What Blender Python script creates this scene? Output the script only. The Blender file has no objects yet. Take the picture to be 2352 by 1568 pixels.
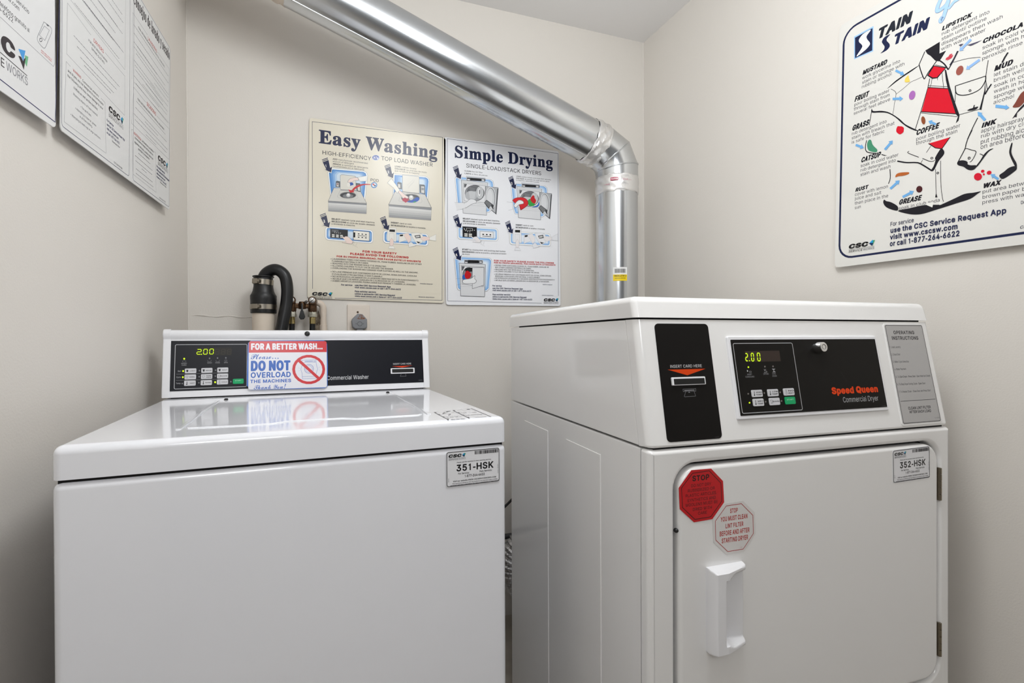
import bpy, bmesh, json, math, random
from mathutils import Vector, Matrix
from mathutils.geometry import tessellate_polygon

sc = bpy.context.scene
COL = sc.collection

# ---------------------------------------------------------------- camera, world, lamps, exposure
F_PX = 1172.33
cam_d = bpy.data.cameras.new('camera'); cam = bpy.data.objects.new('camera', cam_d); COL.objects.link(cam)
cam_d.sensor_width = 36.0; cam_d.lens = 36.0 * F_PX / 2352.0; cam_d.clip_start = 0.01
RT, UPV, FW = Vector((0.93948, -0.34257, -0.0037)), Vector((0.00523, 0.00353, 0.99998)), Vector((0.34256, 0.93949, -0.005))
cam.matrix_world = Matrix(((RT.x, UPV.x, -FW.x, 0), (RT.y, UPV.y, -FW.y, 0), (RT.z, UPV.z, -FW.z, 1.05456), (0, 0, 0, 1)))
sc.camera = cam
sc.view_settings.view_transform = 'Standard'; sc.view_settings.look = 'None'
sc.view_settings.gamma = 1.0; sc.view_settings.use_curve_mapping = False
sc.view_settings.exposure = -0.07

world = bpy.data.worlds.new('world'); sc.world = world; world.use_nodes = True
bg = world.node_tree.nodes['Background']; bg.inputs['Color'].default_value = (1.0, 0.995, 0.99, 1); bg.inputs['Strength'].default_value = 0.14

def area_lamp(name, loc, rot, size, power, color=(1, 1, 1), shape='DISK', size_y=None):
    l = bpy.data.lights.new(name, 'AREA'); l.shape = shape; l.size = size; l.energy = power; l.color = color
    if size_y: l.size_y = size_y
    o = bpy.data.objects.new(name, l); COL.objects.link(o); o.location = loc; o.rotation_euler = rot
    return o
def globe_lamp(name, loc, radius, power, color):
    l = bpy.data.lights.new(name, 'POINT'); l.shadow_soft_size = radius; l.energy = power; l.color = color
    o = bpy.data.objects.new(name, l); COL.objects.link(o); o.location = loc; return o
globe_lamp('ceiling_globe_lamp', (0.42, 0.50, 2.09), 0.18, 25.5, (0.955, 0.985, 1.0))
area_lamp('front_fill_lamp', (-0.28, -1.2, 2.0), (math.radians(62), 0, math.radians(-8)), 0.6, 9.6, (0.97, 0.985, 1.0))  # added fill light behind the camera, brightens the machine fronts; no real fixture

# ---------------------------------------------------------------- data: glyph outlines and print layouts (mm, on each printed face)
FONT = json.loads(r'''{"r!":")$((&H(4&E(A&F(M&N(U&X(X&f(V&s(O(%(D(-(7(0(*(.&x(%&q&v&n&j&p&[&x&O|&y(c(#(a(J(a(M(c(P+H(M+L&x+L&v+H",
"b!":")7(/&H(?&E(R&H(d&R(o&d(r&u(n(-(d(;(R(E(?(H(,(D&v(9&l(+&i&u&l&d&v&T|&}(X(X(W(b([(g(f(k+=(g+E([+K($+L&v+G&q+@&s(h&v(_",
"r&":"+$([&F)$&C)E&G)i&S*%&e*@&H*x&J*E(-*T(F*](]*b({*b)7*5)7*0(n*%(S)7)P)^)q)p**)}*@*%*Y){*x)m+4)U+E)8+N(v+O(W+I(A+<(/+&($*e(&*@(3*#(M)Y&v)-&h(r&c(]&b(F&e(4&u&o(&&a(7&T|(f&q(Q&y(B(-(:(=(8(P(;(b(D(p(T)%(l)6)d(-)O&z);&r(}&n|(r)w(W*C(T*S(U*e(^*s(l*~(}+&)5+$)C*x)K*l)O*^)M*M)=*7(v)w",
"r'":"),(%)y(*)v(J)v(M)x(S+H(Q+L&{+K",
"b'":")>(()g(1)d(X)d(c)i(g)o(m+<(i+E(_+K(++L&{+H&w+B&z)r",
"r(":")[(l%c(s%_)?%_)A%c)$&H(n&}(c(T(_)((c)W(l*5(}*l)A+_)?+c(p+c(g+T(T+2(D*[(7*$(0)Q(/(o(9(((J&K",
"b(":")m(l%h(v%e)E%e)Q%k)U%t)*(/({(U(x(}(z)V)+*5)<*k)V+N)R+Y)E+a(s+a(f+V(N+.(@*b(3*/(+)](((t(2(/(J&E([%}",
"r)":")[&d%c&j%_(3%_(8%c(Q&8(a&_(o(8(u(_(v)E(i*;(R+((6+c&g+c&d+_&z+,(5*B(A)[(E)((A(N(7&}(%&I",
"b)":")m&g%h&o%e(B%e(N%m(c&5(x&g)((/)1(b)1)P(~*F(p*q([+B(M+Y(B+a&l+a&c+Y&^+Q&z*h(/*8(9)d(=)4(;(b(1(2&}&^&_%y&_%q",
"r*":"+()$)5)))2)I)2)K)5)I)~*-)U*A)v)Y*?*A*c*-+))I*])K+H)I+L)$+K)%*](A+*(.*c(q*?(.)v(A)U)%)}",
"r+":"+((}&e)$&b)K&b)N&e)O(h*S(i*U(k*U)4*S)9)O):)N*=)K*@)$*@(}*=(}):&u)7&u(k&x(i(}(h",
"r,":"(y&d%P&j%M(-%M(/%P(S($&z($",
"b,":")2&g%W&o%T(8%T(A%W(G%^(n(,(l(4(d(<(((>&u(4&^%g&b%^",
"r-":")G&b(g&e(d),(d)/(g)/)0),)2&e)2&b)0",
"b-":")X&f(]&q(Y)8(Z)@(a)D(i)C)8)>)?)4)C&j)B&b)=&])5&](i",
"r.":"(y(%&H(2&E(?&F(L&N(S&X(V&f(T&v(M(%(B(-(5(0()(.&v(%&o&v&l&j&n&[&v&O",
"b.":")2(-&H(=&E(P&H(b&R(m&d(q&u(m(-(b(;(P(E(=(H(*(D&v(;&k(-&g&u&k&d&t&T",
"k.":"(Y&p&H((&E(9&K(G&Y(M&l(M()(H(9(;(G(+(M&u(L&f(E&Z(8&T()&S&r&X&a&d&Q",
"r/":")J&R%p&X%m&~%m(%%p)@+X)>+^(q+^(n+Z",
"b/":")[&V%t&_%r(/%q(9%u(?%~)T+F)S+Q)J+Z(t+[(k+W(f+Q&N&,&O%~",
"r0":"+((v&F)8&C)R&F)m&N*-&b*=&t*L(4*V(P*_)#*a)M*]*&*U*G*E*n*6++)w+A)_+K)E+P),+P(l+K(T+@(A+1(-*q&{*V&r*7&m)q&k)J&m)#&u(P($(4(3&t(D&b(W&Q|)/&q(y&u(i($(Z(3(Q(C(G(b(C({(A)Y(G*4(N*J(Y*b(r*x)(+#)8+%)H+#)[*v)j*k)w*V*%*@*,*&*0)=*)(b)z(D)q(4)d($)R&u)B&q",
"b0":"+2(z&G)=&D)e&I*$&S*;&e*M&z*Z(7*g(T*o)&*p)[*l*%*e*E*T*j*D+&*.+;)k+J)M+P)0+P(n+J(U+A(?+0(/*x&z*]&q*B&h)q&h)&&p(T&z(7(/&x(F&_(a&O|)7(1)*(5(x(<(h(V([)&(Z)U(b*+(n*J)#*])0*d)=*f)J*d)W*])d*Q)m*B)y)q){)>)u(m)h(H)](<)P(4",
"r1":"*Q(n&K(s&H)9&H);&K);+H)9+L(w+K([+%(+*j(+*H(.*F(n*_",
"b1":"*^(m&K(v&H)C&H)L&N)P&V)P+=)J+H)?+L(v+J(X+%(-*n($*c($*>(.*2(;*0(c*@(e*>(e&Y(g&Q",
"r2":"+(&v&K&y&H*Q&H*T&K*T&s*Q&u(b&v)})<*;)_*I)}*M*5*N*K*E*p*1+2)l+G)W+M)@+Q)#+O(g+J(S+B(?+4((*p&y*R&x*?&y*:(L*;(P*U(^*m(t*{)4+%)P*})i*o)v*X)z*?)t*%)^)_&x&p",
"b2":"+2&y&K(*&H*R&H*]&K*d&R*e(&*a(/*Y(4)4(5*<)B*P)a*]*&*^*J*S*n*<+1)s+G)_+M)D+P)(+O(l+J(C+7(3+(&~*k&u*R&r*5&u*-(#*&(S*%(^*((f*0(i*G(q*U({*_)1*e)H*e)[*[)h*L)k*;)g*&)S)g&s(&&q&V",
"r3":"+((l&F))&D)I&E)t&Q*:&i*F&x*P(0*V(M*U(k*O)&*A)=*-)P)t)[)])d);)h*H+&*I+J*F+L(#+L&z+J&z+#&~*{)X*{)_*x(_)l(^)G(c)C)2)C)I)@)])8)n)-)z(u*%(]*#(C)t(0)d&~)O&t)9&q(y&r(c&y(Q(*(E(:(>(O&k(O&h(M&q(*((&k(D&S",
"b3":"+2(q&G).&D)M&E)}&Q*F&k*U&}*_(4*f(H*h(g*c)#*X)8*I)L*8)[)})i)b)q*W*p*X+>*T+G*K+K(,+L&~+I&v+A&u*p&~*d(,*a)=*a)?*](V)n(U)A(Y);(e)6)=)4)T)/)h({)p(j)p(T)i(B)W(7)=(1)#(3(k(;(^(H(W(](L(f&s(g&g(^&c(T&g(<&n(+&~&p(3&b(F&T",
"r4":"+()^&K)a&H*0&H*4&K*4(8*b(9*g(;*f(f*7(g*4(j*2)y)_)y)](g(E(g(B(j)w+H)t+L)E+K&e(_&e(;&h(9)](9",
"b4":"+2)X&K)f&H*2&H*=&K*E&V*E(2*j(4*q(8*u(A*u(k*r(t*g(z*I(z*E(~*E)u*A*#*9**)c*+)S*#)P)u)N(z(k(z(h(~*-+4*.+B*)+H)y+L)G+L)<+E&a(h&a(A&f(8&m(4)O(2)P&V",
"r5":"+((p&F)4&C)T&G)l&N*+&_*?&u*K(0*T(M*U(n*O)4*B)P*/)h)r)x)T*()4*+(n*#(S)q(^*x(a*{*B*{*D+#*D+J*B+L(6+L(3+J&z)H(L)B(])M(t)U)1)X)G)U)Z)M)k)@)x)-*#(u*#(S)s(7)^&~)D&r)&&r(h&{(S(3(I(M(F(N&s(M&{(*(1&k(L&S",
"b5":"+2(u&G)8&D)R&E)~&S*8&c*G&q*^(<*f(]*d)**V)M*A)k*))~)d*1)?*5(r*/(p*1(v*a*C*a*P*f*T*p*T+>*P+G*I+K(=+L(4+I(-+A&s)J&u)A(&)9(T)4(})E)5)H)E)F)T)A)a)8)k)*)o(u)o(])g(F)U(8)B(1)+(2(u(:(i(F(a(](W(e(#(f&q(]&n(T&r(:(,&q(J&V",
"r6":"+((u&F)7&C)M&E)b&J)u&R*.&a*>&s*J(-*P(@*T(b*P)&*G)@*7)V){)i)^)t)=)w(z)r(y)u)~+G*$+J){+L)M+L)H+J(?)n(,)J&{)-&w(n&w(V&}(:(+(#(<&h(L&X(a&M|)*&q(j&}(U(7(L(S(M(u(X)4(n)F)*)N)F)N)b)C)u)-*#(n)~(M)r(4)^&z)F&q",
"b6":"+2(z&G);&D)T&E*$&S*9&c*L&w*X(1*b(E*e(Y*d({*Z)>*N)R*<)h*))t)f*$)G*(*6+5*4+D*)+L)N+L)A+G(:)s(&)O&v)2&q(r&q(Y&w(<(&(((3&p(I&Z(^&O|)4(0(~(7(n(E(g(Y(g(r(m)*({)8)1)?)D)@)W)9)g)-)o(r)o(Y)i(H)Z(9)K(1",
"r7":"+((4&K(8&H(f&H(i&J*U*y*S+L&v+K&u*}&x*{){*y",
"b7":"+2(5&K(?&H(q&H)#&Q*e*h*f+=*c+E*[+J()+L&y+J&q+B&p*n&z*c)c*_(.&a(.&T",
"r8":"+((p&F).&D)N&E)g&I)~&Q*9&a*F&n*U(**[(=*[(b*P)&*9)B)v)S*5)e*H*&*O*J*I*k*<+(*)+;)j+H)N+O(}+O(b+I(O+@(>+4(0+#((*n&}*Y&~*7(,)x(=)b(T)S(4)@&x)#&n(Y&n(F&r(4(#&v(7&a(P&P|)(&q(d&{(M(3(E(M(I(k(Z)((u)6)>);)[)4)s)$*&(k*+(P*%(:)s())_&w)E&q|)+)g(l)q(Y*&(Q*@(T*Y(b*n(u*{)8+%)U*{)j*o)u*^)y*G)u*1)j)y)X)m)E)g",
"b8":"+2(u&G)=&D)V&E)q&K*2&U*D&c*X&w*f(1*l(E*m(a*f)#*T)>*>)R*S)n*^*.*_*K*X*g*H+&*4+9)u+G)S+O)3+P(w+M(O+?(=+3(,*y&w*T&v*:&y*%())k(<)R($)>&o(}&i(V&m(:&z&z(5&c(R&Q|)3(1(w(6(g(B(_(T(b(j(m(y)%)*)=)-)S)*)e(})q(p)v(])t(K)l(?)](6)I(1|)3)t(})z(p*+(k*=(n*N(v*Y))*c)=*f)P*c)]*[)g*Q)j*B)h*1)a*%)S)w)F)t",
"r9":"+((K&K(O&H)&&H*1)(*D)K*O)j*T*)*S*?*P*U*F*p*9+)*++7)o+E)Z+L)C+P)-+P(q+M(U+B(E+8(5+(((*m&z*U&v*5&z)p(+)R(<)<(R),(n(})3(y)P)#)R(}|)3)E(t)K(])^(O)v(L*<(R*V(e*p(z*})=+%)V*z)o*h){*N*$*/)x)n)h)V)P)H",
"b9":"+2(K&K(S&H).&H):&N*@(~*S)E*_)a*e){*e*8*]*X*S*n*G+%*5+6)y+D)c+L)1+P(r+L(V+B(C+6(2+%&~*h&u*R&q*;&r)u&z)W(,)B(=)0(P(~(h(s)3(k(E&a(D&T|).)V(w)a(k)q(f**(h*A(q*R)#*_)7*f)K*e)Z*[)j*J)p*5)n)x)e)g)T)Y)A)T",
"r:":"(y(%&H(2&E(?&F(L&N(S&X(V&f(T&v(M(%(B(-(5(0()(.&v(%&o&v&l&j&n&[&v&O|(*)U(8)T(E)X(O)b(U)m(V)y(S*,(L*6(?*=(2*>($*;&t*2&m*%&l)s&q)f&y)[",
"b:":")2(-&H(=&E(P&H(b&R(m&d(q&u(m(-(b(;(P(E(=(H(*(D&v(;&k(-&g&u&k&d&t&T|(2)E(C)D(V)J(g)W(o)g(p)x(j*0([*>(J*F(7*F(%*A&q*4&i*#&h)m&o)Y&z)M",
"r;":"(y&d%P&j%M(-%M(/%P(S($&z($|(5)T(C)T(O)Z(W)f(])r([*$(U*1(M*9(@*>(3*>(&*8&w*.&r)}&s)o&y)b(*)W",
"b;":")2&g%W&o%T(8%T(A%W(G%^(n(,(l(4(d(<(((>&u(4&^%g&b%^|(=)D(O)E(c)M(p)[(u)l(u)~(l*5([*A(K*F(8*F($*=&r*/&m)z&n)i&w)V(,)J",
"r=":"+(&}(6($(3*K(3*N(6*N(]*K(_($(_&}(]|&})C*K)A*N)C*N)n($)n&})k",
"r?":"*>(V&H(d&E(q&G)#&N)+&X).&f)-&s)$(%(t(-(g(0(Y(.(L(%(E&v(B&j(D&[(L&O|(L([(O(Y(z(Y(~([)$(y)-)2)9)?)h)d)t)s)~*/*%*U){*m)t*~)h+2)Z+=)G+H)4+N(z+P(]+P(8+E()+<&r+,&h*v&_*c&[*H&_*F(2*F(9*_(F*s(Y+#(q+&)&+$)7*y)C*n)L*_)N*E)F*,)4)s(g)U(U)@(N)%",
"b?":"*L(Z&H(m&E)%&H)6&R)A&d)D&u)@(-)6(;)%(E(m(H(X(D(H(9(>(+(;&u(>&d(H&T|(N(R))(P)4(U)9(_):(w)?)+)x)W*-)n*5*&*8*;*7*U*)*z)w+/)d+>)<+M)%+P(c+O(;+D((+9&p+)&d*q&[*_&W*>&]*5&h*0(E*2(M*;(P*M(V*X(_*a(m*f(~*g)/*d)9*[)?*R)B*>);*-)/){(_)](K)@(F)((D(c(G(X",
"rA":"+;&S&K&V&H(.&H(Q(Q*0(R*V&H+.&H+0&K)]+L)$+K|(f)%(d)))?*r)B*t)z)%",
"bA":"+D&W&K&a&H(7&H(D&M(i(J*%(J*I&L*S&H+*&H+4&J+:&Q+;&a)r+@)j+J)_+L)++L(}+I(v+B&P&]&P&T|)()8)E*5)f):)c)7",
"kA":"**&R&K&]&H(&&H(9&P(?&[(Q(F(}(E)3&X)A&K)K&H)t&I*%&O*-&X*.&h)7+:)0+E)$+K(M+K(A+E(:+:&C&e&F&V",
"rB":"++&t&K&w&H)D&H)o&K*,&Q*?&[*O&i*]&y*g(5*j(H*i(c*c(y*V)2*H)@*5)L)})R*?)b*Q)v*Y*5*Y*U*T*j*K*}*<+2**+?)o+G)N+L&u+K|(M&v(M)7)G)8)_)5)y)**1(p*8(X*6(B*.(2)y($)i&y)Q&v|(M)d(M*z)W*y)o*p*#*_***K*(*2)y){)i)m)W)g)G)d",
"bB":"+4&v&K(&&H)H&H)t&K*3&R*M&_*^&m*k(#*w(G*v(t*h)8*J)T*[)g*g){*k*5*j*O*c*h*V*{*C+4*0+?)m+I)H+L(#+L&u+H&p+B&n&Y&q&Q|(f(5(f)))[)))q({)~(n*((_*((O)}(D)q(;)U(6|(f)r(f*_)U*_)g*X)p*O)u*A)t*2)o*&)d)w)H)p",
"kB":")z&f&K&t&H(k&H)8&O)K&X)X&e)e&s)o(/)u(P)t(v)j):)X)S)e)h)l*#)m*B)i*[)a*v)Q+0)>+@)(+I(h+L&q+L&a+F&V+:&U&c&Z&S|(S(C(P(E(P({(S)#(o(~(u(v(z(h(x(K(r(D|(S)w(P){(Q*P(k*Q(s*@(p*&(h)x",
"rC":"+P)4&F)S&C)r&E*7&N*Q&Z*i&n*}(*+0(F+7(b+5(e*a(e*Q(C*>(.){&y)Y&s)6&w(w(((](=(L(V(C(n(>)1(=)V(@)u(G*4(R*I(d*^(w*n)3*x)I*~)b*~)x*y*4*o*G*_*T*M*_*3*c*1+2*1+7*4+)*^*i+(*U+7*A+B)r+O)F+P)*+K(g+A(O+3(8*x&}*V&o*7&h)q&f)J&h)#&t(P(((4(8&x(O&c(j&R",
"bC":"+X)7&G)X&D)v&F*?&O*Y&[*t&q+,(++;(H+C(g+A(q+7(x*Y(x*O(r*C(T*3(B)v(7)[(3)B(5)+(?(s(N(e(d([(x(V);(Y)q(b*+(m*?({*N)2*Y)B*a)X*c)m*b*%*Z*>*H*G*:*N*%*Y)x+4)w+=)}+B*(+A*:+8*T+-*j*v+#*O+>*6+I)v+N)K+P)++K(i+A(M+2(7*x&~*]&k*7&d)q&a)J&d)&&k(a&~(7(7&w(M&d(k&R",
"kC":"*6(X&G(s&D)/&F)F&N)]&^)o&r*#(1*.(L*2(j*/(w)z)()I)():(u)3(Z),(L(~(D(s(@(c(H(S(^(I)+(H)d(Q*3(c*M(p*S)%*N)1*>):)z)B)r)L)n)z)n*-)w*2*(*/*A*&*^)j++)Y+:)F+F)6+L(y+P(c+O(K+I(5+=&{+,&m*r&[*O&N)l&M)<&P(u&b(9&s&u(*&a(>&Q",
"rD":"+K&t&K&w&H)4&H)i&N*,&W*E&h*Y&y*m(5*{(Q+*(s+/)H+-)p+%*5*t*T*[*v*E+/)y+C)W+J)7+L&u+K|(M&v(K*y)A*z)Z*v)s*n*+*c*=*N*I*<*Q*%*V)[*V)<*Q(s*H(Y*?(H*1(8)y(,)f&~)>&v",
"bD":"+S&v&K(&&H)8&H)q&N*3&W*P&i*g&{*z(8+.(U+9)(+;)Y+7*#+-*D*x*a*^+#*C+6)~+C)O+K(#+L&r+E&n+:&n&Y&q&Q|(f(5(f*_)E*_)d*Y)t*R*,*D*7*5*@)x*E)a*E)?*=(n**(O)j(>)B(6",
"kD":"*3&f&K&t&H(k&I)8&S)N&c)c&v)q(2){(K*+(v*.)K*+){){*K)j*p)W+,)<+@({+I(b+L&q+L&a+F&V+:&U&c&Z&S|(S(C(P(E(P*M(S*Q(^*Q(k*O(s*K))*5)1)n)3)@).(s)#(V(o(G",
"rE":"*j&t&K&w&H*H&H*J&K*J&s*H&u(M&v(K&y(M)6*8)6*=)8*<)c(M)d(K*y*E*z*I*}*H+K&u+K",
"bE":"*u&v&K(&&H*I&H*R&K*X&Q*Z(&*V(/*P(4(f(5(f(8(f))*=))*I)0*M)=*M)d*I)j*A)p(f)r(f*_*N*c*V*h*X*q*X+@*P+J*F+L(&+L&x+J&r+E&n+:&n&Y&q&Q",
"kE":")j&f&K&t&H)G&H)W&M)b&X)c(,)a(5)W(=)G(C(S(C(P(E(Q({)D(~)Q)))X)5)Y)c)V)k)N)s)>)w(S)w(P){(Q*P)G*Q)T*U)^*_)b*k)b+7)[+C)N+K&q+L&d+H&W+=&U&c&Z&S",
"rF":"*d&t&K&w&H(I&H(K&K(M)1*6)2*5)](K)_(K*y*E*{*E+L&u+K",
"bF":"*p&v&K(#&H(T&H(c&Q(f(~*6)$*@)(*E).*G)]*=)j(f)l(f*_*M*c*U*k*V*t*V+@*M+J(&+L&x+J&r+E&n+:&n&Y&q&Q",
"kF":")f&f&K&q&H(:&H(F&M(N&V(P&c(P(v)>(x)K(~)S),)U)[)R)e)K)n)>)r(S)s(P)v(Q*P)G*R)S*V)]*_)a*k)a+7)Y+B)N+J&q+L&d+H&W+=&U&c&Z&S",
"rG":"+X)4&F)V&C)u&F*4&L*T&[*k&n+$(-+2(F+8(b+:)&+8)M)b)M)^)J)^)#)b(}*d({*_(b*V(J*J(9*;(+*)&{)k&t)M&s)6&w(~($(g(4(W(C(L(V(C(n(>)1(=)V(@)u(G*4(U*N(f*b(w*n)3*x)I*~)b*~)u*y*1*p*D*_*Q*M*_*3+5*1+8*4+**^*j+&*W+5*A+B)r+O)F+P)*+L(g+A(K+1(2*q&z*S&o*7&h)q&f)J&k(q&t(P(((4(8&w(O&c(j&R",
"bG":"+a)7&G)X&D)z&F*<&M*]&]*t&o+1(1+>(K+E(g+G)L+=)Y+4)[)c)[)W)X)Q)O)R({)X(t)c(p*N(p*F(V*9(F*+(<)s(5)[(3)H(4)5(:)$(C(r(O(e(d(W)2(V)U(Y)q(b*+(m*?(z*N)2*Y)E*b)X*c)~*[*;*H*N*%*Y)x+4)w+=){+C*(+B*:+8*T+-*j*u+#*a+4*I+A)s+O)H+P)(+K(e+@(J+0(4*v&w*T&j*4&c)n&a)G&f(r&p(Q&~(7(7&w(M&d(r&O",
"kG":"*;(X&G(s&D)2&G)I&O)b&a)q&s*#(.*/(L*3(j*5)L*,)^)t)e(v)e(f)^(])R([(~(c(s(m(m)7(j)5(^))(H(s(@(c(H(S(^(I)+(H)d(Q*3(Z*D(e*O(s*T)%*M)1*<):)z)I)o)z)n*-)v*3*(*)*W)w*r)k+*)Y+9)F+E)6+L(y+P(c+O(J+I(5+>&{+-&l*r&[*O&N)l&M)<&P(u&V(T&f(1&u&r(+&_(>&Q",
"rH":"+U&t&K&w&H(I&H(K&K(M)8*R)8*R&K*U&H+*&H+,&K+++K*U+L*R+H*R)f*O)f(L)f(J+K&u+K",
"bH":"+^&v&K(#&H(T&H(c&Q(f)+*@)+*C&Q*I&K*S&H+(&H+4&N+9&Y+9+:+7+B+1+I+(+L*S+L*I+I*C+B*@)r(f)r(d+B(Z+J(Q+L(#+L&r+E&n+:&n&Y&q&Q",
"kH":"*9&f&K&q&H(:&H(F&M(N&V(P&c(P({(S)#).)#)1({)1&_)8&P)G&H)l&H)y&L*)&V*,&c*,+5*(+@)v+J)l+L)G+L);+F)3+=)1){).)y(S)y(P){(P+5(H+E(:+L&q+L&d+H&X+?&U+5&U&c&Z&S",
"rI":"(i&r&K&u&H(;&H(?&K(?+H(;+L&u+L&r+H",
"bI":"(~&u&K&~&H(I&H(S&M(X&V(X+=(S+G(I+L&z+L&p+E&m+=&m&Y&o&Q",
"kI":"(V&e&K&p&H(6&I(B&Q(I&_(I+5(A+E(/+L&f+J&Z+B&U+7&T&_&Y&S",
"rJ":"*Y(U&F)+&D)Q&O)c&Y)s&j*((**/(V*/+J*,+L)[+L)V+J)U(M)Q(:)F(&)8&w)#&q(k&q(Y&u(J(%(?(4(:(C(6(m&d(n&a(k&d(7&p&t&~&c(0&V(F&K",
"bJ":"*g(]&G)3&E)^&P){&f*1&z*8(.*@(]*@+;*>+D*4+K)Y+L)P+H)J+A)I(V)E(E)=(:)3(4(~(1(m(3(_(:(S(N(Q(u(E)%&l)&&c(~&[(u&^(?&l&z&v&l(/&Y(H&L",
"kJ":")a(8&G([&E(m&I)%&R)<&j)L(3)Q(a)Q+6)J+D)<+K(j+J(^+D(W+9(V(a(T(L(P(A(N(?(K(B(G(L(D(z(8)-(+)1&b)0&S)+&J(w&L(A&Y&u&h&a&t&T",
"rK":"+2&t&K&w&H(I&H(K(f)#)@*E&H*~&H+$&K*~&N)G)c*~+G+$+K*?+L(u)y(M)J(J+K&u+K",
"bK":"+;&v&K(#&H(T&H(c&P(f&Y(f(e))))*:&M*C&H*{&H+/&N+3&V+0&d)b)a+/+1+3+=+++I*{+L*C+L*6+I(f)u(d+B(Z+J(Q+L(#+L&r+E&n+:&n&Y&q&Q",
"kK":"*#&f&K&q&H(:&H(F&M(M&T(P&_(P(X(S(a)+&V)3&M)A&H)i&H)v&L*%&V*(&_*%&k).)_*&+,*%+=)s+J)i+L)>+L).+F(S*Q(P*V(P+7(H+E(:+L&q+L&d+H&W+=&U&c&Z&S",
"rL":"*V&t&K&w&H*?&H*A&K*?&u(L&v(I+L&w+L&t+H",
"bL":"*d&v&K(&&H*@&H*M&N*Q&V*Q(&*M(/*F(4(f(5(f+=(_+H(T+L&{+K&r+E&n+=&n&Y&q&Q",
"kL":")^&f&K&t&H)D&H)T&P)]&_)[(/)Q(>)A(C(S(C(P(E(P+5(H+E(6+L&g+J&[+B&U+7&U&_&Z&S",
"rM":",K&t&K&w&H(F&H(I&K(I*^(g)j)a&K)f&H*/&H*4&K+-)j+I*c+I&K+M&H+x&H+{&K+z+K+6+K*5(s)y(/(^+K&u+K",
"bM":",O&v&K(#&H(Q&H(Z&K(c&T(f)O)S&T)[&J)g&H*3&H*@&N+1)N+4)E+5&T+;&L+D&H+s&H,$&M,*&Y,*+:,)+B,#+H+s+L+4+L+++J+$+E)z(j(t+E(f+L(#+L&u+H&n+=&n&Y&q&Q",
"kM":"*j&f&K&q&H(6&H(H&P(O&_(P(2(a&V(h&N(r&I);&H)K&O)R&X)_(+)b&[)l&M)y&H*B&H*L&K*V&S*Z&c*Z+5*W+@*L+I*?+L)l+L)b+H)X+@).)Y)+)V([+:(V+B(M+I(C+L&q+L&d+H&Y+@&U+5&U&c&Z&S",
"rN":"+Z&t&K&w&H(I&H(K&K(I*c)#)f*O&I+-&H+0&K+/+K*X+L*W+H*X(?*U(9*8(m(S+K&u+K",
"bN":"+c&v&K(#&H(T&H(_&L(e&T(f)v*B&N*I&I*S&H+.&H+8&N+=&Y+=+:+6+H+++L*V+L*L+H*F+@*F)(*C)#(i+F(Z+L(&+L&x+J&r+E&n+:&n&Y&q&Q",
"kN":"*<&f&K&q&H(:&H(F&M(N&V(P&c(P(s(S(z)5&P)D&I)p&H)}&L*,&V*/&c*/+5*++@)y+J)p+L)K+L)>+G)5+=)1)t(S+=(M+E(=+L&q+L&d+H&X+?&U+5&U&c&Z&S",
"rO":"+c)4&F)S&C)u&F*7&N*X&b*s&x+)(4+7(P+@(q+D):+C)n+;*7+0*S*s*x*Z+3*7+F)u+N)V+Q)6+N(t+F(P+4(;*{((*b&t*C&k*#&f)M&h)&&o(^&{(@(8&x(O&c(j&R|)C&t)-&z(t(*(a(:(Q(M(F(e(@({(=)=(>)h(C*&(K*=(W*P(g*b(~*r)6*y)I*~)b*~){*w*7*l*K*Y*Y*G*d*4*k)u*o)M*m)-*h(n*^(V*Q(B*>(.*.(#)u&w)]&s",
"bO":"+j)7&G)X&D)z&F*?&O*d&d*{&w+4(5+B(Q+L(r+Q)J+N)n+G*4+:*T+#*u*d+2*?+E)z+N)X+P)++K(i+A(M+2(7*x&~*]&k*7&d)q&a)J&d)&&k(a&~(7(7&x(M&d(k&R|)K(4)8(8)%(B(h(](](u(W)0(W)c(d*1(y*L)+*U)>*_)c*c)v*^*,*V*;*K*I*9*W)n*Z)U*Y)2*N(g*9(H*,(>)s(6)_(3",
"kO":"*@(X&G(s&D)2&G)K&R)f&g)w&~*)(<*5(d*9)(*;)Z*8)~*1*A*#*g)n+%)U+<)=+I(~+P(f+P(K+I(5+=&{+,&m*r&[*O&N)l&M)<&P(u&b(9&s&u(*&a(>&Q|(p(A(a(I(R(a(J)((G)L(K)u(S*6(c*L(j*R(s*T))*K)6*6)>)o)A)I)=(z)5(^)%(G(y(B",
"rP":"*~&t&K&w&H(I&H(K&K(M(r)J(s)o(y*,)(*;)2*H)?*S)N*[)c*c)y*d*<*_*R*X*f*K*}*<+2*,+=)o+F)N+L&u+K|(M)D(M*{)N*z)f*t)y*f*-*K*0*,**)j)v)U)f)K)N)E",
"bP":"+-&v&K(#&H(T&H(c&Q(f(f)R(h)z(o*F))*V)8*c)H*q)s*r*5*o*L*h*c*X*z*F+1*3+=)m+H)E+L(#+L&u+H&p+B&n&Y&q&Q|(f)S(f*_)O*_)a*[)m*S)x*D){*-)w)p)m)a)a)W)O)T",
"kP":")u&f&K&q&H(6&H(I&P(P&_(P(_(S(b({(e)?(p)Y)/)k)P)q)p)q*5)n*P)e*n)X+&)G+8)4+D({+J&q+L&a+F&V+:&U&c&Z&S|(S)[(P)_(Q*P(h*Q(p*K(u*=(w*&(t)n(k)^",
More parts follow.
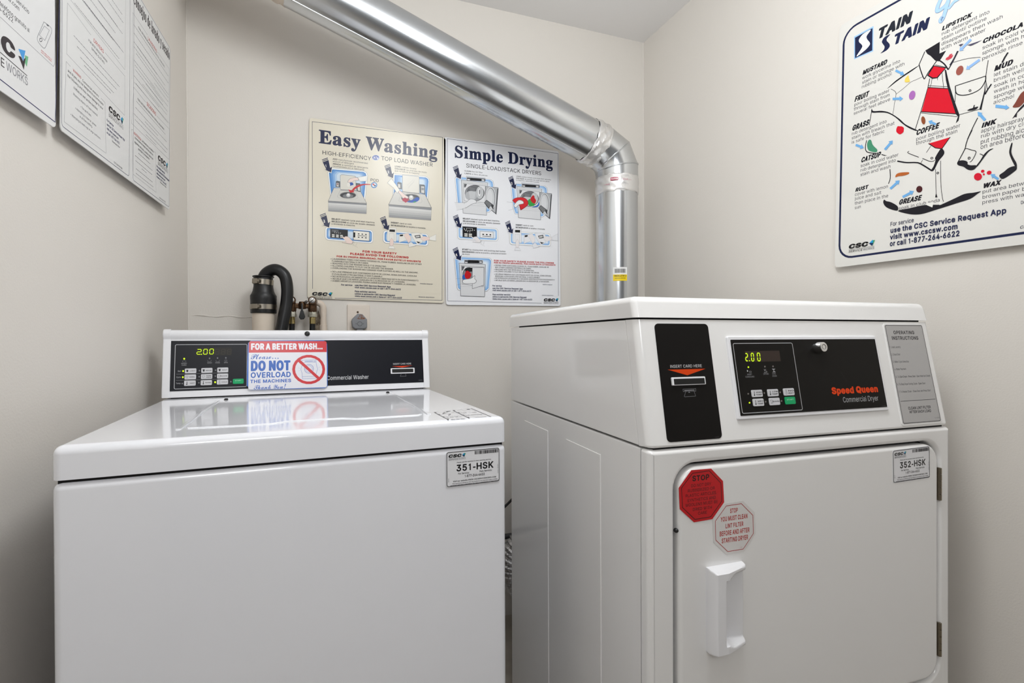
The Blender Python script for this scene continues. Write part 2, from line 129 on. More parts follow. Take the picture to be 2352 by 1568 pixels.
"rQ":"+c*W&**_&&+2&&+3&**b&h*r&x+)(4+7(P+@(q+D)7+D)]+?*&+7*C+)*b*s*x*Z+3*A+B)u+N)V+Q)6+N(u+G(P+4(8*x&}*U&o*7&h)n&f)J&h)#&t(P(((4(9&x(O&c(g&S)*&I)S&C)u&F*;&O|)C&t)-&z(t(*(a(:(Q(M(F(e(@({(=)=(>)h(C*&(K*=(W*P(g*b(~*r)6*y)I*~)b*~){*w*7*l*K*Y*Y*G*e*1*m)k*o)J*m)-*h(n*^(V*R(C*D(4*A(4)x(d)F(d)C(b)w&x)b&s",
"bQ":"+j*O&-*Y&*+1&*+:&.+?&5+=&C*u&q+-(++;(B+L(r+P)8+P)[+G*4+<*Q+**n*h+0*L+@*0+J)j+P)H+P)(+J(Z+:(@+((+*j&q*E&g*$&b)[&c)*&k(a&w(B(-()(A&n(Z&Z)(&J)H&D)j&D*6&K|)K(4)8(8)%(B(h(](](u(W)0(W)c(d*1(y*L)+*U)>*_)c*c)v*^*,*V*;*K*I*9*W)n*Z)U*Y)2*Q(m*C(T*%(w)H(x)>(u)8(m)9(a)Z(4",
"kQ":"*@)C&.)O&+)w&,**&3*0&>*/&L)s&w*-(G*7(r*;)I*8)~*)*Z)w*r)g+.)R+>)>+I)%+O(f+P(K+I(5+=&{++&g*g&W*A&P)z&M)I&P(u&b(9&s&u(*&a(>&Q(X&G(s&D)/&F)9&6|(N(u(J)((G)I(M*%(U*<(_*I(j*R(v*S)%*N).*D);*%)@)T)>)%)<)#),))(c)((U(~",
"rR":"+%&t&K&w&H(I&H(K&K(K(y)D({*8&H*q&J){))*<)8*O)K*])f*d*,*c*K*X*j*H+(*2+:)s+F)N+L&u+K|(M)M(M*{)T*y)l*r*#*c*/*K*1*/*+)p)v)[)f)R)N)M",
"bR":"+0&v&K(#&H(T&H(c&Q(f(n(i(p)@(n*)&Q*0&J*:&H*n&H*w&K*~&Q+#&a*8)$*V)<*i)W*r*#*o*O*e*k*W*~*F+3*3+>)m+H)E+L(#+L&u+H&p+B&n&Y&q&Q|(f)](f*_)O*_)d*Z)q*R)y*D)}*-)w)s)n)g)a)a)O)]",
"kR":")w&f&K&q&H(:&H(F&M(N&V(P&c(P(c(S(i(}&X)(&P)8&H)_&H)o&M)x&X)y&h)M)#)d)B)n)_)r*,)n*S)e*p)T+-)>+?)(+I(h+L&q+L&a+F&V+:&U&c&Z&S|(S)e(P)h(Q*P(h*Q(o*M(u*@(u)s(k)f",
"rS":"+#(l&E)+&B)N&C)j&H*%&P*=&_*M&p*Z(,*b(?*c(X*_(p*T))*D)<)v)R(e)v(P*)(F*9(F*R(R*j(l*y).+$)Q*})m*r*#*_*,*G*Y*E*]*H*W*g*F+)*)+?)[+N)B+Q(}+O(e+K(J+A(7+4((+%&v*m&p*X&o*9&s*%(#)l(4)[(W)G)m)#*%(q*0(b*0(E)~(/)c&x)>&p(u&s(W($(F(5(:(S&e(R&j(2&r&}(#&l(@&S",
"bS":"+.(q&E):&B)V&D)r&I*.&Q*H&b*Y&s*g(**p(D*r(c*m(z*c)4*N)H*$)a(w*#(h*-(a*6(_*G(i*U(z*a):*e)S*b)h*X)r*M)y*8*(*1*[*0*k*8*m*D*h*_*Q+&*A+5*++B)V+O)=+P(w+N(I+?(6+3&}*z&q*f&k*P&i*;&l*#&u)j(,)T(?)F(Y)9)e(v)u(l){(c)z(M)n(>)V(4):(0(z(4(g(=(Z(J(U(_(L(h&p(j&c(c&_(U&f(8&z&p(/&b(B&T",
"kS":")v(E&E(^&C(u&D).&J)A&T)Q&c)a&v)j(/)p(K)n(})g)8)X)K)>)c(Z*$(M*2(O*K(V*S(^*U(l*P(w*2)+*%)X*%)f*,)n*8)i*c)T+-)F+:)5+E(l+P(D+M(0+E&{+;&m+-&_*s&S*K&R*/&V)s&h)P(*)7(i(u(v(h(w(Y(s(K(l(B(b(>(W(?(O(E(D(h(7(s&d(t&V(o&N(f&L(Y&P(=&X(#&d&n(#&S",
"rT":"+$(x&K)#&H)M&H)O&K)O*y*f*z*j*}*i+K&a+K&_*}&c*z(x*y",
"bT":"+/(v&K)%&H)R&H)]&K)d&R)f*_*h*a*r*e*x*n*x+=*t+E*l+K&o+L&e+J&[+B&Z*n&e*c(n*_(n&Y(q&Q",
"kT":")w(D&K(Q&H(v&I)(&P).&X)0*M)2*Q)a*R)j*V)r*_)u*k)t+:)m+E)a+K&e+L&S+F&J+:&J*h&P*Z&b*R(5*P(5&_(9&S",
"rU":"+U),&E)_&C)y&G*5&M*L&Y*a&j*o&z*z(3+((I+,(j+,+I+*+L*U+L*R+I*R(m*K(I*?(5*)&~)l&u)Q&r)4&u(x&~(b(4(R(I(K(m(K+I(F+L&w+L&t+I&t(m&y(F(+()(B&g(_&R",
"bU":"+^)0&F)d&C)~&G*=&N*S&Y*i&j*y&}+,(6+7(V+9(r+9+=+5+F+.+K*P+L*C+C*@(c*9(P**(?)q(6)U(2)<(4))(<(r(J(h(_(e(t(c+C(Z+J(Q+L(#+L&v+I&p+C&n(r&s(J(((*(>&j(_&S",
"kU":"*9(T&F)#&D)8&I)K&R)j&n*#(;*,(i*,+5*%+C)s+K)D+K):+F)2+;)0(l)((L(z(C(r(@(h(A(](I(U(V(Q(i(P+3(N+=(G+F(=+K&q+L&a+F&V+;&U(t&Z(F&g((&z&f(8&Q",
"rV":"+;)%&K))&H)]&H)a&K+/+H+.+L*V+L*S+H)B&y)$(}(.+K&T+K",
"bV":"+D)#&K).&H)c&H)q&Q+<+7+;+B+4+J+*+L*S+L*F+E)H(c(E+E(:+L&d+L&Y+J&Q+B&Q+4(w&T",
"kV":"**(I&K(T&H(}&H)/&N)7&X*.+/*++@)~+G)t+K)H+L)>+H)5+@(i)V(f)T(:+B(*+K&]+L&L+F&D+:&C+/(:&[(A&P",
"rW":",v(]&K(c&H)9&H)=&K*#*)*0*^*3*[+%&K++&H+_&H,i+K,9+L,6+I+D(1+A(.*M+K)q+L(}(.(y(0(.+H(++L&T+K",
"bW":",w([&K(e&H)B&H)J&K)P&Q*3)o*o&Q*u&K+#&H+Z&H+g&N,o+7,o+@,j+H,_+L,/+L,$+I+y+B+=({*^+@*V+I*L+L)s+L)j+I)d+B)((}(F+B(@+I(7+L&a+L&V+H&P+@&P+7(T&T",
"kW":"+((4&K(A&H(f&H(r&L(z&S)#&[)8(m)L&[)R&Q)d&H*0&H*=&K*F&S*K&_+-+2+++>*{+H*n+L*I+L*>+H*6+B*2+7)z*,)w*/)e+7)_+B)U+I)K+L)$+L(s+H(h+:(Q*)(>+7(9+B(&+L&]+L&P+H&F+@&C+/(%&[(*&R",
"rX":"+7&U&K&W&H(2&H)@),)Y([*K&I+)&H+)&N)_)N*~+K*H+L*D+J)W*?)@)r)&*C(<+K&^+K(~)N",
"bX":"+@&X&K&b&H(;&H(H&M)C(h)F(h*A&L*J&H+$&H+3&N+8&V+5&c)v)N+/+4+1+@+++H*y+L*G+L*;+H)F*6(N+I(E+L&l+L&[+E&X+=&Z+4(p)N&T&d&Q&V",
"kX":"*&&S&K&^&H((&H(8&M(@&V(f(F)/&V)9&L)F&H)n&H){&M*)&V*+&_*)&k):)P*%+,*$+=)q+J)C+L)3+F)++=(f*V(E+?(;+H(.+L&b+L&U+H&L+@&I+7&J+,(6)M&D&h&F&V",
"rY":"+6)%&K),&H)U&H)W&K)W))+*+H+(+L*M+L*J+I)[*/)?)U)&*)(4+I(1+L&T+K&T+H)%))",
"bY":"+?)#&K).&H)[&H)k&Q)m)(+5+4+7+@+-+J*L+L*?+H)E)y(G+H(=+L&a+L&V+H&Q+B&Q+4(v)((v&V",
"kY":"*%(I&K(T&H(y&I),&N)3&X)5)**++/*(+@)z+G)p+K)E+L)4+E).+=(f*E(@+=(7+G(&+L&Y+L&K+E&D+:&D+,(9)*(:&_(>&S",
"rZ":"*x&g&K&i&H*Z&I*[&s*W&v(G&v*Y+)*X+K&g+K&f*}&i*z)u*{)x*y&i&p",
"bZ":"+)&j&K&t&H*Y&H*d&K*j&Q*l(&*h(0*a(4(r(5*i*q*k+=*h+E*a+J*V+L&t+L&k+J&d+E&a+=&a*q&d*h&k*c)Y*_&d(%&b&V",
"kZ":")r&^&K&l&H)R&H)a&L)k&V)n&_)n(,)d(=)R(C(c(C(^(E)l*k)l+:)d+E)Y+K&h+L&Y+H&O+=&M*h&V*W&h*Q(]*P&N(*&N&[&S&R",
"r[":")[(7%c(:%_)>%_)A%c)A&+)>&.(h&.(f&2(f+5(h+9)>+9)A+;)A+_)>+c(:+c(7+_",
"r]":")[&c%c&g%_(k%_(n%c(n+_(k+c&g+c&c+_&c+;&g+9(<+9(?+5(?&2(<&.&g&.&c&+",
"ra":"*T(F&E(i&B),&G)F&T)Y&l)[&H*-&H*/&L*/)H*,)g*%)z)t*0)d*>)O*G)6*M(y*N(_*L(H*F(5*<&~*/&r)}&g)g&h)c(8)V(E)j(T)v(i)~))*$)9)})F)v)O)m)V)a)X)H)R)>)B):(T)0(8))&x(v&f(_&a(O&^(<&b(%&h&p&p&d($&T|(T&p(A&y(7(,(5(B(<(R(H(Z([(c)U(r)X(p)V(B)O(2)F(%)8&v)%&p(i&n",
"ba":"*b(M&E(b&C)$&D)N&Q)[&H*/&H*9&K*@&T*A)H*<)m*1**)~*:)j*G)Q*P)8*T(x*U(Z*Q(C*J&z*3&j)y&b)g&d)Z&j)S(@)F(M)J(b)c(u)k);)i)D)d)I)Z)K)K(S)@(-)3&q)#&a(i&Z(U&Y(>&d&v&q&d(&&U|(b(0(V(3(O(;(N(G(S(P(l(Y)K(c)I(J);(8)$(/",
"rb":"*n(z&E)E&C)d&I*%&Z*:&p*K(6*S(X*U))*O)O*B)p*/*0)q*A)X*J)8*N(r*I(W*:(D)}(C+I(A+L&r+L&n+I&n&L&r&H(A&H(D&q(Z&U|)$&p(f&{(W(-(N(<(D(d(D)0(L)R(_)m(l)v(y){)<*#)X)t)g)j)q)[)~)6*#(d)t(<)a&~)E&p",
"bb":"*y)#&F)J&C)o&K*1&[*H&s*Y(9*e(_*f)/*_)Q*T)l*D*+*3*<)x*I)X*S)=*U(z*R(^*G(]+=(Y+F(L+L&v+K&m+F&i+=&j&T&p&K&}&H(L&H(T&K(]&T|)-(0(t(9(f(M(](l(^)2(f)L(q)^)*)j)@)k)V)b)g)N)o)2)p(l)i(P)Z(;)G(0",
"rc":"*X(h&E)(&B)?&D)U&I)j&Q)~&a*0&o*;(%*B(9)p(E)e(0)U&{)B&q)(&n(o&q(^&x(M(,(B(?(8(g(9)6(E)X(Q)j(^)t(}*#)5*#)E)z)^)j)p)M*@)X*7)t)~*2)d*B)E*L),*N(l*L(T*F(A*<(1*/&x)r&l)X&e)B&b))&c(]&h(B&q(,(#&q(7&[(M&N",
"bc":"*f(m&F)1&C)G&D)b&K)v&S*/&b*?&r*J(**R(?*O(J*H(P)o([)e(V)Y(A)M(6)=(0)*(/(n(6(Y(M(R(l(S)4(^)Q(q)f)1)k)G)g)V)Z)e)C)o)?*E)I*Q)T*P)^*H)s*2*5)o*H)J*S)1*U(q*S(X*M(@*B()*/&t)v&h)^&a)F&[),&^(_&e(D&o(-(%&n(9&[(O&N",
"rd":"*n(a&E)(&C)E&H)_&X)t&r)v&I*G&I*H+I*F+L)t+K)r*%)Z*<)E*I),*N(f*L(G*B(1*2&{)z&l)]&e)B&a(w&e(O&l(6&z&t(0&a(G&N|(r&p(W&}(C(<(8(d(9)6(C)U(J)d(W)q(r)~)8)~)R)r)_)e)i)U)s)0)q(X)e(6)R&})8&p",
"bd":"*y(g&F)&&C)A&E)Q&I)f&T)m&K)v&H*H&H*R&L*W&T*X+=*T+F*K+K)v+L)i+F)e+=)d*G)J*Q)1*U(k*S(S*M(@*D(,*5&w)}&h)b&a)F&[(z&a(S&h(9&w&x(-&e(I&O|)#(0(k(8([(J(R(f(R)/(X)I(g)^(x)i)4)k)J)d)Z)O)d)4)e(l)](M)M(9):(0",
"kd":")f(;&F(W&C(s&L)%&H)E&H)Q&N)W&W)W+9)R+E)E+L(}+L(p+D(k+9(i*S(W*V(D*V(4*R(#*I&p*<&e*,&T)_&M(z&O(S&V(4&c&r&o&a((&N|(N(7(E(C(@(S(<),(D)V(K)c(T)g(_)](g)K(k(r(h(V(b(C(W(7",
"re":"*_(i&E)?&C)R&G)j&O)~&Z*2&j*;&w*C(0*@(3)p(=)e())T&w)?&o)$&n(l&r(W&}(I(0(@(?(:(R(7(g*C(g*H(j*C)L*=)a*2)w)~*/)j*>)U*G)?*L(y*N(c*J(J*B(:*8(**)&w)p&l)X&e)?&b)%&c(]&h(B&q(+(&&m(:&Y(M&N|(:)5(8)9(=)L(D)[(N)j(f)y)(*#)E)y)X)m)j)S)q)6",
"be":"*l(n&F)G&D)b&I)v&P*/&]*?&m*M(&*S(9*R(A*H(J)r(T)f(N)[(?)Q(5)A(/).(/(n(6(Y(J(T([*H(]*R(b*W(i*W)/*S)N*L)e*@)}*/*6)v*D)^*N)G*S).*U(n*S(V*M(@*B(,*2&s)u&h)^&a)C&[(z&^(_&e(D&r(&(&&m(9&[(O&N|(V)E(Z)Q(i)b(x)i).)l)A)i)M)b)X)T)_)F",
"ke":")[(@&F(f&D(v&H),&Q)E&m)T(:)R(E)L(L))(Y)I([)P(a)V(i)U)E)I)w)=*4),*F(p*R(W*W(G*V(4*Q(#*G&p*9&Z)q&N):&O(S&](%&j&j&x&X(.&M|(N(7(C(E(>(Y({(Y(v(Y(m(Q(_(7(W(5|(A)I(@)M(H)_(N)f(W)f(a)](g)K",
"rf":")M((&K(*&H(T&H(W&J(W)y(Z)})8)});*%);*I)8*K(W*K(X*p(^+#(i+,(y+0)8+,);+/)F+R)>+V)++Z(l+Z(W+V(G+N(7+A(,+/((*v((*K&O*K&L*H&L*%&O)}(#)}(()y",
"bf":")_(*&K(3&H(b&H(l&M(p&T(q)g(r)i)D)k)N)r)P){)P*D)L*L)A*R(r*R(q*c(x*n)A*l)N*t)Z+E)T+O)H+U)1+Y(o+Y(X+T(G+L(4+=()++&~*t&{*R&U*Q&J*G&I)x&M)p&Y)j&z)j&})g&}&Y(#&Q",
"rg":"*o(b%;)5%8)K%;)g%B)y%K*-%U*9%f*B%v*G&.*I&D*I*H*F*K)w*J)t)})_*9)E*I)$*N(Z*J(G*B(0*2&z)y&m)_&e)E&b)+&e(Q&q(/&~&v(1&g(G&W(Z&O),&L)?&O)M&T)a&c)p&u)t&r)q&2)g%x)R%k)5%c(i%f(Q%q(:&/(7&0&n%v&x%c(1%O(G%B|(r&y(f&}(U(+(C(A(8(i(9)8(D)W(W)q(r)})8)~)F)y)U)o)j)T)s)2)r(_)h(>)R(()8&x",
"bg":"*z(h%C)D%A)r%L*:%b*G%q*Q&(*V&<*X&S*X*A*U*K*K*Q)v*R)l*M)f*E)Q*O):*T(x*U(]*P(@*C(-*5&t)x&h)a&])9&^(b&i(;(%&r(C&Z(k&M):&L)Q&Q)b&Y)e&V)c&E)[&9)Q&2)A&-)*&+(n&0(a&7(O&K(C&O(9&M&l&6&h&.&j&$(&%b(C%N|)#(7(k(?([(O(S(h(R)1(X)K(f)](x)i)4)k)J)d)Z)P)e)6)e(n)](R)O(@)=(8",
"rh":"*d&n&K&r&H(A&H(C&K(C)8(G)R(Q)f(_)r(o)z),*#)?){)Q)s)^)f)f)R)i)<)i&K)m&H*:&H*>&K*=)K*:)c*3)y*%*2)q*@)X*J)?*N)$*L(f*D(T*8(D*$(C+H(A+L&r+L&n+H",
"bh":"*p&q&K&y&H(L&H(T&K(Z&Q(_)H(d)T(n)a(z)h)-)k)=)j)J)e)S)Y)W)N)[&Q)l&H*>&H*J&N*N&V*N)K*I)j*A*#*5*6*$*D)Z*R)@*U)**T(a*G(]*J(]+@(V+H(L+L&v+K&m+E&i+=&i&Y&l&Q",
"ri":"(j&n&K&s&H(?&H(C&K(C*H(?*K&s*K&n*H|&{*v(,*t(9*w(C*~(I+,(L+8(K+B(E+K(9+T(,+V&z+T&p+N&i+E&g+8&i+,&q*}",
"bi":")#&q&K&{&H(N&H(W&M(]&V(]*A(X*L(N*R&x*R&o*M&j*D&i&Y&l&Q|()*[(;*Y(N*a([*k(e*z(f+1(a+@(T+L(D+T(1+U&{+Q&l+E&d+7&b+%&g*q&u*c",
"rj":"(j&A%@&D%=&^%>&}%H(5%Y(@%u(C&7(B*K&o*J&n&.&k%{&b%p&W%l&A%h|(%*u(<*x(E+%(K+1(K+>(H+G(?+P(5+U((+V&v+R&l+J&g+A&g+4&l+(&v*y",
"bj":")#&F%H&N%E&l%F(2%P(I%d(X&&(]&D(]*C(X*L(O*Q&y*R&p*N&j*F&i&A&c&3&K&1&?&&&>%T|(/*Z(B*[(R*d(_*p(f+#(e+6(]+E(N+P(<+U()+T&t+M&h+A&b+0&c*}&j*m&y*a",
"rk":"*N&n&K&r&H(A&H(C&K(C(Q(_(l)g&J*F&H*H&K)*)/*@*H*=*K)a*I(D)/(C+H(A+L&r+L&n+H",
"bk":"*Z&q&K&y&H(L&H(Y&N(]&Y(](R(d(X)b&K)l&H*H&H*T&N*X&V*U&d)D)1*M*8*P*A*N*J*A*R)^*Q(a)W(])](]+=(V+H(L+L&v+K&m+E&i+=&i&Y&l&Q",
"rl":"(e&r&K&u&H(;&H(=&K(;+L&u+L&r+H",
"bl":"(z&u&K&~&H(I&I(R&N(V&V(V+=(P+H(F+L&z+L&p+E&m+=&m&Y&o&Q",
"rm":",>&n&K&r&H(A&H(C&K(C)?(E)R(L)c(Z)s(l)})$*$)8)})E)u)P)j)V)[)X&I*-&H*0)U*7)f*C)t*S)}*h*$*x)~+.)v+;)k+A)[+C&K+D&H+s&I+s)U+o)p+d*,+T*<+A*H++*N*n*O*V*K*@*A*-*2)z)y)q*1)a*B)M*K)2*O(v*L(c*D(Q*7(D*%(A*J&r*K&n*H",
"bm":",C&q&K&y&H(L&H(T&K(Z&Q(^)K(d)X(m)d)*)l)7)j)@)f)J)T)M&Q)S&K)^&H*.&H*;&M*@&Y*@)N*E)Y*L)d*X)j*f)l*~)f+))_+-)T+0&Q+6&K+?&H+k&H+u&K+{&Q+~&Y+~)T+w)s+g*5+I*L*~*V*c*U*K*P*7*G*$*9)e*L)C*V)#*T(]*G(L*R&y*R&p*N&i*A&i&Y&l&Q",
"rn":"*d&n&K&r&H(A&H(C&K(C)8(G)R(Q)f(_)r(o)z),*#)?){)Q)s)^)f)f)R)i)<)i&K)m&H*=&I*<)X*1)}*%*2)r*?)d*F)L*M)$*L(l*G(Z*>(D*$(A*J&r*K&n*H",
"bn":"*p&q&K&y&H(L&H(T&K(Z&Q(_)H(d)T(n)a(z)h)0)k)@)i)K)d)S)X)X)K)[&Q)e&J)o&H*>&H*L&Q*N)?*K)a*E)u*<*-*/*;)x*G)Z*R)=*U(w*Q(]*E(S*O(I*R&y*R&l*J&i*A&i&Y&l&Q",
"kn":")_&a&K&m&H(3&I(<&N(B&V(C)D(J)[(O)d(V)g(_)[(d)G(f&V(n&L)#&H)D&J)P&V)Q)B)N)k)G*();*<)-*J(t*S(V*V(<*O(/*S&j*S&^*O&V*G&T&]&X&R",
"ro":"*h(h&E)(&B)B&D)X&J)m&S*%&d*8&z*C(6*K(O*N(t*M)6*G)O*:)p*+*))o*<)X*F)B*L),*N(l*L(T*F(A*<(1*/&x)r&l)X&e)B&b))&c(]&h(B&q(,(#&q(7&[(M&N|(r&p(c&v(T($(B(?(8(g(9)6(E)X(X)p(f)x(v)~);)~)V)p)d)d)n)R)x),)w(])k(9)U&{);&p",
"bo":"*s(m&F)1&C)J&E)b&K)y&U*2&e*D&y*R(9*Z(S*_(w*]):*V)T*I)s*:*-*%*?)f*L)J*S)1*U(q*S(X*M(@*B()*/&t)v&h)^&a)F&[),&^(_&e(D&o(-(%&n(9&[(O&N|)#(0(k(9(Y(M(R(l(R)/(Z)L(h)^({)j)7)k)L)e)^)P)i)4)j(l)b(M)Q(9)=(0",
"rp":"*n&n%@&r%=(A%=(C%@(D&q(W&X(l&J))&D)E&C)d&I)z&U*6&k*F(+*O(D*T(h*U)+*O)M*F)h*:)~*%*7)m*C)X*J)E*N(y*K(Z*<(D)}(A*J&r*K&n*G|(y&q(l&w(_(%(L(A(D(e(E):(Q)[(e)r)$)~)B)~)R)x)a)p)k)e)u)S*#).)~(Z)q(7)[&{)B&p)2&o",
"bp":"*y&q%H&y%E(L%E(Y%L(]%T(]&P(a&R(t&H)0&D)J&C)e&H)y&P*5&^*H&t*U(.*_(H*f(m*e)9*_)S*P)t*A*.*+*B)o*M)V*S)=*U(w*Q(]*E(T*N(I*R&y*R&p*N&k*H&i%W&l%N|)*(1(q(<(d(Q(](s(_)9(h)P(v)c)-)j)C)k)Y)_)i)J)p)-)o(d)f(H)U(7)C(0",
"kp":")f&a%J&m%G(/%G(<%M(C%[(C&D(F&G(V&C(k&D)-&O)F&k)V(6)^(U)a({)^)F)U)j)K*))=*=)**M(q*U(V*W(<*O(/*S&j*S&[*N&U*F&T%[&X%Q|(Y(5(P(;(I(J(B({(H)O(P)b(Y)g(d)b(k)Q(r({(k(I(d(;",
"rq":"*n)s%@)w%=*F%=*H%@*H*G*F*K)v*J)t){)_*9)E*I(}*N(Z*J(E*A(/*1&{)z&m)^&e)D&b)+&c(^&h(A&v&{(.&c(G&N(^&F)(&C)E&H)]&V)p&n)s&h|(o&q(T($(B(=(8(e(9)7(C)W(W)q(r)~)8)~)G)x)U)o)j)S)s).)r(Z)f(7)Q&{)8&p)(&o",
"bq":"*y)m%H)v%E*H%E*T%K*X%T*W*F*R*N*H*R)v*R)l*M)f*E)Q*O)A*S)**U(k*S(O*L(6*=(#*,&m)l&c)Q&[)-&[(m&c(H&m(.&y&t(3&_(I&O(k&E)*&C)J&G)b&R)e&M)e%T|({(0(i(:(Y(N(R(j(R)0(X)J(h)_(x)i)4)k)J)d)Z)P)d)3)e(j)[(K)M(9):(0",
"rr":")Q&n&K&r&H(A&H(C&K(C)?(F)R(T)j(i)v)$){)E)y)E*M)$*N(i*H(Q*:(D*)(A*J&r*K&n*H",
"br":")c&q&K&y&H(L&H(T&K(Z&Q(_)K(h)Y(w)f)0)i)J)g)W)m)[)u)Z*G)V*O)P*S)#*T(]*I(L*R&y*R&l*J&i*A&i&Y&l&Q",
"rs":"*C(Q&E(j&C)-&C)S&N)g&X)t&g*$&w**(,*+(B*&(U)x(g)n(q)P)&(X)<(H)F(B)O(@)a(F)m(U)y(j*$)%*%)9){)I)n)V)X*%)d)x)z)j*3)S*B)<*K(m*N(B*D(/*:&}*.&r)z&l)j&j)U&n)?&w)0(()#(8(t(K(l)<(W)I(O)R(B)R(3)I(#)9&s(~&n(d&o(K&w(>()(5(=&f(6&c(3&j&w&y&a(6&O",
"bs":"*P(X&F(r&C)5&D)c&Q)s&Z*)&j*5&}*;(3*=(M*9(_*/(r){)%)[)7(l)I(_)N(Z)T(Z)^(b)f(})m)2)l);)h)J)N)U)I*,)Q*5)W*8)b*5)m*,*%)z*6)_*I)>*S(i*T(=*H(-*>&x*0&m)y&h)j&f)N&k):&u))(&(w(G(e)8(Q)E(G)F(?)>(5)2(0(y(.(i(0(Z(6(R(?(L(M(@(T&k(L&a(F&](<&c(*&t&g(4&R",
"rt":");(M&H(r&E)+&H)1&K)(&s(i&q(W&u(N(%(L(5(L)z(P)})))~)**H)(*K(M*K(L+/(J+2&{+2&w+/&v*L&O*K&L*H&L*%&O)}&t)}&w)z&y&y(%&g(0&X(=&N",
"bt":")L(T&H(r&E)1&H)>&L)F&W);(-).(3(l(1(h(3(g(>(g)g(h)j)1)j)<)p)@)y)@*D);*M)5*Q(g*S(f+%(^+1(S+4(&+4&w+0&r+)&q*S&U*Q&J*G&I)y&R)l&q)g&q(;&w&v(0&Y(@&O",
"ru":"*d(V&H(}&E)?&L)W&Z)j&o)j&s)j&K)m&H*=&I*=*J)m*K)i*H)i([)e(A)Y(.)L&})8&s)$&q(l&t(Y&}(N(.(F(A(C(W(C*H(>*K&r*K&n*H&n(Q&r(2&{&r(.&_(A&P",
"bu":"*p(]&H(w&E)3&F)J&L)Z&T)e&K)o&H*>&H*L&P*N&Y*N*A*L*I*D*P)l*R)[*I)X(R)S(F)J(;)=(4)-(1(z(2(m(8(d(B(_(O(Z*I(R*P(I*R&y*R&l*I&i(X&n(2&z&r(/&a(B&Q",
"ku":")_(5&H(R&E(k&M({&H)=&H)J&M)P&V)Q*A)L*L)@*S(t*S(k*M(f*G(d(X(](B(R(7(L(9(H(?(C(U(B*G(9*P(,*T&f*S&[*N&V*G&T([&X(3&b&t&n&_&~&P",
"rv":"*T(c&K(g&H)6&H);&K*G*I)q*K)o*H)2(X(~($(/*I&W*K&T*H",
"bv":"*b(b&K(l&H)?&H)M&Q*V*;*W*G*M*Q)q*R)d*J))(f(D*L(8*R&e*R&Y*P&R*J&Q*;(Y&T",
"rw":"+z(O&K(R&H)&&J)b)h*A&K*D&H*p&H*s&K+j*I+<*K+7*H*W(+){*H)x*K)M*K)H*H(j(+(1*H(,*K&[*K&W*H",
"bw":",%(P&K(X&H),&H)9&N)d(~*6&N*D&H*o&H*}&M+u*>+p*M+c*R+8*R+(*L*W(y*2*G***P)L*R)?*K(s(~(p(~(F*L(8*R&e*R&X*L&T*D&U*;(I&T",
"rx":"*L&V&K&Y&H(1&H(4&J(y(W)d&H*=&H*=&M):(y*:*I)a*K)6)j(y)@(:*H(7*K&^*J([(y",
"bx":"*Y&Z&K&g&H(=&H(F&K)$(@)[&K)f&H*<&H*J&N*O&V*L&c)R(~*I*:*J*G*B*O*9*R)f*R)X*O)$)b(Q*J(J*P&j*R&]*L&W*A&Z*8(O)$&T&a&S&T",
"ry":"*T&q%?(2%<(N%@(g%M(y%c)+%~*G*I)q*K)o*H)2(X(~(%(z()(m(U(/*H(+*K&W*K&T*H(c&H(T&%(H%o(8%h&u%j&k%B",
"by":"*b&z%G(A%D(c%K(}%Z)6%t*W*;*W*G*O*P*F*R)q*R)d*J))(f(D*L(8*R&e*R&Y*P&R*J&Q*;(W&W(M&=(D&2(;&0(#&2&u&.&q&(&f%U&l%M",
"rz":"*N&g&K&j&H*/&H*1&K*1&s*/&u(M&v*,*%*,*J&p*K&k*H&k)}&m)z)H)y&g&m",
"bz":"*Z&j&K&u&H*0&H*>&N*B&V*B(#*?(-*9(2*0(5(w(5*<)u*>*D*7*N***R&x*R&o*O&i*J&f)u&o)j&x)g),)g&c(#&b&V",
"rá":"*T(F&E(i&B),&G)F&T)Y&l)[&H*-&H*/&L*/)H*,)g*%)z)t*0)d*>)O*G)6*M(y*N(_*L(H*F(5*<&~*/&r)}&g)g&h)c(8)V(E)j(T)v(i)~))*$)9)})F)v)O)m)V)a)X)H)R)>)B):(T)0(8))&x(v&f(_&a(O&^(<&b(%&h&p&p&d($&T|(T&p(A&y(7(,(5(B(<(R(H(Z([(c)U(r)X(p)V(B)O(2)F(%)8&v)%&p(i&n|(c*m(f*k)/*k)_+X)]+Z),+Z",
"bá":"*b(M&E(b&C)$&D)N&Q)[&H*/&H*9&K*@&T*A)H*<)m*1**)y*=)c*J)A*U)s+C)q+Q)f+Y)1+Y)$+T(Y*f(Z*Z(c*S(@*H(&*9&n*#&b)g&d)Z&j)S(@)F(M)J(b)c(u)k);)i)D)d)I)Z)K)K(S)@(-)3&q)#&a(i&Z(U&Y(>&d&v&q&d(&&U|(b(0(V(3(O(;(N(G(S(P(l(Y)K(c)I(J);(8)$(/",
"ré":"*_(i&E)?&C)R&G)j&O)~&Z*2&j*;&w*C(0*@(3)p(=)e())T&w)?&o)$&n(l&r(W&}(I(0(@(?(:(R(7(g*C(g*H(j*C)L*=)a*2)w)~*/)j*>)U*G)?*L(y*N(c*J(J*B(:*8(**)&w)p&l)X&e)?&b)%&c(]&h(B&q(+(&&m(:&Y(M&N|(:)5(8)9(=)L(D)[(N)j(f)y)(*#)E)y)X)m)j)S)q)6|(n*m(r*k)8*k);*m)j+Z)5+Y",
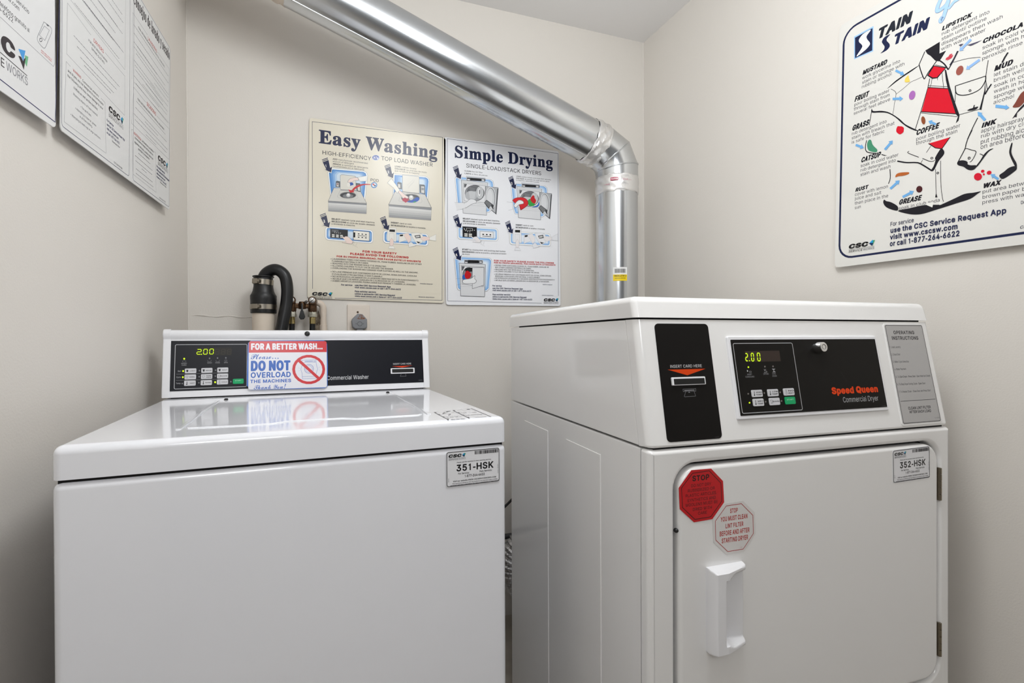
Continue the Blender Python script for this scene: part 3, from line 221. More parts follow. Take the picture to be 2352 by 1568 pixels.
"bé":"*l(n&F)G&D)b&I)v&P*/&]*?&m*J&}*S(6*R(A*K(H)r(T)h(P)Z(=)M(3):(/)#(0(n(6(e(=(Y(J(S(X(V(]*H(]*R(b*W(i*W)/*S)N*L)e*@)}*/*6)v*D)^*N)I*S)}+C){+Q)o+Y):+Y)/+T(e*g(e*[(m*S(C*C(&*-&m)j&a)F&[),&^(_&e(D&r(&(&&m(9&[(O&N|(V)E(Z)Q(i)b(x)i).)l)A)i)M)b)X)T)_)F",
"rí":"(j&n&K&r&H(A&H(C&K(C*H(A*K&r*K&n*H|&q*m&u*k(>*k(o+X(l+Z(;+Z",
"bí":")#&q&K&y&H(L&H(U&K(]&T(]*A(Y*L(N*R(U*X)*+B))+Q(w+Y(B+Y(9+U&l*f&m*[&v*R&l*J&i*A&i&Y&l&Q",
"ró":"*h(h&E)(&B)B&D)X&J)m&S*%&d*8&z*C(6*K(O*N(t*M)6*G)O*:)p*+*))o*<)X*F)B*L),*N(l*L(T*F(A*<(1*/&x)r&l)X&e)B&b))&c(]&h(B&q(,(#&q(7&[(M&N|(r&p(c&v(T($(B(?(8(g(9)6(E)X(X)p(f)x(v)~);)~)V)p)d)d)n)R)x),)w(])k(9)U&{);&p|(p*m(r*k);*k)m+Y)8+Z",
"bó":"*s(m&F)1&C)J&E)b&K)y&U*2&e*B&v*N(0*Z(P*_(o*]):*V)T*I)s*:*-*(*=)l*J)L*S*$+C)~+Q)r+Y)=+Y)1+S(g*f(g*[(o*S(J*G()*/&m)j&a)F&[),&^(_&e(D&o(-(%&n(9&[(O&N|)#(0(k(9(Y(M(R(l(R)/(Z)L(h)^({)j)7)k)L)e)^)P)i)4)j(l)b(M)Q(9)=(0",
"rú":"*d(V&H(}&E)?&L)W&Z)j&o)j&s)j&K)m&H*=&I*=*J)m*K)i*H)i([)e(A)Y(.)L&})8&s)$&q(l&t(Y&}(N(.(F(A(C(W(C*H(>*K&r*K&n*H&n(Q&r(2&{&r(.&_(A&P|(n*l)<*l)j+V)j+Z)8+Z)5+X",
"bú":"*p(]&H(w&E)3&F)J&L)Z&T)e&K)o&H*>&H*L&P*N&Y*N*A*L*I*D*P)l*R)[*I)X(R)S(F)J(;)=(4)-(1(z(2(m(8(d(B(_(O(Z*I(R*P(I*R&y*R&l*I&i(X&n(2&z&r(/&a(B&Q|(o*R)@*P)K*U)~+B*#+K)x+U)o+Y)=+Y)0+U(f*h(f*[",
"rñ":"*d&n&K&r&H(A&H(C&K(C)8(G)R(Q)f(_)r(o)z),*#)?){)Q)s)^)f)f)R)i)<)i&K)m&H*=&I*<)X*1)}*%*2)r*?)d*F)L*M)$*L(l*G(Z*>(D*$(A*J&r*K&n*H|(:*y(Z*x(a+,(i+0)<*x)U*y)a+#)j+/)o+<)r+O)q+R)R+R)K+B)B+?(s+Q(c+S(T+P(G+H(A+?",
"bñ":"*p&q&K&y&H(L&H(T&K(Z&Q(_)H(d)T(n)a(z)h)0)k)@)i)K)d)S)X)X)K)[&Q)e&J)o&H*>&H*L&Q*N)?*K)a*E)u*<*-*/*;)x*G)Z*R)=*U(w*Q(]*E(S*O(I*R&y*R&l*J&i*A&i&Y&l&Q|(=*_(g*^(p*c(w*l)C*])S*])e*b)s*k*$*~**+:*)+H){+O)r+Q)P+Q)@+C(w+Q(d+R(R+N(@+@(6++(3*k",
"rÑ":"+Z&t&K&w&H(I&H(K&K(I*c)#)f*O&I+-&H+0&K+/+K*X+L*W+H*X(?*U(9*8(m(S+K&u+K|(e+y)++z)0,/)7,2)f+z*$+z*2,)*9,2*?,B*@,R)},S)y,R)v,E)l,@)>,S)#,R(s,K(j,?(e,/",
"bÑ":"+c&v&K(#&H(T&H(_&L(e&T(f)v*B&N*I&I*S&H+.&H+8&N+=&Y+=+:+6+H+++L*V+L*L+H*F+@*F)(*C)#(i+F(Z+L(&+L&x+J&r+E&n+:&n&Y&q&Q|(k+W)5+W)=+])B+f)j+V)~+V*0+Z*@+g*J+v*P,3*O,A*I,H*@,K)w,K)p,G)j,=)B,L)/,L(y,G(g,8(Z+x(Z+b(b+Z",
"rÁ":"+;&S&K&V&H(.&H(Q(Q*0(R*V&H+.&H+0&K)]+L)$+K|(f)%(d)))?*r)B*t)z)%|).+m)S+m*),X*),[)O,[)-+p",
"bÁ":"+D&W&K&a&H(7&H(D&M(i(J*%(J*I&L*S&H+*&H+4&J+:&Q+;&a)r+@)m+G)b+N*;,>*:,J*0,R)Q,S)H,O)B,G(}+a(}+W))+N(u+A&Q&a&P&T|)()8)E*5)f):)c)7",
"rÓ":"+c)4&F)S&C)u&F*7&N*X&b*s&x+)(4+7(P+@(q+D):+C)n+;*7+0*S*s*x*Z+3*7+F)u+N)V+Q)6+N(t+F(P+4(;*{((*b&t*C&k*#&f)M&h)&&o(^&{(@(8&x(O&c(j&R|)C&t)-&z(t(*(a(:(Q(M(F(e(@({(=)=(>)h(C*&(K*=(W*P(g*b(~*r)6*y)I*~)b*~){*w*7*l*K*Y*Y*G*d*4*k)u*o)M*m)-*h(n*^(V*Q(B*>(.*.(#)u&w)]&s|)@+n)C+l)h+m*=,Z*;,])e,]",
"bÓ":"+j)7&G)X&D)z&F*?&O*d&d*{&w+4(5+B(Q+L(r+Q)J+N)n+F*7+5*]*{*x*d+2*?+E)v+O*L,=*K,K*?,S)g,S)Y,N)5+c)4+X)9+O(u+F(Z+:(7*x&v*Q&g*%&b)[&c)*&k(a&w(B(5&z(M&d(k&R|)K(4)8(8)%(B(h(](](u(W)0(W)c(d*1(y*L)+*U)>*_)c*c)v*^*,*V*;*K*I*9*W)n*Z)U*Y)2*N(g*9(H*,(>)s(6)_(3",
"rÉ":"*j&t&K&w&H*H&H*J&K*J&s*H&u(M&v(K&y(M)6*8)6*=)8*<)c(M)d(K*y*E*z*I*}*H+K&u+K|(x+m)D+m)t,X)t,[)@,[",
"bÉ":"*u&v&K(&&H*I&H*S&K*Y&T*Z(&*V(/*P(4(f(5(f))*=))*H).*M)7*M)d*C)o(i)q(f)s(f*_*F*a*P*c*W*k*X+=*P+J*F+L)R+N*,,>*+,J)z,S)E,S)8,N(n+a(n+W(t+N(s+M(#+L&u+H&p+B&n&Y&q&Q",
"r•":"*S(e(3))(0)9(3)I(:)a(M)o(k)r)-)h)L)O)g)6)s(p)t(R)k(;)U(.)9(,(w(5(X(H(B",
"b•":"*a(j(.)6(,)V(6)q(L*((l*))8)x)U)^)q)?*#(s*$(Q)u(8)^(()@($({(1(V(I(<",
"sE":"++&R&K&Z&H*b&H*i&K+$(W*}(^*x(a*h(b*b(^*R(A*D(/*4&~)z&t)U&n)2&n)*&q)((%)))+)B)&)Q(w)Z(e)d(A)k(>)w(?)~(A*$(G*#*1)w*6)f*4)b*.)Y)l)N)Y)?)O)))L))*X),*])2*^)R*^)n*Z***R*7*J*@*=*M)q*S)n*b)n*f)p*i)v*i*y*f+$*^+&&^+&&S*~&R*v&S*h&V*f&l*d&u*_&y*X&}*L&~(,&{&t&v&k&l&g&V&e&R&b&P&Q",
"sa":"*?(&&D(9&B(U&E(g&K)&&W)0&K):&E)G&B)^&B)l&F)}&M*5&a*6&h*.&t*(&v)x&r)w&t)w)+)t)C)q)O)h)_)S)q)@)y)-)}(k*#(L)}(6)v&~)m&p)c&f)U&_)C&b).&m(y(%(q(2(q(?(t(I(y(Q)((U)1(V)=(Q)I(I)U(L)Y(a)](n)Z(v)U({)I(z)#(F(n&y(Z&f(J&X(8&T&z&[&a&m&M|(]&r(V&w(S()(T(;(W(D(g(T(z(^({(%(l&t(d&q",
"ss":")r&d&D&k&B&w&C(&&M(*&N(T&B(y&C);&O)E&V)Q&h)Z&~)](8)Y(M)S(])I(j)8(w(Q)=(L)C(I)L(L)U(T)[(b)](o)Z(})S)+)I)8).)>)+)N),)R)4)R)v)N)~)>*#)5)u(b*#(D)}(7)x(&)p&w)h&l)X&e)F&b)1&e(y&m(j&{(Y(-(P(n(/(u(%(w&w(r&l(i&f(Z&d(J&g(=&o(1&~&~(D&w(F&h(F&c(D&a(>&a&J",
"sy":")z&c%F&z%C(9%H(I%R(Y%f(n&3)d)J)l)X){)a){)q)x)w)r)x)-)x)&)v)#)q)$)a)*)[):)Y)=)S({(a(Z)V(])Z(n)](r)a(s)q(p)w(k)x&K)x&D)t&D)a&H)]&S)Y&])M(P&K(E&-(6%s(.&0(%&8&w&<&_&=&T&9&J&0&B%x&D%c&N%Q",
"sW":",J(j&D(n&A)#&A)+&D)-&G)})R*$)Q*l&G*t&A+*&A+.&D,3*E,A*^,S*h,T*x,S+#,J+&+P+&+H+#+F*x+H*h+M*e+e*a+h*T+e*E+=).+9),*e*W*f*^*j*b*~*e+**h++*x+)+#*~+&):+$)7*x)8*h)>*e)N*c)W*^)^*R)j*3)>(~):({(i*B(d*T(e*^(h*b({*f)$*h)%*x)#+#(x+&&E+&&=+#&;*x&=*h&R*a&]*N",
"sh":"*Y&U&K&]&H(v&H)$&L),&H*C&H*I&I*N&N*L&b*=&g*8&n*7)/*5)D*/)Y*%)h)t)s)[)})H*#)8)}(})u(l)k(i)m(i*y(c+%&]+&&T*}&U*j&Y*f&h*d&l*]&m*O&m&t&i&h&U&b&S&Q|)$&b(l&h(j&n(i)8(m)>(w)G)$)K)/)L)5)J)8)G):););&w)7&h",
"si":")1&U&K&]&H(v&H(}&J)$&N)#&b(m&h(j&q(j)p(g)v(c)x&])x&U)s&U)a&Y)]&i)Y&m)P&m&w&i&h&Y&e&S&^|(3*1(D*1(T*6(c*@(j*O(k*a(f*q(Z*}(J+*(7+,(&+&&t*v&m*g&l*R&r*D(#*7",
"sn":"*Y&U&K&]&H(v&H)$&L),&H*C&H*L&K*N&Q*M&a*I&d*=&g*8&n*5)D*0)V*$)j)q)u)a){)L*#),)y(l)l(i)m(f)v(_)x&])x&V)v&S)p&U)a&Y)]&h)Y&l)P&m&w&i&h&Y&e&S&^|)$&b(l&h(j&n(i)8(m)>(w)G)$)K)/)L)5)J)8)G):););&w)7&h",
"sg":"*3(5%F(N%C(s%C)I%K)Y%Q)n%^*$%r*,&-*,&E*%&W)s&i)d&q)O&w)/&{(Q&}(H($(G(*(K(0(T(5(~(5)?(;)R(D)d(Q)p(e)u(z)t)8)n)G)q)J*&)J*-)P*.)m*))t)F)t))){(p*#(K)}(8)w&{)l&k)]&^)L&W);&V),&W(w&](h&h(V&t(K()(B&h(/&Y&u&W&i&X&Z&b&K&k&B&V&0&Q&&&Q%r&X%c&e%V&x%L|([%f(D%j(7%r(3%x(4&#(8&,(>&1)9&1)F&/)M&*)M%x)I%r)?%l)%%g|(c(S(X(Y(S(e(P(w(P)5(R)J(W)V(_)](i)^(s)Y(y)M(})5({(w(u(Z(m(T",
"sS":"*a&h&D&p&A(%&B(,&M(3&P(Y&E(n&B)0&B)J&E)b&K)x&V*.&e*;&t*H(4*K(O*H(p*=).*,)@)q)O({)v(g*&(X*3(S*E(Y*V(g*d(t*h)&*i)<*e)M*Z)c*H)r*0)})q*()n*8)n*<)r*=)x*=+&*9+-*$+.)z+*)v*{)r*z)0+-(q+.(]++(L+%(9*u(**h&y*Y&n*?&k*#&p)_&y)K(/):(I)%)J(P)U(C)Y(1)S&x)D&j)*&d(w&e(d&j(R&s(@(.(4(F()(i&~(k&m(k&f(d&f&J",
"sm":"+}&U&K&]&H(v&H(}&L),&H*@&H*F&J*P&H+l&I+q&N+p&a+l&d+_&g+Y&n+W)A+Q)V+I)g+7)v+()}*n*#*^)~*M)x*6)l**)_)~)j)r)s)U)~)B*#),)z(y)t(i)i(h)s(_)x&])x&V)v&S)p&U)a&Y)]&h)Y&l)P&m&w&i&h&Y&e&S&^|(}&b(l&h(i&n(h)8(k)>(u)G),)L)2)K)5)G)8);)8&t)5&h|*C&e*6&h*3&q*3);*C)I*S)L*Z)G*^)8*^&q*Z&h*V&f*F&c",
"sp":"*R&U%G&]%D)(%D).%E)2%M)0%])+%a(r%d(l%j(i%}(i&L(l&O)$&E)2&B)Q&C)c&I)s&R*0&m*:((*B(C*E(c*C({*<)<*2)Q*%)c)m)s)X){)B*#)$)z(i)l(e)t(^)x&])x&U)t&U)b&Y)]&j)W&m)K&m&(&k%g&d%b&V%^&S%Y|(y&o(p&u(i(((i)9(v)K)$)P).)P);)I)B)9)G(o)F(F)A(+):&u).&n",
"sl":")2&U&K&]&H(v&H(}&J)$&N)#&b(m&h(j&q(j*y(g+$(c+&&]+&&U*}&V*j&Y*f&i*d&m*U&m&z&l&n&i&h&Y&e&S&^",
"se":"){(J&D(g&A(z&C)3&I)C&P)S&])d&n)q(%)n(.)](:)V(8)H())9&y)-&w(w&y(i(%(a(/(X(;(S(P(R(](U(_)h(_)p(g)m)1)e)I)])U)S)b)C)o)%){(g*#(R)}(?)w(/)n&y)b&i)M&^):&W)(&T(m&U(M&Z(5&c&~&n&k($&V(5&L|(R)((R):(X)R(d)](m)^(t)Z({)L(~)(",
"sD":"+Q&V&K&^&H)=&H)u&L*G&Y*l&r+,(8+;(b+?)8+:)g+4)}*{*C*j*U*W*e*D*o)q*})9+&&Z+&&T+$&Q*y&R*j&W*e&l*c&v*^&z*R&}*@&{&w&v&k&Z&f&V&b&T&Q|)3&k)+&n)&&~)&*L)**])9*a)V*[)h*R)y*@***(*1)d*4)8*.(W*%(;)x(-)k&y)]&q)I&l",
"sr":")q&U&K&]&H))&H)0&K)2&Q)0&b),&e(o&i(k&n(j(z(l)/(s)=(})D)))A)6)2)B)-)U),)g)4)q)A)t)S)p)g)d)u)O)~)5)}(})t(i)e(g)s(_)x&])x&X)v&U)p&U)a&Y)]&i)Y&m)P&m&w&i&h&Y&e&S&^",
"sC":"+>)0&D)Q&A)p&C*2&I*I&R*b&a*w&s+/(.+1(4*z(E*t(G*n(C*W(.*F&})~&m)c&j)H&n)1&y(~(.(p(F(i(j(f)7(i)c(p*-(z*E)/*W)A*d)[*h)v*d*2*V*F*E*Y*+*i)i*n)g+#)g+))o+)+&+#+-*k+-*a*w*U*s)~+))c+-)5++(r+#(S*r(:*_&y*B&k**&_)f&Y)7&^(g&j(F(&&}(=&g(b&P",
"so":"*:(Q&D(m&A))&C)<&H)O&P)a&])p&n)~()**(>*-(V*,(v*&)1)y)C)m)U)Y)h)F)t)3)z(p*#(X)}(E)w(2)n&})c&n)R&b)@&W)(&T(m&T(S&Y(8&d&~&p&k((&W(;&L|(f&d(Z&n(U(%(R(M(R)((U)@(Z)R(c)[(p)_(v)^(~)X)))O),)C)0(s)/(;),&z)%&k(v&c",
"sj":")9&P%F&d%C&w%C(A%L(M%R(^%b(k%x(q&B(q)q(l)x&a)x&W)t&W)a&])]&q)X&u)M&u&-&s%o&n%f&b%f&k%x&j&0&e&9&]&?&L&E&<&E&,&>%}&0%y%{%}%l&,%Z&<%N|(:*2(M*2(Y*8(f*A(n*P(o*d(i*s(^+#(M+,(:+,(*+&&x*v&p*g&p*S&v*D(**7",
"sd":"*Q(B&D(X&A(j&C(w&F)0&Q)4&D)=&A)n&K*A&P*F&S*F&h*A&l*3&q*/&~*/*x*++%(p+%(k*x(m*i(r*f)+*c)1*[)2)s)0)q(w)z(j)~(U)~(B)z(2)s&})g&l)S&c)B&Y)+&T(g&U(G&[(,&g&q&v&[(/&L|(p&m(g&o(a&t(X()(S(D(R(m(T)+([)C(g)O(t)R)*)M)2)@)2(/)0(%))&w(z&p",
"sv":"*#(T&D(Y&B(j&A(q&F)d)I)l)V){)^*$)c*$)s){)w)-)x)&)v)$)o)&)_)*)]):)Z)?)U(z(c(Z)U(])Z(n)[(s)_(t)o(q)w(j)x&N)x&H)w&E)s&F)_&U)X&^)L",
"sc":")u(K&D(g&A(z&C)3&H)C&N)S&Y)c&h)q&z)n(%)d(/)](0)=&w)-&t(z&v(p&z(f()(V(A(O(g(O)1(V)L(a)X(m)](w)[(z)U(z)C(~)3)*)))3(~)C(z)S(})b)))i)4)k)I)c)_)R)o)9){(~*#(g*#(R)z(=)s(,)h&s)T&f)B&[).&U(s&T(S&W(>&_()&l&n&}&Z(5&M",
"cP":"+0(F&E(f&B)$&D)?&I)_&V*$&m*9((*N(F*a(k+&(r+>(z+W),+l):,&)T,+)c,.)s,&*2+y*?+l*L+n*O,/*X,/*a,(*d+v*c+T*Z+1*g*q*j*S*j*0*f)g*Z)B*L)(*>(k*,(W)r(K)Z(F)G(G)4(Q)#(f(r(}(m);(n)N(s)_(})s)1*$)A*.)Q*4)f*6)y*5*8*1*B*)*B*$*<)s)q)_)P)B)6)3).)$)*(r))(f).(])7(Y)D(^)T(h)f)(*()?*8)U*C*)*Q*e*W+&*T+;*O*l*2*T)v*?)Z)u(x)N(l);(_):(V)B(R)g(_)j(])K(();&n)+&a(r&V(Z&T(J&Y(=&f(<&m(?&p(W&x(f(*(h(3(g(=(a(F(W(L(G(P(7(N(*(I&y(@&s(6&o(*&o&t&s&g&y&[(*&Q|*k)&*j)+*r)A+/)v+?*5+J*@+M*@+Q*5+Q)}+M)i+F)W+<)G+.)8*{).",
"cl":")c&~&E(4&B(N&G(c&S)+&t)+&w(y(((^&j(K&[(D&Y(B&[(B&d(Q(*)r*R)q*V)2*P(;)%(((i&c(I&b(F&e(C&o(=&r(>&t(=&g&w&e&j&g&[&o&N",
"ce":")_&{&E(A&B(b&J)*&[)D&t)D&w)<(%)8(&(v&j(^&](=&V(4&W(1&[(3&j(8&w(Z(%(t(0)/(<);(H)C(V)E(e)B(r):({)/)((y)+(f)*(T)%(.(m&t([&e(K&S(0&P&z&Q&m&V&a&a&T&m&K|(D(1(A(3(D(9(Z(](l(n(v(q(y(k(y(b(p(M(Z(:",
"ca":"*=&t&E(.&B(A&F(T&O(f&](m&O(v&G)(&B)5&C)K&J)j&^*&&t*&&w)w(&)R&g)H&b)F&d*%)&*%)+)H)*)D)&)?(u)8(~)/))(y),(i)*(J(}(*(h&q(U&c(C&W(0&S&z&S&j&Y&X&g&K|(4&T(.&[(1&m(=(-(L(F(^([(o(l(}(s),(p)1(h)0(])%(F(n(*([&m(J&[(>&U",
"cs":")A&f&E&r&B(,&B(H&H(d&X)-&z)-&~(~(-(z(-(t(&(q()(r(<(m(O(W(t(X({(a)-(_)4([)7(R)9(K)5(?)$&c(I&l(>&o(=(<(a(;(C(7()(/&m($&[&v&U&q&X&z&c&}&m&y&v&o($&f(%&Z($&Q&z&M&s&J&f&M&X&W&L",
"cT":"*h(B&E(X&B(z&B)P&K)x&^*>&z*O(6*d(Y*l(u*{)f+%)s+0*)+/*4+$*4*r*-*I)c*.)7)n(P)](1)J&t)6&d(~&Z(g&U(N&V(?&[(5&e(3&m(;&s(N&v([($(c(3(^(C(N(O(;(R(((N&s(C&j(6&f(*&g&t&k&g&q&[&}&R(2&J|(x(k)<(k)Y(u)q).*()J*,)c*+)}){*;)q*B)j*<)j)})e)f)Y)P)L)>)<)/)-)&(w)((k)1(g);(g)D(j)Q(q)c).*$)L*<)n*J*7*N*W*G+,*5+H*1+X*1+j*7+z*C,,*R,-*a,%*c+p*[+[*Z*c*j*A*j)n*a)C*K))*9(p*&(])f(T)Q(R);(W)&(g(s",
"ch":"*O&Q&E&T&B(9&F(c(*(y(F):(b)S(p)V(n)0(A(}(*(x&w(x&j(z&[)$&R)-&I)7&D)D&B)P&D)i&P*4&t*4&w*((&)^&c)S&[)O&[)U&j)y(=*((P*)(b*%(n){(x)r)%)b)+)P)*)8(x({(f(x(h)r*R)r*U)3*O(I)4(0(n&h(I&s(=(%(G(((F",
"cn":"*T&G&E&J&A(8&E)%(F)E(d)Y(o)Z(n)9(F))(/)#&z(~&j)$&[)*&Q)9&E)L&C)d&K)z&[*8&s*9&v*-(&)d&d)T&[)X&f)u(/**(I*-(a*((t)z(~)q)))d),)U)*)<(x(s(X(o(t(g)&(_)*(T)*(A)#(-(n&e(K&e(G&l(?&r(=(4(Y(5(V",
"ck":"*D&Q&E&T&B(5&F(d(A(g(B(m(<)%(=)*(9(s&w(n&d(n&X(r&O)%&D):&B)P&J)j&[*(&t*(&w)y(%)u(&)V&h)U&j)Z&~)Z(3)S(@)C(M)V(h)[(Y)h(R)u(Q*((W*.(b*0(n*.(x*#)&)k),)V)()I(x)-(T(l(P)q*R)q*U)2*O(L)9(1(r&g(I&s(=($(G(((F",
"cY":"+-(o&F)A&C)m&K*8&]*Y&y*l(4*{(M+P)p+j*?,&*],(*d,$*g+r*e+X*R*M);*&(r)m(e)h(h)j(r*;)T*J)v*M*,*L*<*G*I*?*U*/*c)z*i)f*k)N*i)8*c(u*U(^*F(J*6(4)s())T(&)E());(-)1(6)((G(}(^)#(r),)+);)>)T)I)p)K*3)I*<)E*A)>*A)8*<)+)s(z)[(l)F(Z)8(J)3(C)5(=);(;)K(B)c(W*((x*A)E*S)f*V)t*O)w*I)v*@)n*/)I)T)=)>)8)():(l)A(^)K(V)X(Q)f(Q)~(Y*C(s*D(r*$(7)j&q)P&])>&U)+&T(u&W(h&a(b&k(e&q)$&v)2(&)6(0)6(:).(H(x(Q(e(R(S(M(G(D(=(7(9(*(9&t(=&g(D&](P&Q",
"co":")q&x&E(5&B(R&H(p&X),&[)<&d)Y&x)Y&~)O(-)@&~)<&{);&~)J(9)P(P)M(k)C(z)6)&)%)+(p)+([)((5(p&o(S&b(C&X(3&T&~&T&p&W&d&_&U&k&K|(;&W(8&a(:&m(R(@(c(V(s(h)%(q),(p)0(h).(S(w(1(m($(_&{(U&s(Q&m(O&a(E&Y",
"cu":"*Z&x&F(2&C(H&H(a&S(w&h)&&Q)0&I):&E)V&D)r&O*@&u*4(&)h&a)^&Z)X&]*D)(*A),)S)%);(T(~(2(a&m(L&_(H&a(G&e(M&u).)()*),(?)&(<)$&c(J&c(G&l(=&s(@&u(>&e&q&d&]&k&P",
"cG":"++)0&D)^&A*2&H*A&N*U&Z*c&f*p&w+#(<+2(m+B)-+C)1+?)5+3)2*X(m*8(_)u([)j(a)b(g*5(y*N)/*n)F+/)e+A*(+G*>+D*Q+6*c+)*i*v*k*c*j*N*f*$*S)Z*:)B){)1)Y)-)@).)0)4(w)0(u(t(y(k)#(a)-(W)=(V)V(_)o(s*1)0*H)M*Z)O*c)J*f)=*e)-*b(t*X(R*C(=*+(1)h(0)M(8)3(I(z(V(q(k(i)#(f)=(e)O(U)e(L*((J*B(O*2(1)t&l)a&Z)M&T)=&T)-&X(~&_(y&f(z&l)#&o)9&v)D($)H(5)@(E)4(L)#(N(n(K(](B(R(5(O()(P&s(T&f(_&W(k&P|)b(})a(~)d)0)s)P*+)o*?*.*U*D*j*Q*z*W+%*W+,*T+4*G+3*8+))~*q)e*X)M*A)<*()."}''')
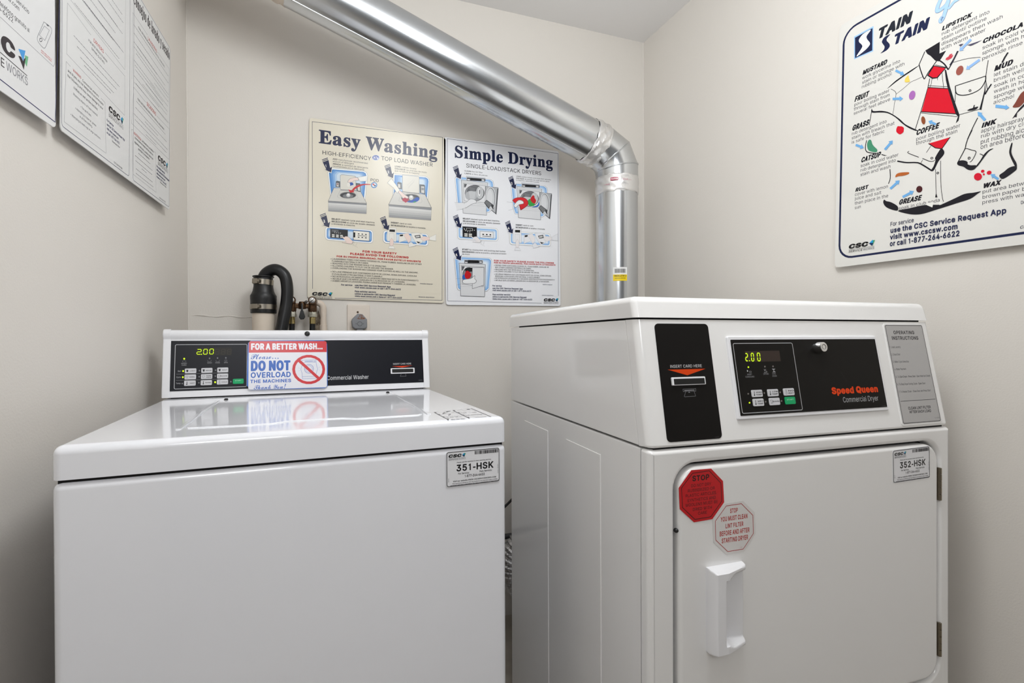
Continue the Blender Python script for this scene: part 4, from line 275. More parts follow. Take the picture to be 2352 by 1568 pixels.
PRINT = json.loads(r'''{"frames":{"EW":[[-0.0535,1.8288,1.1925],[0.9999,0.0,-0.0155],[0.0155,0.0,0.9999]],"SD":[[0.4075,1.8288,1.1791],[1.0,0.0,0.0093],[-0.0093,0.0,1.0]],"RP":[[1.2676,0.9784,1.24],[0.0216,-0.9997,-0.014],[0.0113,-0.0137,0.9998]],"LA":[[-0.4222,0.6127,1.3877],[0.0296,0.9992,0.0253],[0.0112,-0.0257,0.9996]],"LB":[[-0.4094,1.0472,1.402],[0.0296,0.9996,0.0035],[0.0119,-0.0039,0.9999]],"WC":[[-0.3695,1.4219,0.914],[0.999,0.0441,0.0],[-0.0067,0.152,0.9884]],"SG":[[-0.1853,1.428,0.9274],[0.999,0.0434,-0.0047],[-0.0019,0.1522,0.9883]],"ID":[[0.1931,0.8662,0.7975],[0.999,0.0441,0.0],[0.0,0.0,1.0]],"DS":[[0.472,0.6725,0.8805],[0.9994,-0.0343,0.0],[0.0063,0.1838,0.9829]],"CP":[[0.5056,0.6716,0.8905],[0.9994,-0.0343,0.0],[0.0063,0.1838,0.9829]],"DP":[[0.6507,0.6729,0.9239],[0.9994,-0.0343,0.0],[0.0063,0.1838,0.9829]],"IL":[[1.0256,0.6538,0.8906],[0.9994,-0.0343,0.0],[0.0063,0.1838,0.9829]],"DF":[[0.4718,0.6678,0.0],[0.9994,-0.0343,0.0],[0.0,0.0,1.0]],"WT":[[-0.344,0.8437,0.9146],[0.999,0.0441,0.0],[-0.0441,0.999,0.0]],"OR":[[0.4718,0.6678,0.0],[0.9994,-0.0343,0.0],[0.0,0.0,1.0]],"OW":[[0.4718,0.6678,0.0],[0.9994,-0.0343,0.0],[0.0,0.0,1.0]]},
"dims":{"EW":[458.2,600.4],"SD":[468.9,609.6],"CP":[33.6,9.8,105.2,191.9],"DP":[178.6,43.9,338.5,129.5],"IL":[554.0,10.0,104.1,192.2],"RP":[12.1,22.3,613.4],"SG":[189.5,127.4],"octR":[[75.4,844.0],[113.5,843.4],[136.8,821.1],[138.9,786.2],[115.7,761.2],[80.2,760.1],[53.4,784.0],[51.6,817.8]],"octW":[[141.0,783.6],[176.9,784.7],[201.5,762.7],[203.3,726.4],[179.2,699.8],[143.8,699.7],[117.9,723.1],[116.2,759.3]],"id_dryer":[284.7,722.3],"dig_w":[["L","LED",1.5,[[74.5,118.8],[81.6,118.8]],0],["L","LED",1.5,[[82.2,118.1],[81.9,113.4]],0],["L","LED",1.5,[[74.2,112.6],[81.2,112.6]],0],["L","LED",1.5,[[73.4,111.9],[73.2,107.2]],0],["L","LED",1.5,[[73.8,106.5],[80.8,106.5]],0],["E","LED",82.77,106.47,1.13,-0.02,0.02,-1.32],["L","LED",1.5,[[88.3,119.1],[94.9,119.1]],0],["L","LED",1.5,[[95.5,118.3],[95.2,113.6]],0],["L","LED",1.5,[[95.1,112.1],[94.8,107.3]],0],["L","LED",1.5,[[87.6,106.6],[94.2,106.6]],0],["L","LED",1.5,[[87.3,112.1],[87.0,107.3]],0],["L","LED",1.5,[[87.7,118.3],[87.4,113.6]],0],["L","LED",1.5,[[101.4,119.5],[108.0,119.5]],0],["L","LED",1.5,[[108.6,118.8],[108.3,113.9]],0],["L","LED",1.5,[[108.2,112.4],[108.0,107.6]],0],["L","LED",1.5,[[100.7,106.8],[107.3,106.8]],0],["L","LED",1.5,[[100.4,112.4],[100.1,107.6]],0],["L","LED",1.5,[[100.8,118.8],[100.5,113.9]],0]],"dig_d":[["L","LED",1.6,[[26.3,105.0],[29.9,105.0]],0],["L","LED",1.6,[[30.2,104.2],[30.0,99.4]],0],["L","LED",1.6,[[25.9,98.6],[29.6,98.6]],0],["L","LED",1.6,[[25.5,97.9],[25.2,93.0]],0],["L","LED",1.6,[[25.5,92.3],[29.2,92.3]],0],["E","LED",32.88,92.42,1.07,-0.02,-0.15,-0.87],["L","LED",1.6,[[38.7,105.3],[42.7,105.3]],0],["L","LED",1.6,[[43.1,104.5],[42.8,99.3]],0],["L","LED",1.6,[[42.7,97.7],[42.4,92.6]],0],["L","LED",1.6,[[37.9,91.8],[41.9,91.8]],0],["L","LED",1.6,[[37.8,97.7],[37.5,92.6]],0],["L","LED",1.6,[[38.2,104.5],[37.9,99.3]],0],["L","LED",1.6,[[51.7,105.4],[56.4,105.4]],0],["L","LED",1.6,[[56.8,104.6],[56.5,99.4]],0],["L","LED",1.6,[[56.4,97.8],[56.1,92.6]],0],["L","LED",1.6,[[50.9,91.8],[55.6,91.8]],0],["L","LED",1.6,[[50.8,97.8],[50.5,92.6]],0],["L","LED",1.6,[[51.2,104.6],[50.9,99.4]],0]]},
"btn_w":[["white","LIGHT",48.6,60.4,24.1,11.8,[["T","2a2a2d","b","LIGHT",10.9,4.6,2.23,11.3,0],["P","2a2a2d",[[2.4,7.7],[3.9,8.5],[6.5,8.5],[8.2,7.7],[7.0,6.5],[7.0,3.3],[3.6,3.3],[3.6,6.5]]]]],["white","MEDIUM",83.1,60.4,23.8,12.1,[["T","2a2a2d","b","MEDIUM",9.5,4.7,2.28,12.3,0],["P","2a2a2d",[[2.4,7.8],[3.8,8.7],[6.4,8.7],[8.1,7.8],[6.9,6.6],[6.9,3.4],[3.6,3.4],[3.6,6.6]]]]],["white","HEAVY",117.2,60.6,24.0,12.2,[["T","2a2a2d","b","HEAVY",10.1,4.8,2.3,12.0,0],["P","2a2a2d",[[2.4,7.9],[3.8,8.8],[6.5,8.8],[8.2,7.9],[7.0,6.7],[7.0,3.4],[3.6,3.4],[3.6,6.7]]]]],["white","NORMAL",48.3,45.5,24.1,12.0,[["T","2a2a2d","b","NORMAL",10.1,4.7,2.25,11.9,0],["L","2a2a2d",0.4,[[2.4,7.8],[3.9,8.7],[6.5,8.7],[8.2,7.8],[7.0,6.6],[7.0,3.4],[3.6,3.4],[3.6,6.6]],1]]],["white","PERM PRESS",82.6,45.5,24.2,12.0,[["T","2a2a2d","b","PERM",10.8,6.7,2.25,11.3,0],["T","2a2a2d","b","PRESS",10.9,2.7,2.24,11.3,0],["L","2a2a2d",0.4,[[2.4,7.8],[3.9,8.6],[6.5,8.6],[8.2,7.8],[7.0,6.6],[7.0,3.4],[3.6,3.4],[3.6,6.6]],1]]],["white","DELICATES",116.9,45.6,24.2,12.1,[["T","2a2a2d","b","DELICATES",7.3,4.9,2.27,15.0,0],["L","2a2a2d",0.4,[[2.4,7.9],[3.9,8.7],[6.5,8.7],[8.2,7.9],[7.0,6.7],[7.0,3.4],[3.6,3.4],[3.6,6.7]],1]]],["white","HOT",47.7,30.1,24.3,12.8,[["T","2a2a2d","b","HOT",12.1,5.0,2.39,10.1,0],["P","2a2a2d",[[5.3,10.3],[6.6,10.3],[6.6,5.1],[7.3,3.8],[6.3,2.3],[4.9,2.3],[4.4,3.8],[5.3,5.1]]]]],["white","WARM",82.3,30.2,24.1,12.5,[["T","2a2a2d","b","WARM",9.7,5.0,2.32,12.5,0],["P","2a2a2d",[[5.3,10.0],[6.5,10.0],[6.5,5.0],[7.2,3.7],[6.3,2.2],[4.8,2.2],[4.3,3.7],[5.3,5.0]]]]],["white","COLD",116.8,30.8,24.3,12.2,[["T","2a2a2d","b","COLD",10.2,4.8,2.26,12.1,0],["L","2a2a2d",0.4,[[5.4,9.7],[6.6,9.7],[6.6,4.9],[7.3,3.7],[6.3,2.2],[4.9,2.2],[4.4,3.7],[5.4,4.9]],1]]],["green","START",151.6,31.0,24.0,12.7,[["T","b9e6cc","r","START",4.8,6.9,2.37,14.3,0]]]],
"btn_d":[["white","HIGH TEMP",205.9,73.8,23.0,12.1,[["T","2a2a2d","b","HIGH",9.1,6.8,2.23,13.1,0],["T","2a2a2d","b","TEMP",8.4,2.8,2.23,13.1,0],["P","2a2a2d",[[5.1,9.7],[6.2,9.7],[6.2,4.8],[6.9,3.6],[6.0,2.2],[4.6,2.2],[4.1,3.6],[5.1,4.8]]]]],["white","LOW TEMP",239.9,73.6,23.5,12.4,[["T","2a2a2d","b","LOW",9.8,7.0,2.3,12.9,0],["T","2a2a2d","b","TEMP",9.0,2.9,2.29,12.9,0],["P","2a2a2d",[[5.2,9.9],[6.3,9.9],[6.3,5.0],[7.0,3.7],[6.1,2.2],[4.7,2.2],[4.2,3.7],[5.2,5.0]]]]],["white","NO HEAT",274.7,73.8,24.0,12.6,[["T","2a2a2d","b","NO",10.0,7.1,2.33,13.2,0],["T","2a2a2d","b","HEAT",9.2,2.9,2.32,13.2,0],["L","2a2a2d",0.4,[[5.3,10.1],[6.5,10.1],[6.5,5.0],[7.2,3.8],[6.2,2.3],[4.8,2.3],[4.3,3.8],[5.3,5.0]],1]]],["white","MED TEMP",206.2,58.4,23.0,12.7,[["T","2a2a2d","b","MED",9.6,7.1,2.33,12.6,0],["T","2a2a2d","b","TEMP",8.8,3.0,2.32,12.6,0],["P","2a2a2d",[[5.1,10.2],[6.2,10.2],[6.2,5.1],[6.9,3.8],[6.0,2.3],[4.6,2.3],[4.1,3.8],[5.1,5.1]]]]],["white","DELICATES",240.7,58.5,23.1,12.6,[["T","2a2a2d","b","DELICATES",6.2,5.2,2.32,15.8,0],["L","2a2a2d",0.4,[[2.3,8.2],[3.7,9.1],[6.2,9.1],[7.9,8.2],[6.7,7.0],[6.7,3.5],[3.5,3.5],[3.5,7.0]],1]]],["green","START",275.2,58.6,23.2,12.9,[["T","b9e6cc","r","START",4.0,7.0,2.36,15.4,0]]]],
"items":{
"EW":[
["L","2c3152",1.3,[[12.1,31.8],[5.3,588.5],[445.8,600.9],[450.5,10.1],[82.5,3.3]],0],
["T","1b2347","s","Easy Washing",25.0,520.1,45.07,403.4,0],
["T","2b2b30","r","HIGH-EFFICIENCY",36.8,484.1,13.39,160.0,0],
["T","2b2b30","r","TOP LOAD WASHER",229.5,489.9,14.34,181.9,0],
["E","b9c4de",212.18,496.03,12.38,1.66,0.1,-9.45],
["E","4a62ab",211.57,496.36,10.98,1.47,0.08,-7.8],
["T","f0f0f4","b","hTe",203.3,491.4,8.61,17.0,0.2],
["T","333338","r","*ADD* manufacturer recommended",70.8,470.3,5.39,114.9,0],
["T","333338","r","amount of detergent",70.9,462.7,5.39,68.9,0],
["T","333338","r","*AÑADA* la cantidad de detergente",71.0,454.1,5.39,115.8,0],
["T","333338","r","recomendada por el fabricante",71.0,446.6,5.39,103.0,0],
["T","333338","r","*LOAD* clothes loosely",276.7,472.0,5.61,76.1,0],
["T","333338","r","*COLOQUE* las prendas de modo",276.7,463.9,5.61,113.2,0],
["T","333338","r","que no sature la maquina",276.8,456.4,5.61,86.7,0],
["P","9aa0a8",[[55.3,425.8],[64.9,345.1],[178.5,346.0],[185.9,431.7],[182.0,441.5],[171.2,445.7],[70.1,443.4]]],
["P","f4f4f0",[[56.2,425.3],[65.7,345.7],[177.7,347.0],[184.7,431.6],[181.0,440.8],[170.8,444.6],[70.2,442.2]]],
["P","4f8acb",[[59.6,424.3],[67.7,350.4],[174.1,352.7],[180.8,430.1],[178.7,437.6],[170.8,441.5],[70.8,437.7]]],
["P","6b9dd6",[[65.8,423.1],[73.2,355.8],[170.0,357.9],[176.1,428.3],[174.2,435.2],[167.0,438.8],[76.0,435.3]]],
["P","8cb3df",[[72.1,421.9],[78.7,361.2],[166.0,363.2],[171.4,426.6],[169.7,432.8],[163.3,436.0],[81.2,432.8]]],
["P","b0cbe6",[[78.3,420.6],[84.2,366.6],[161.9,368.4],[166.8,424.8],[165.3,430.3],[159.5,433.2],[86.5,430.4]]],
["P","d0dfec",[[84.6,419.4],[89.7,372.1],[157.8,373.6],[162.1,423.1],[160.8,427.9],[155.7,430.4],[91.7,428.0]]],
["P","55585c",[[82.0,398.0],[84.8,400.8],[95.2,400.0],[95.5,379.1],[81.2,379.5]]],
["P","c9c7c2",[[84.1,393.9],[91.5,393.9],[91.2,381.4],[83.8,381.8]]],
["P","8a3a3a",[[86.4,392.1],[89.8,392.1],[89.7,387.9],[86.2,387.9]]],
["P","55585c",[[146.6,400.6],[159.9,400.7],[162.3,396.3],[163.1,372.5],[149.4,373.5]]],
["P","d2d0cb",[[152.1,395.1],[159.9,395.0],[161.3,374.8],[152.9,375.5]]],
["P","77797c",[[95.4,420.7],[100.7,424.0],[144.4,424.1],[146.8,419.9],[147.3,374.4],[97.6,371.7],[95.9,375.5]]],
["P","dcd9cf",[[96.4,420.2],[101.1,422.8],[143.7,422.9],[145.8,419.4],[146.3,375.5],[98.4,373.0],[96.8,376.0]]],
["P","5c5e62",[[75.2,376.0],[96.4,377.6],[97.6,371.7],[146.9,374.8],[163.7,372.2],[183.7,333.9],[57.6,328.9]]],
["P","d2d0ca",[[76.1,375.1],[96.1,376.6],[97.6,370.7],[146.5,373.5],[162.9,371.1],[182.2,335.0],[59.1,330.1]]],
["L","77797c",0.4,[[87.2,347.5],[95.6,369.5],[146.9,372.2],[154.5,350.6],[146.8,345.8],[129.4,342.9],[112.1,342.1],[91.1,343.9]],1],
["E","a9a8a5",121.55,356.21,27.45,2.98,0.13,-12.11],
["E","3a3b3e",121.55,355.81,25.51,2.77,0.11,-10.09],
["E","77797c",121.58,353.18,17.36,1.87,0.07,-6.86],
["E","c9c9c8",122.51,356.32,6.55,0.71,0.07,-6.86],
["E","ececec",122.49,357.93,3.46,0.38,0.03,-3.23],
["P","8d8f92",[[57.8,328.9],[183.6,333.5],[183.2,328.8],[58.2,324.2]]],
["P","d6d6d4",[[58.6,324.2],[183.0,328.5],[182.9,322.5],[58.6,318.4]]],
["P","cacac8",[[58.6,318.4],[182.9,322.5],[182.8,316.4],[58.7,312.7]]],
["P","bcbcbb",[[58.7,312.7],[182.8,316.4],[182.7,310.3],[58.8,306.9]]],
["P","abacac",[[58.8,306.9],[182.7,310.3],[182.6,304.3],[58.8,301.1]]],
["P","9a9b9d",[[58.8,301.1],[182.6,304.3],[182.5,298.2],[58.9,295.3]]],
["L","66686c",0.4,[[58.6,324.2],[183.0,328.5],[182.5,298.2],[58.9,295.3]],1],
["P","8a8c90",[[181.5,429.8],[149.9,419.8],[160.8,407.3],[180.6,410.2]]],
["P","efeee9",[[181.2,428.9],[150.7,419.3],[161.2,408.2],[180.0,411.0]]],
["S","8a8c90",[[119.5,400.4],[123.3,409.4],[132.5,416.1],[150.9,420.4],[156.8,410.9],[140.7,407.0],[135.2,402.3],[133.1,398.0],[130.7,402.1],[126.9,398.3]]],
["S","eed8cf",[[120.7,401.0],[124.1,408.6],[132.9,415.2],[149.9,419.0],[154.9,411.5],[140.3,407.9],[134.6,403.0],[132.7,399.5],[130.7,403.4],[126.9,399.7]]],
["P","1f4fa8",[[124.0,396.5],[131.7,401.2],[136.9,399.8],[139.3,393.6],[128.0,388.5]]],
["E","e6e3da",122.72,391.71,5.39,0.62,0.08,-7.27],
["P","c4161f",[[195.7,402.2],[191.6,402.0],[185.8,401.8],[179.4,401.4],[173.6,400.6],[168.4,399.5],[163.3,398.0],[158.5,396.3],[154.1,394.3],[150.2,392.1],[146.6,389.5],[143.4,386.9],[140.6,384.2],[138.1,381.4],[135.9,378.3],[134.2,375.6],[132.9,373.6],[121.9,375.4],[128.2,365.0],[142.3,368.6],[139.1,372.7],[139.1,372.7],[140.3,374.1],[141.9,376.2],[144.0,378.5],[146.4,380.8],[149.3,383.2],[152.7,385.8],[156.3,388.3],[160.0,390.5],[163.6,392.4],[167.4,394.1],[171.3,395.5],[175.6,396.8],[180.8,397.9],[186.6,398.8],[192.0,399.4],[195.7,399.9]]],
["T","2b2b30","r","POD",194.2,412.3,9.83,29.3,0],
["E","3f7fc0",207.22,400.24,10.56,1.22,0.11,-10.26],
["E","9cc7ea",207.22,400.24,7.97,0.92,0.08,-7.59],
["E","f0f0ee",207.22,400.24,6.57,0.76,0.07,-6.36],
["E","cc3333",204.81,402.22,3.38,0.39,0.03,-3.08],
["E","1d2c5c",209.82,398.69,3.19,0.37,0.03,-2.87],
["P","9aa0a8",[[273.2,448.0],[386.3,452.6],[396.6,447.8],[400.5,439.8],[395.3,368.9],[271.0,368.3]]],
["P","f4f4f0",[[274.3,446.9],[385.9,451.4],[395.7,447.1],[399.2,439.6],[394.2,370.9],[272.0,369.4]]],
["P","4f8acb",[[276.4,443.8],[385.9,448.3],[394.0,444.3],[396.3,436.1],[390.9,376.9],[274.0,379.0]]],
["P","6b9dd6",[[283.2,441.8],[382.9,445.8],[390.3,442.3],[392.4,434.8],[387.5,381.0],[281.1,382.8]]],
["P","8cb3df",[[290.1,439.8],[380.0,443.4],[386.6,440.2],[388.5,433.4],[384.1,385.0],[288.2,386.6]]],
["P","b0cbe6",[[297.0,437.8],[377.0,441.0],[382.9,438.2],[384.6,432.1],[380.7,389.0],[295.3,390.5]]],
["P","d0dfec",[[303.9,435.7],[374.0,438.6],[379.2,436.1],[380.7,430.8],[377.2,393.0],[302.4,394.3]]],
["P","55585c",[[285.8,417.9],[289.9,421.5],[301.7,419.3],[303.0,395.2],[286.1,398.7]]],
["P","c9c7c2",[[288.4,414.0],[296.6,413.3],[297.2,399.3],[288.5,401.1]]],
["P","55585c",[[363.9,421.1],[380.9,421.5],[383.7,418.7],[384.9,387.3],[365.3,390.7]]],
["P","d2d0cb",[[369.7,414.9],[381.1,415.2],[381.8,390.8],[370.4,391.7]]],
["P","8a8c90",[[371.0,409.8],[380.3,409.8],[380.4,401.3],[371.1,401.5]]],
["P","77797c",[[303.0,447.5],[359.8,449.3],[363.4,446.0],[364.1,388.0],[304.3,387.8]]],
["P","dcd9cf",[[304.3,446.4],[359.2,448.2],[362.4,445.4],[363.0,389.2],[305.3,388.9]]],
["L","a9a9a6",0.4,[[321.0,412.5],[342.7,436.1]],0],
["L","a9a9a6",0.4,[[325.2,406.7],[348.4,435.7]],0],
["L","a9a9a6",0.4,[[324.3,402.4],[345.9,429.1]],0],
["P","5c5e62",[[278.0,386.1],[304.7,388.2],[363.6,388.2],[384.9,387.3],[408.9,341.3],[256.5,337.3]]],
["P","d2d0ca",[[278.8,385.0],[304.7,387.0],[363.2,386.9],[384.0,386.2],[406.7,342.4],[258.3,338.7]]],
["L","77797c",0.4,[[291.7,354.8],[301.1,382.0],[365.3,385.9],[374.1,362.4],[369.9,355.6],[342.6,352.4],[323.8,350.9],[294.8,353.1]],1],
["E","a9a8a5",332.95,369.06,33.59,3.58,0.17,-15.77],
["E","3a3b3e",332.96,368.22,31.48,3.35,0.15,-13.88],
["E","6d7074",332.99,365.49,22.0,2.33,0.1,-9.46],
["S","2257b4",[[320.6,354.3],[333.1,352.7],[348.8,355.1],[361.4,362.8],[363.8,370.9],[354.9,374.2],[344.5,365.7],[332.0,359.1]]],
["P","2f9a5a",[[341.5,355.8],[350.5,359.5],[353.0,356.0],[344.6,353.4]]],
["E","c9c9c8",335.03,370.55,7.95,0.85,0.1,-8.83],
["E","ececec",335.42,373.12,4.18,0.45,0.04,-3.79],
["S","b0213f",[[325.9,363.7],[325.0,358.0],[321.6,355.0],[316.1,350.6],[311.1,353.4],[305.3,356.1],[304.1,361.4],[306.2,366.5],[310.2,372.5],[315.8,374.3],[321.5,371.4],[326.0,369.3]]],
["P","8d8f92",[[256.7,337.3],[408.9,340.9],[408.3,333.1],[257.6,332.2]]],
["P","d6d6d4",[[258.4,332.3],[407.9,333.1],[407.7,325.7],[258.5,324.6]]],
["P","cacac8",[[258.5,324.6],[407.7,325.7],[407.5,318.4],[258.6,316.9]]],
["P","bcbcbb",[[258.6,316.9],[407.5,318.4],[407.2,311.0],[258.6,309.3]]],
["P","abacac",[[258.6,309.3],[407.2,311.0],[407.0,303.6],[258.7,301.6]]],
["P","9a9b9d",[[258.7,301.6],[407.0,303.6],[406.8,296.3],[258.8,293.9]]],
["L","66686c",0.4,[[258.4,332.3],[407.9,333.1],[406.8,296.3],[258.8,293.9]],1],
["P","8a8c90",[[251.3,412.8],[265.7,431.1],[296.4,391.9],[286.3,379.3],[272.8,397.6]]],
["P","ece9de",[[252.5,412.9],[265.5,429.4],[295.0,391.8],[286.2,381.0],[273.8,398.1]]],
["S","8a8c90",[[289.3,385.3],[296.8,390.3],[313.1,378.7],[324.6,372.4],[322.6,365.0],[313.2,367.6],[305.4,364.0],[300.3,372.5]]],
["S","eed8cf",[[290.7,385.4],[296.9,389.0],[312.7,377.6],[323.3,371.8],[321.7,366.4],[313.2,368.8],[306.0,365.8],[301.4,373.0]]],
["P","e9e3d3",[[36.2,467.7],[56.0,477.7],[65.4,444.0],[71.0,449.8],[67.5,423.9],[43.4,432.1],[48.6,433.9]]],
["P","1b2347",[[36.7,465.8],[54.9,475.4],[55.7,473.1],[37.7,463.6]]],
["P","1b2347",[[38.3,461.6],[56.1,471.2],[56.9,468.9],[39.2,459.4]]],
["P","1b2347",[[39.6,457.7],[57.7,467.4],[63.2,441.4],[69.2,446.9],[66.2,426.7],[45.8,433.6],[50.9,434.6]]],
["T","f2f0ea","b","1",48.2,441.8,9.2,5.2,-0.18],
["P","e9e3d3",[[240.8,472.7],[260.6,482.7],[270.0,449.0],[275.6,454.7],[272.1,428.9],[248.0,437.0],[253.2,438.9]]],
["P","1b2347",[[241.3,470.8],[259.5,480.4],[260.3,478.1],[242.3,468.5]]],
["P","1b2347",[[242.9,466.6],[260.7,476.1],[261.5,473.8],[243.8,464.3]]],
["P","1b2347",[[244.2,462.6],[262.3,472.3],[267.8,446.3],[273.8,451.9],[270.8,431.7],[250.4,438.5],[255.5,439.6]]],
["T","f2f0ea","b","2",252.8,446.8,9.2,6.6,-0.18],
["T","333338","r","*SELECT* desired cycle and start machine",69.2,268.0,5.15,141.1,0],
["T","333338","r","*SELECCIONE* el ciclo de lavado deseado",69.3,259.7,5.15,142.5,0],
["T","333338","r","y encienda la maquina",69.4,251.9,5.15,75.6,0],
["T","333338","r","*INSERT* card or coin",265.1,273.2,5.35,73.4,0],
["T","333338","r","*INTRODUZCA* la tarjeta o moneda",265.2,263.5,5.35,122.0,0],
["R","9aa0a8",49.6,197.7,206.1,244.1,11],
["R","f6f6f4",50.3,198.3,205.3,243.4,10.5],
["R","4f8acb",54.7,201.9,201.0,239.8,8],
["R","6b9dd6",56.5,204.2,199.1,237.6,7],
["R","8cb3df",58.4,206.5,197.3,235.3,6],
["R","b0cbe6",60.2,208.7,195.4,233.1,5],
["R","d0dfec",62.1,211.0,193.6,230.8,4],
["R","4a4d55",65.1,206.0,122.4,237.6,0.6],
["R","17181b",67.4,207.4,120.9,236.2,0.4],
["R","55585c",70.5,227.2,92.2,234.4,0.2],
["T","e8e8e8","r","1:45",76.7,227.9,2.6,6.0,0],
["R","e8e8e8",78.2,224.0,81.3,225.4,0.2],
["R","e8e8e8",84.4,224.0,87.5,225.4,0.2],
["R","e8e8e8",90.6,224.0,93.7,225.4,0.2],
["R","e8e8e8",96.8,224.0,99.9,225.4,0.2],
["R","e6e4de",71.3,215.0,79.8,218.6,0.6],
["R","e6e4de",71.3,209.6,79.8,213.2,0.6],
["R","e6e4de",84.4,215.0,93.0,218.6,0.6],
["R","e6e4de",84.4,209.6,93.0,213.2,0.6],
["R","e6e4de",97.6,215.0,106.1,218.6,0.6],
["R","e6e4de",97.6,209.6,106.1,213.2,0.6],
["R","4a4d55",139.5,204.2,193.7,237.6,0.2],
["R","ece9df",141.0,205.6,192.2,236.2,0.2],
["R","17181b",139.9,213.7,146.4,230.8,0],
["R","1d1d20",155.0,225.4,160.4,228.5,0],
["R","1d1d20",155.0,213.7,160.4,216.8,0],
["R","1d1d20",166.9,225.4,172.3,228.5,0],
["R","1d1d20",166.9,213.7,172.3,216.8,0],
["R","1d1d20",178.8,225.4,184.3,228.5,0],
["R","1d1d20",178.8,213.7,184.3,216.8,0],
["R","1d1d20",154.2,220.4,185.2,222.0,0],
["P","77797c",[[103.8,215.5],[110.0,211.9],[114.7,215.5],[120.9,215.5],[126.3,212.8],[141.0,199.2],[136.4,190.2],[123.2,190.7],[115.4,192.5],[103.8,192.5],[104.9,194.7],[118.5,195.2],[110.8,203.8],[103.0,212.8]]],
["P","eed8cf",[[104.6,214.7],[110.4,211.3],[114.8,214.7],[120.6,214.7],[125.7,212.2],[139.5,199.5],[135.2,191.0],[122.8,191.4],[115.5,193.1],[104.6,193.1],[105.6,195.2],[118.4,195.7],[111.1,203.7],[103.8,212.2]]],
["L","8a8c90",0.4,[[144.1,200.1],[141.0,188.0]],0],
["L","8a8c90",0.4,[[153.4,197.0],[148.8,185.7]],0],
["L","8a8c90",0.4,[[137.9,188.0],[155.0,180.3]],0],
["R","9aa0a8",239.1,202.5,398.5,246.4,11],
["R","f6f6f4",239.9,203.1,397.7,245.7,10.5],
["R","4f8acb",244.6,207.0,393.0,241.9,8],
["R","6b9dd6",246.5,209.1,391.1,239.8,7],
["R","8cb3df",248.4,211.2,389.2,237.7,6],
["R","b0cbe6",250.3,213.4,387.3,235.5,5],
["R","d0dfec",252.2,215.5,385.4,233.4,4],
["P","eceae3",[[253.2,256.3],[284.4,257.9],[284.4,209.3],[253.2,209.7]]],
["L","5c5e62",0.4,[[253.2,256.3],[284.4,257.9],[284.4,209.3],[253.2,209.7]],1],
["P","17181b",[[261.0,251.2],[280.1,251.8],[279.6,243.4],[260.5,243.2]]],
["P","eceae3",[[260.3,236.9],[277.5,237.3],[277.5,212.0],[260.3,212.1]]],
["L","5c5e62",0.3,[[260.3,236.9],[277.5,237.3],[277.5,212.0],[260.3,212.1]],1],
["P","eed8cf",[[264.6,216.3],[268.5,221.4],[274.3,214.8],[275.8,205.9],[272.6,193.9],[263.5,193.8],[262.0,206.2]]],
["L","5c5e62",0.3,[[264.6,216.3],[268.5,221.4],[274.3,214.8],[275.8,205.9],[272.6,193.9],[263.5,193.8],[262.0,206.2]],1],
["P","eceae3",[[261.4,193.3],[275.3,193.6],[280.7,184.4],[258.2,184.2]]],
["L","5c5e62",0.3,[[261.4,193.3],[275.3,193.6],[280.7,184.4],[258.2,184.2]],1],
["P","eceae3",[[294.7,237.0],[326.9,243.2],[327.3,220.4],[293.6,207.6]]],
["L","5c5e62",0.4,[[294.7,237.0],[326.9,243.2],[327.3,220.4],[293.6,207.6]],1],
["P","17181b",[[296.8,235.2],[308.6,237.1],[307.6,231.3],[297.2,229.6]]],
["P","eed8cf",[[312.9,239.9],[326.9,242.2],[335.9,228.8],[335.9,216.9],[326.9,208.5],[319.4,222.0],[311.8,231.6]]],
["L","5c5e62",0.3,[[312.9,239.9],[326.9,242.2],[335.9,228.8],[335.9,216.9],[326.9,208.5],[319.4,222.0],[311.8,231.6]],1],
["P","eceae3",[[326.9,206.6],[336.5,213.0],[353.7,200.0],[329.0,193.8]]],
["L","5c5e62",0.3,[[326.9,206.6],[336.5,213.0],[353.7,200.0],[329.0,193.8]],1],
["P","eceae3",[[335.5,244.7],[359.1,247.8],[373.0,244.6],[385.3,229.3],[372.0,210.8],[357.4,206.1],[339.8,231.0]]],
["L","5c5e62",0.4,[[335.5,244.7],[359.1,247.8],[373.0,244.6],[385.3,229.3],[372.0,210.8],[357.4,206.1],[339.8,231.0]],1],
["P","3a3b3e",[[347.9,236.4],[368.1,240.8],[370.3,230.2],[353.1,227.3]]],
["P","c9c9c8",[[351.6,234.6],[366.0,237.9],[366.8,232.4],[353.7,229.7]]],
["P","17181b",[[354.8,216.9],[372.0,213.8],[361.2,210.3]]],
["P","eed8cf",[[369.8,232.1],[384.9,237.2],[402.5,234.2],[402.5,225.9],[382.7,218.9],[372.0,224.3]]],
["L","5c5e62",0.3,[[369.8,232.1],[384.9,237.2],[402.5,234.2],[402.5,225.9],[382.7,218.9],[372.0,224.3]],1],
["P","eceae3",[[402.5,235.0],[425.7,247.3],[425.7,223.5],[409.6,224.6],[402.5,225.3]]],
["L","5c5e62",0.3,[[402.5,235.0],[425.7,247.3],[425.7,223.5],[409.6,224.6],[402.5,225.3]],1],
["P","e9e3d3",[[31.8,281.3],[51.7,291.3],[61.0,257.6],[66.6,263.3],[63.1,237.5],[39.0,245.7],[44.2,247.5]]],
["P","1b2347",[[32.3,279.4],[50.6,289.0],[51.3,286.7],[33.3,277.1]]],
["P","1b2347",[[33.9,275.2],[51.7,284.7],[52.5,282.5],[34.8,273.0]]],
["P","1b2347",[[35.2,271.2],[53.3,281.0],[58.8,254.9],[64.8,260.5],[61.8,240.3],[41.4,247.1],[46.5,248.2]]],
["T","f2f0ea","b","3",43.8,255.4,9.2,6.6,-0.18],
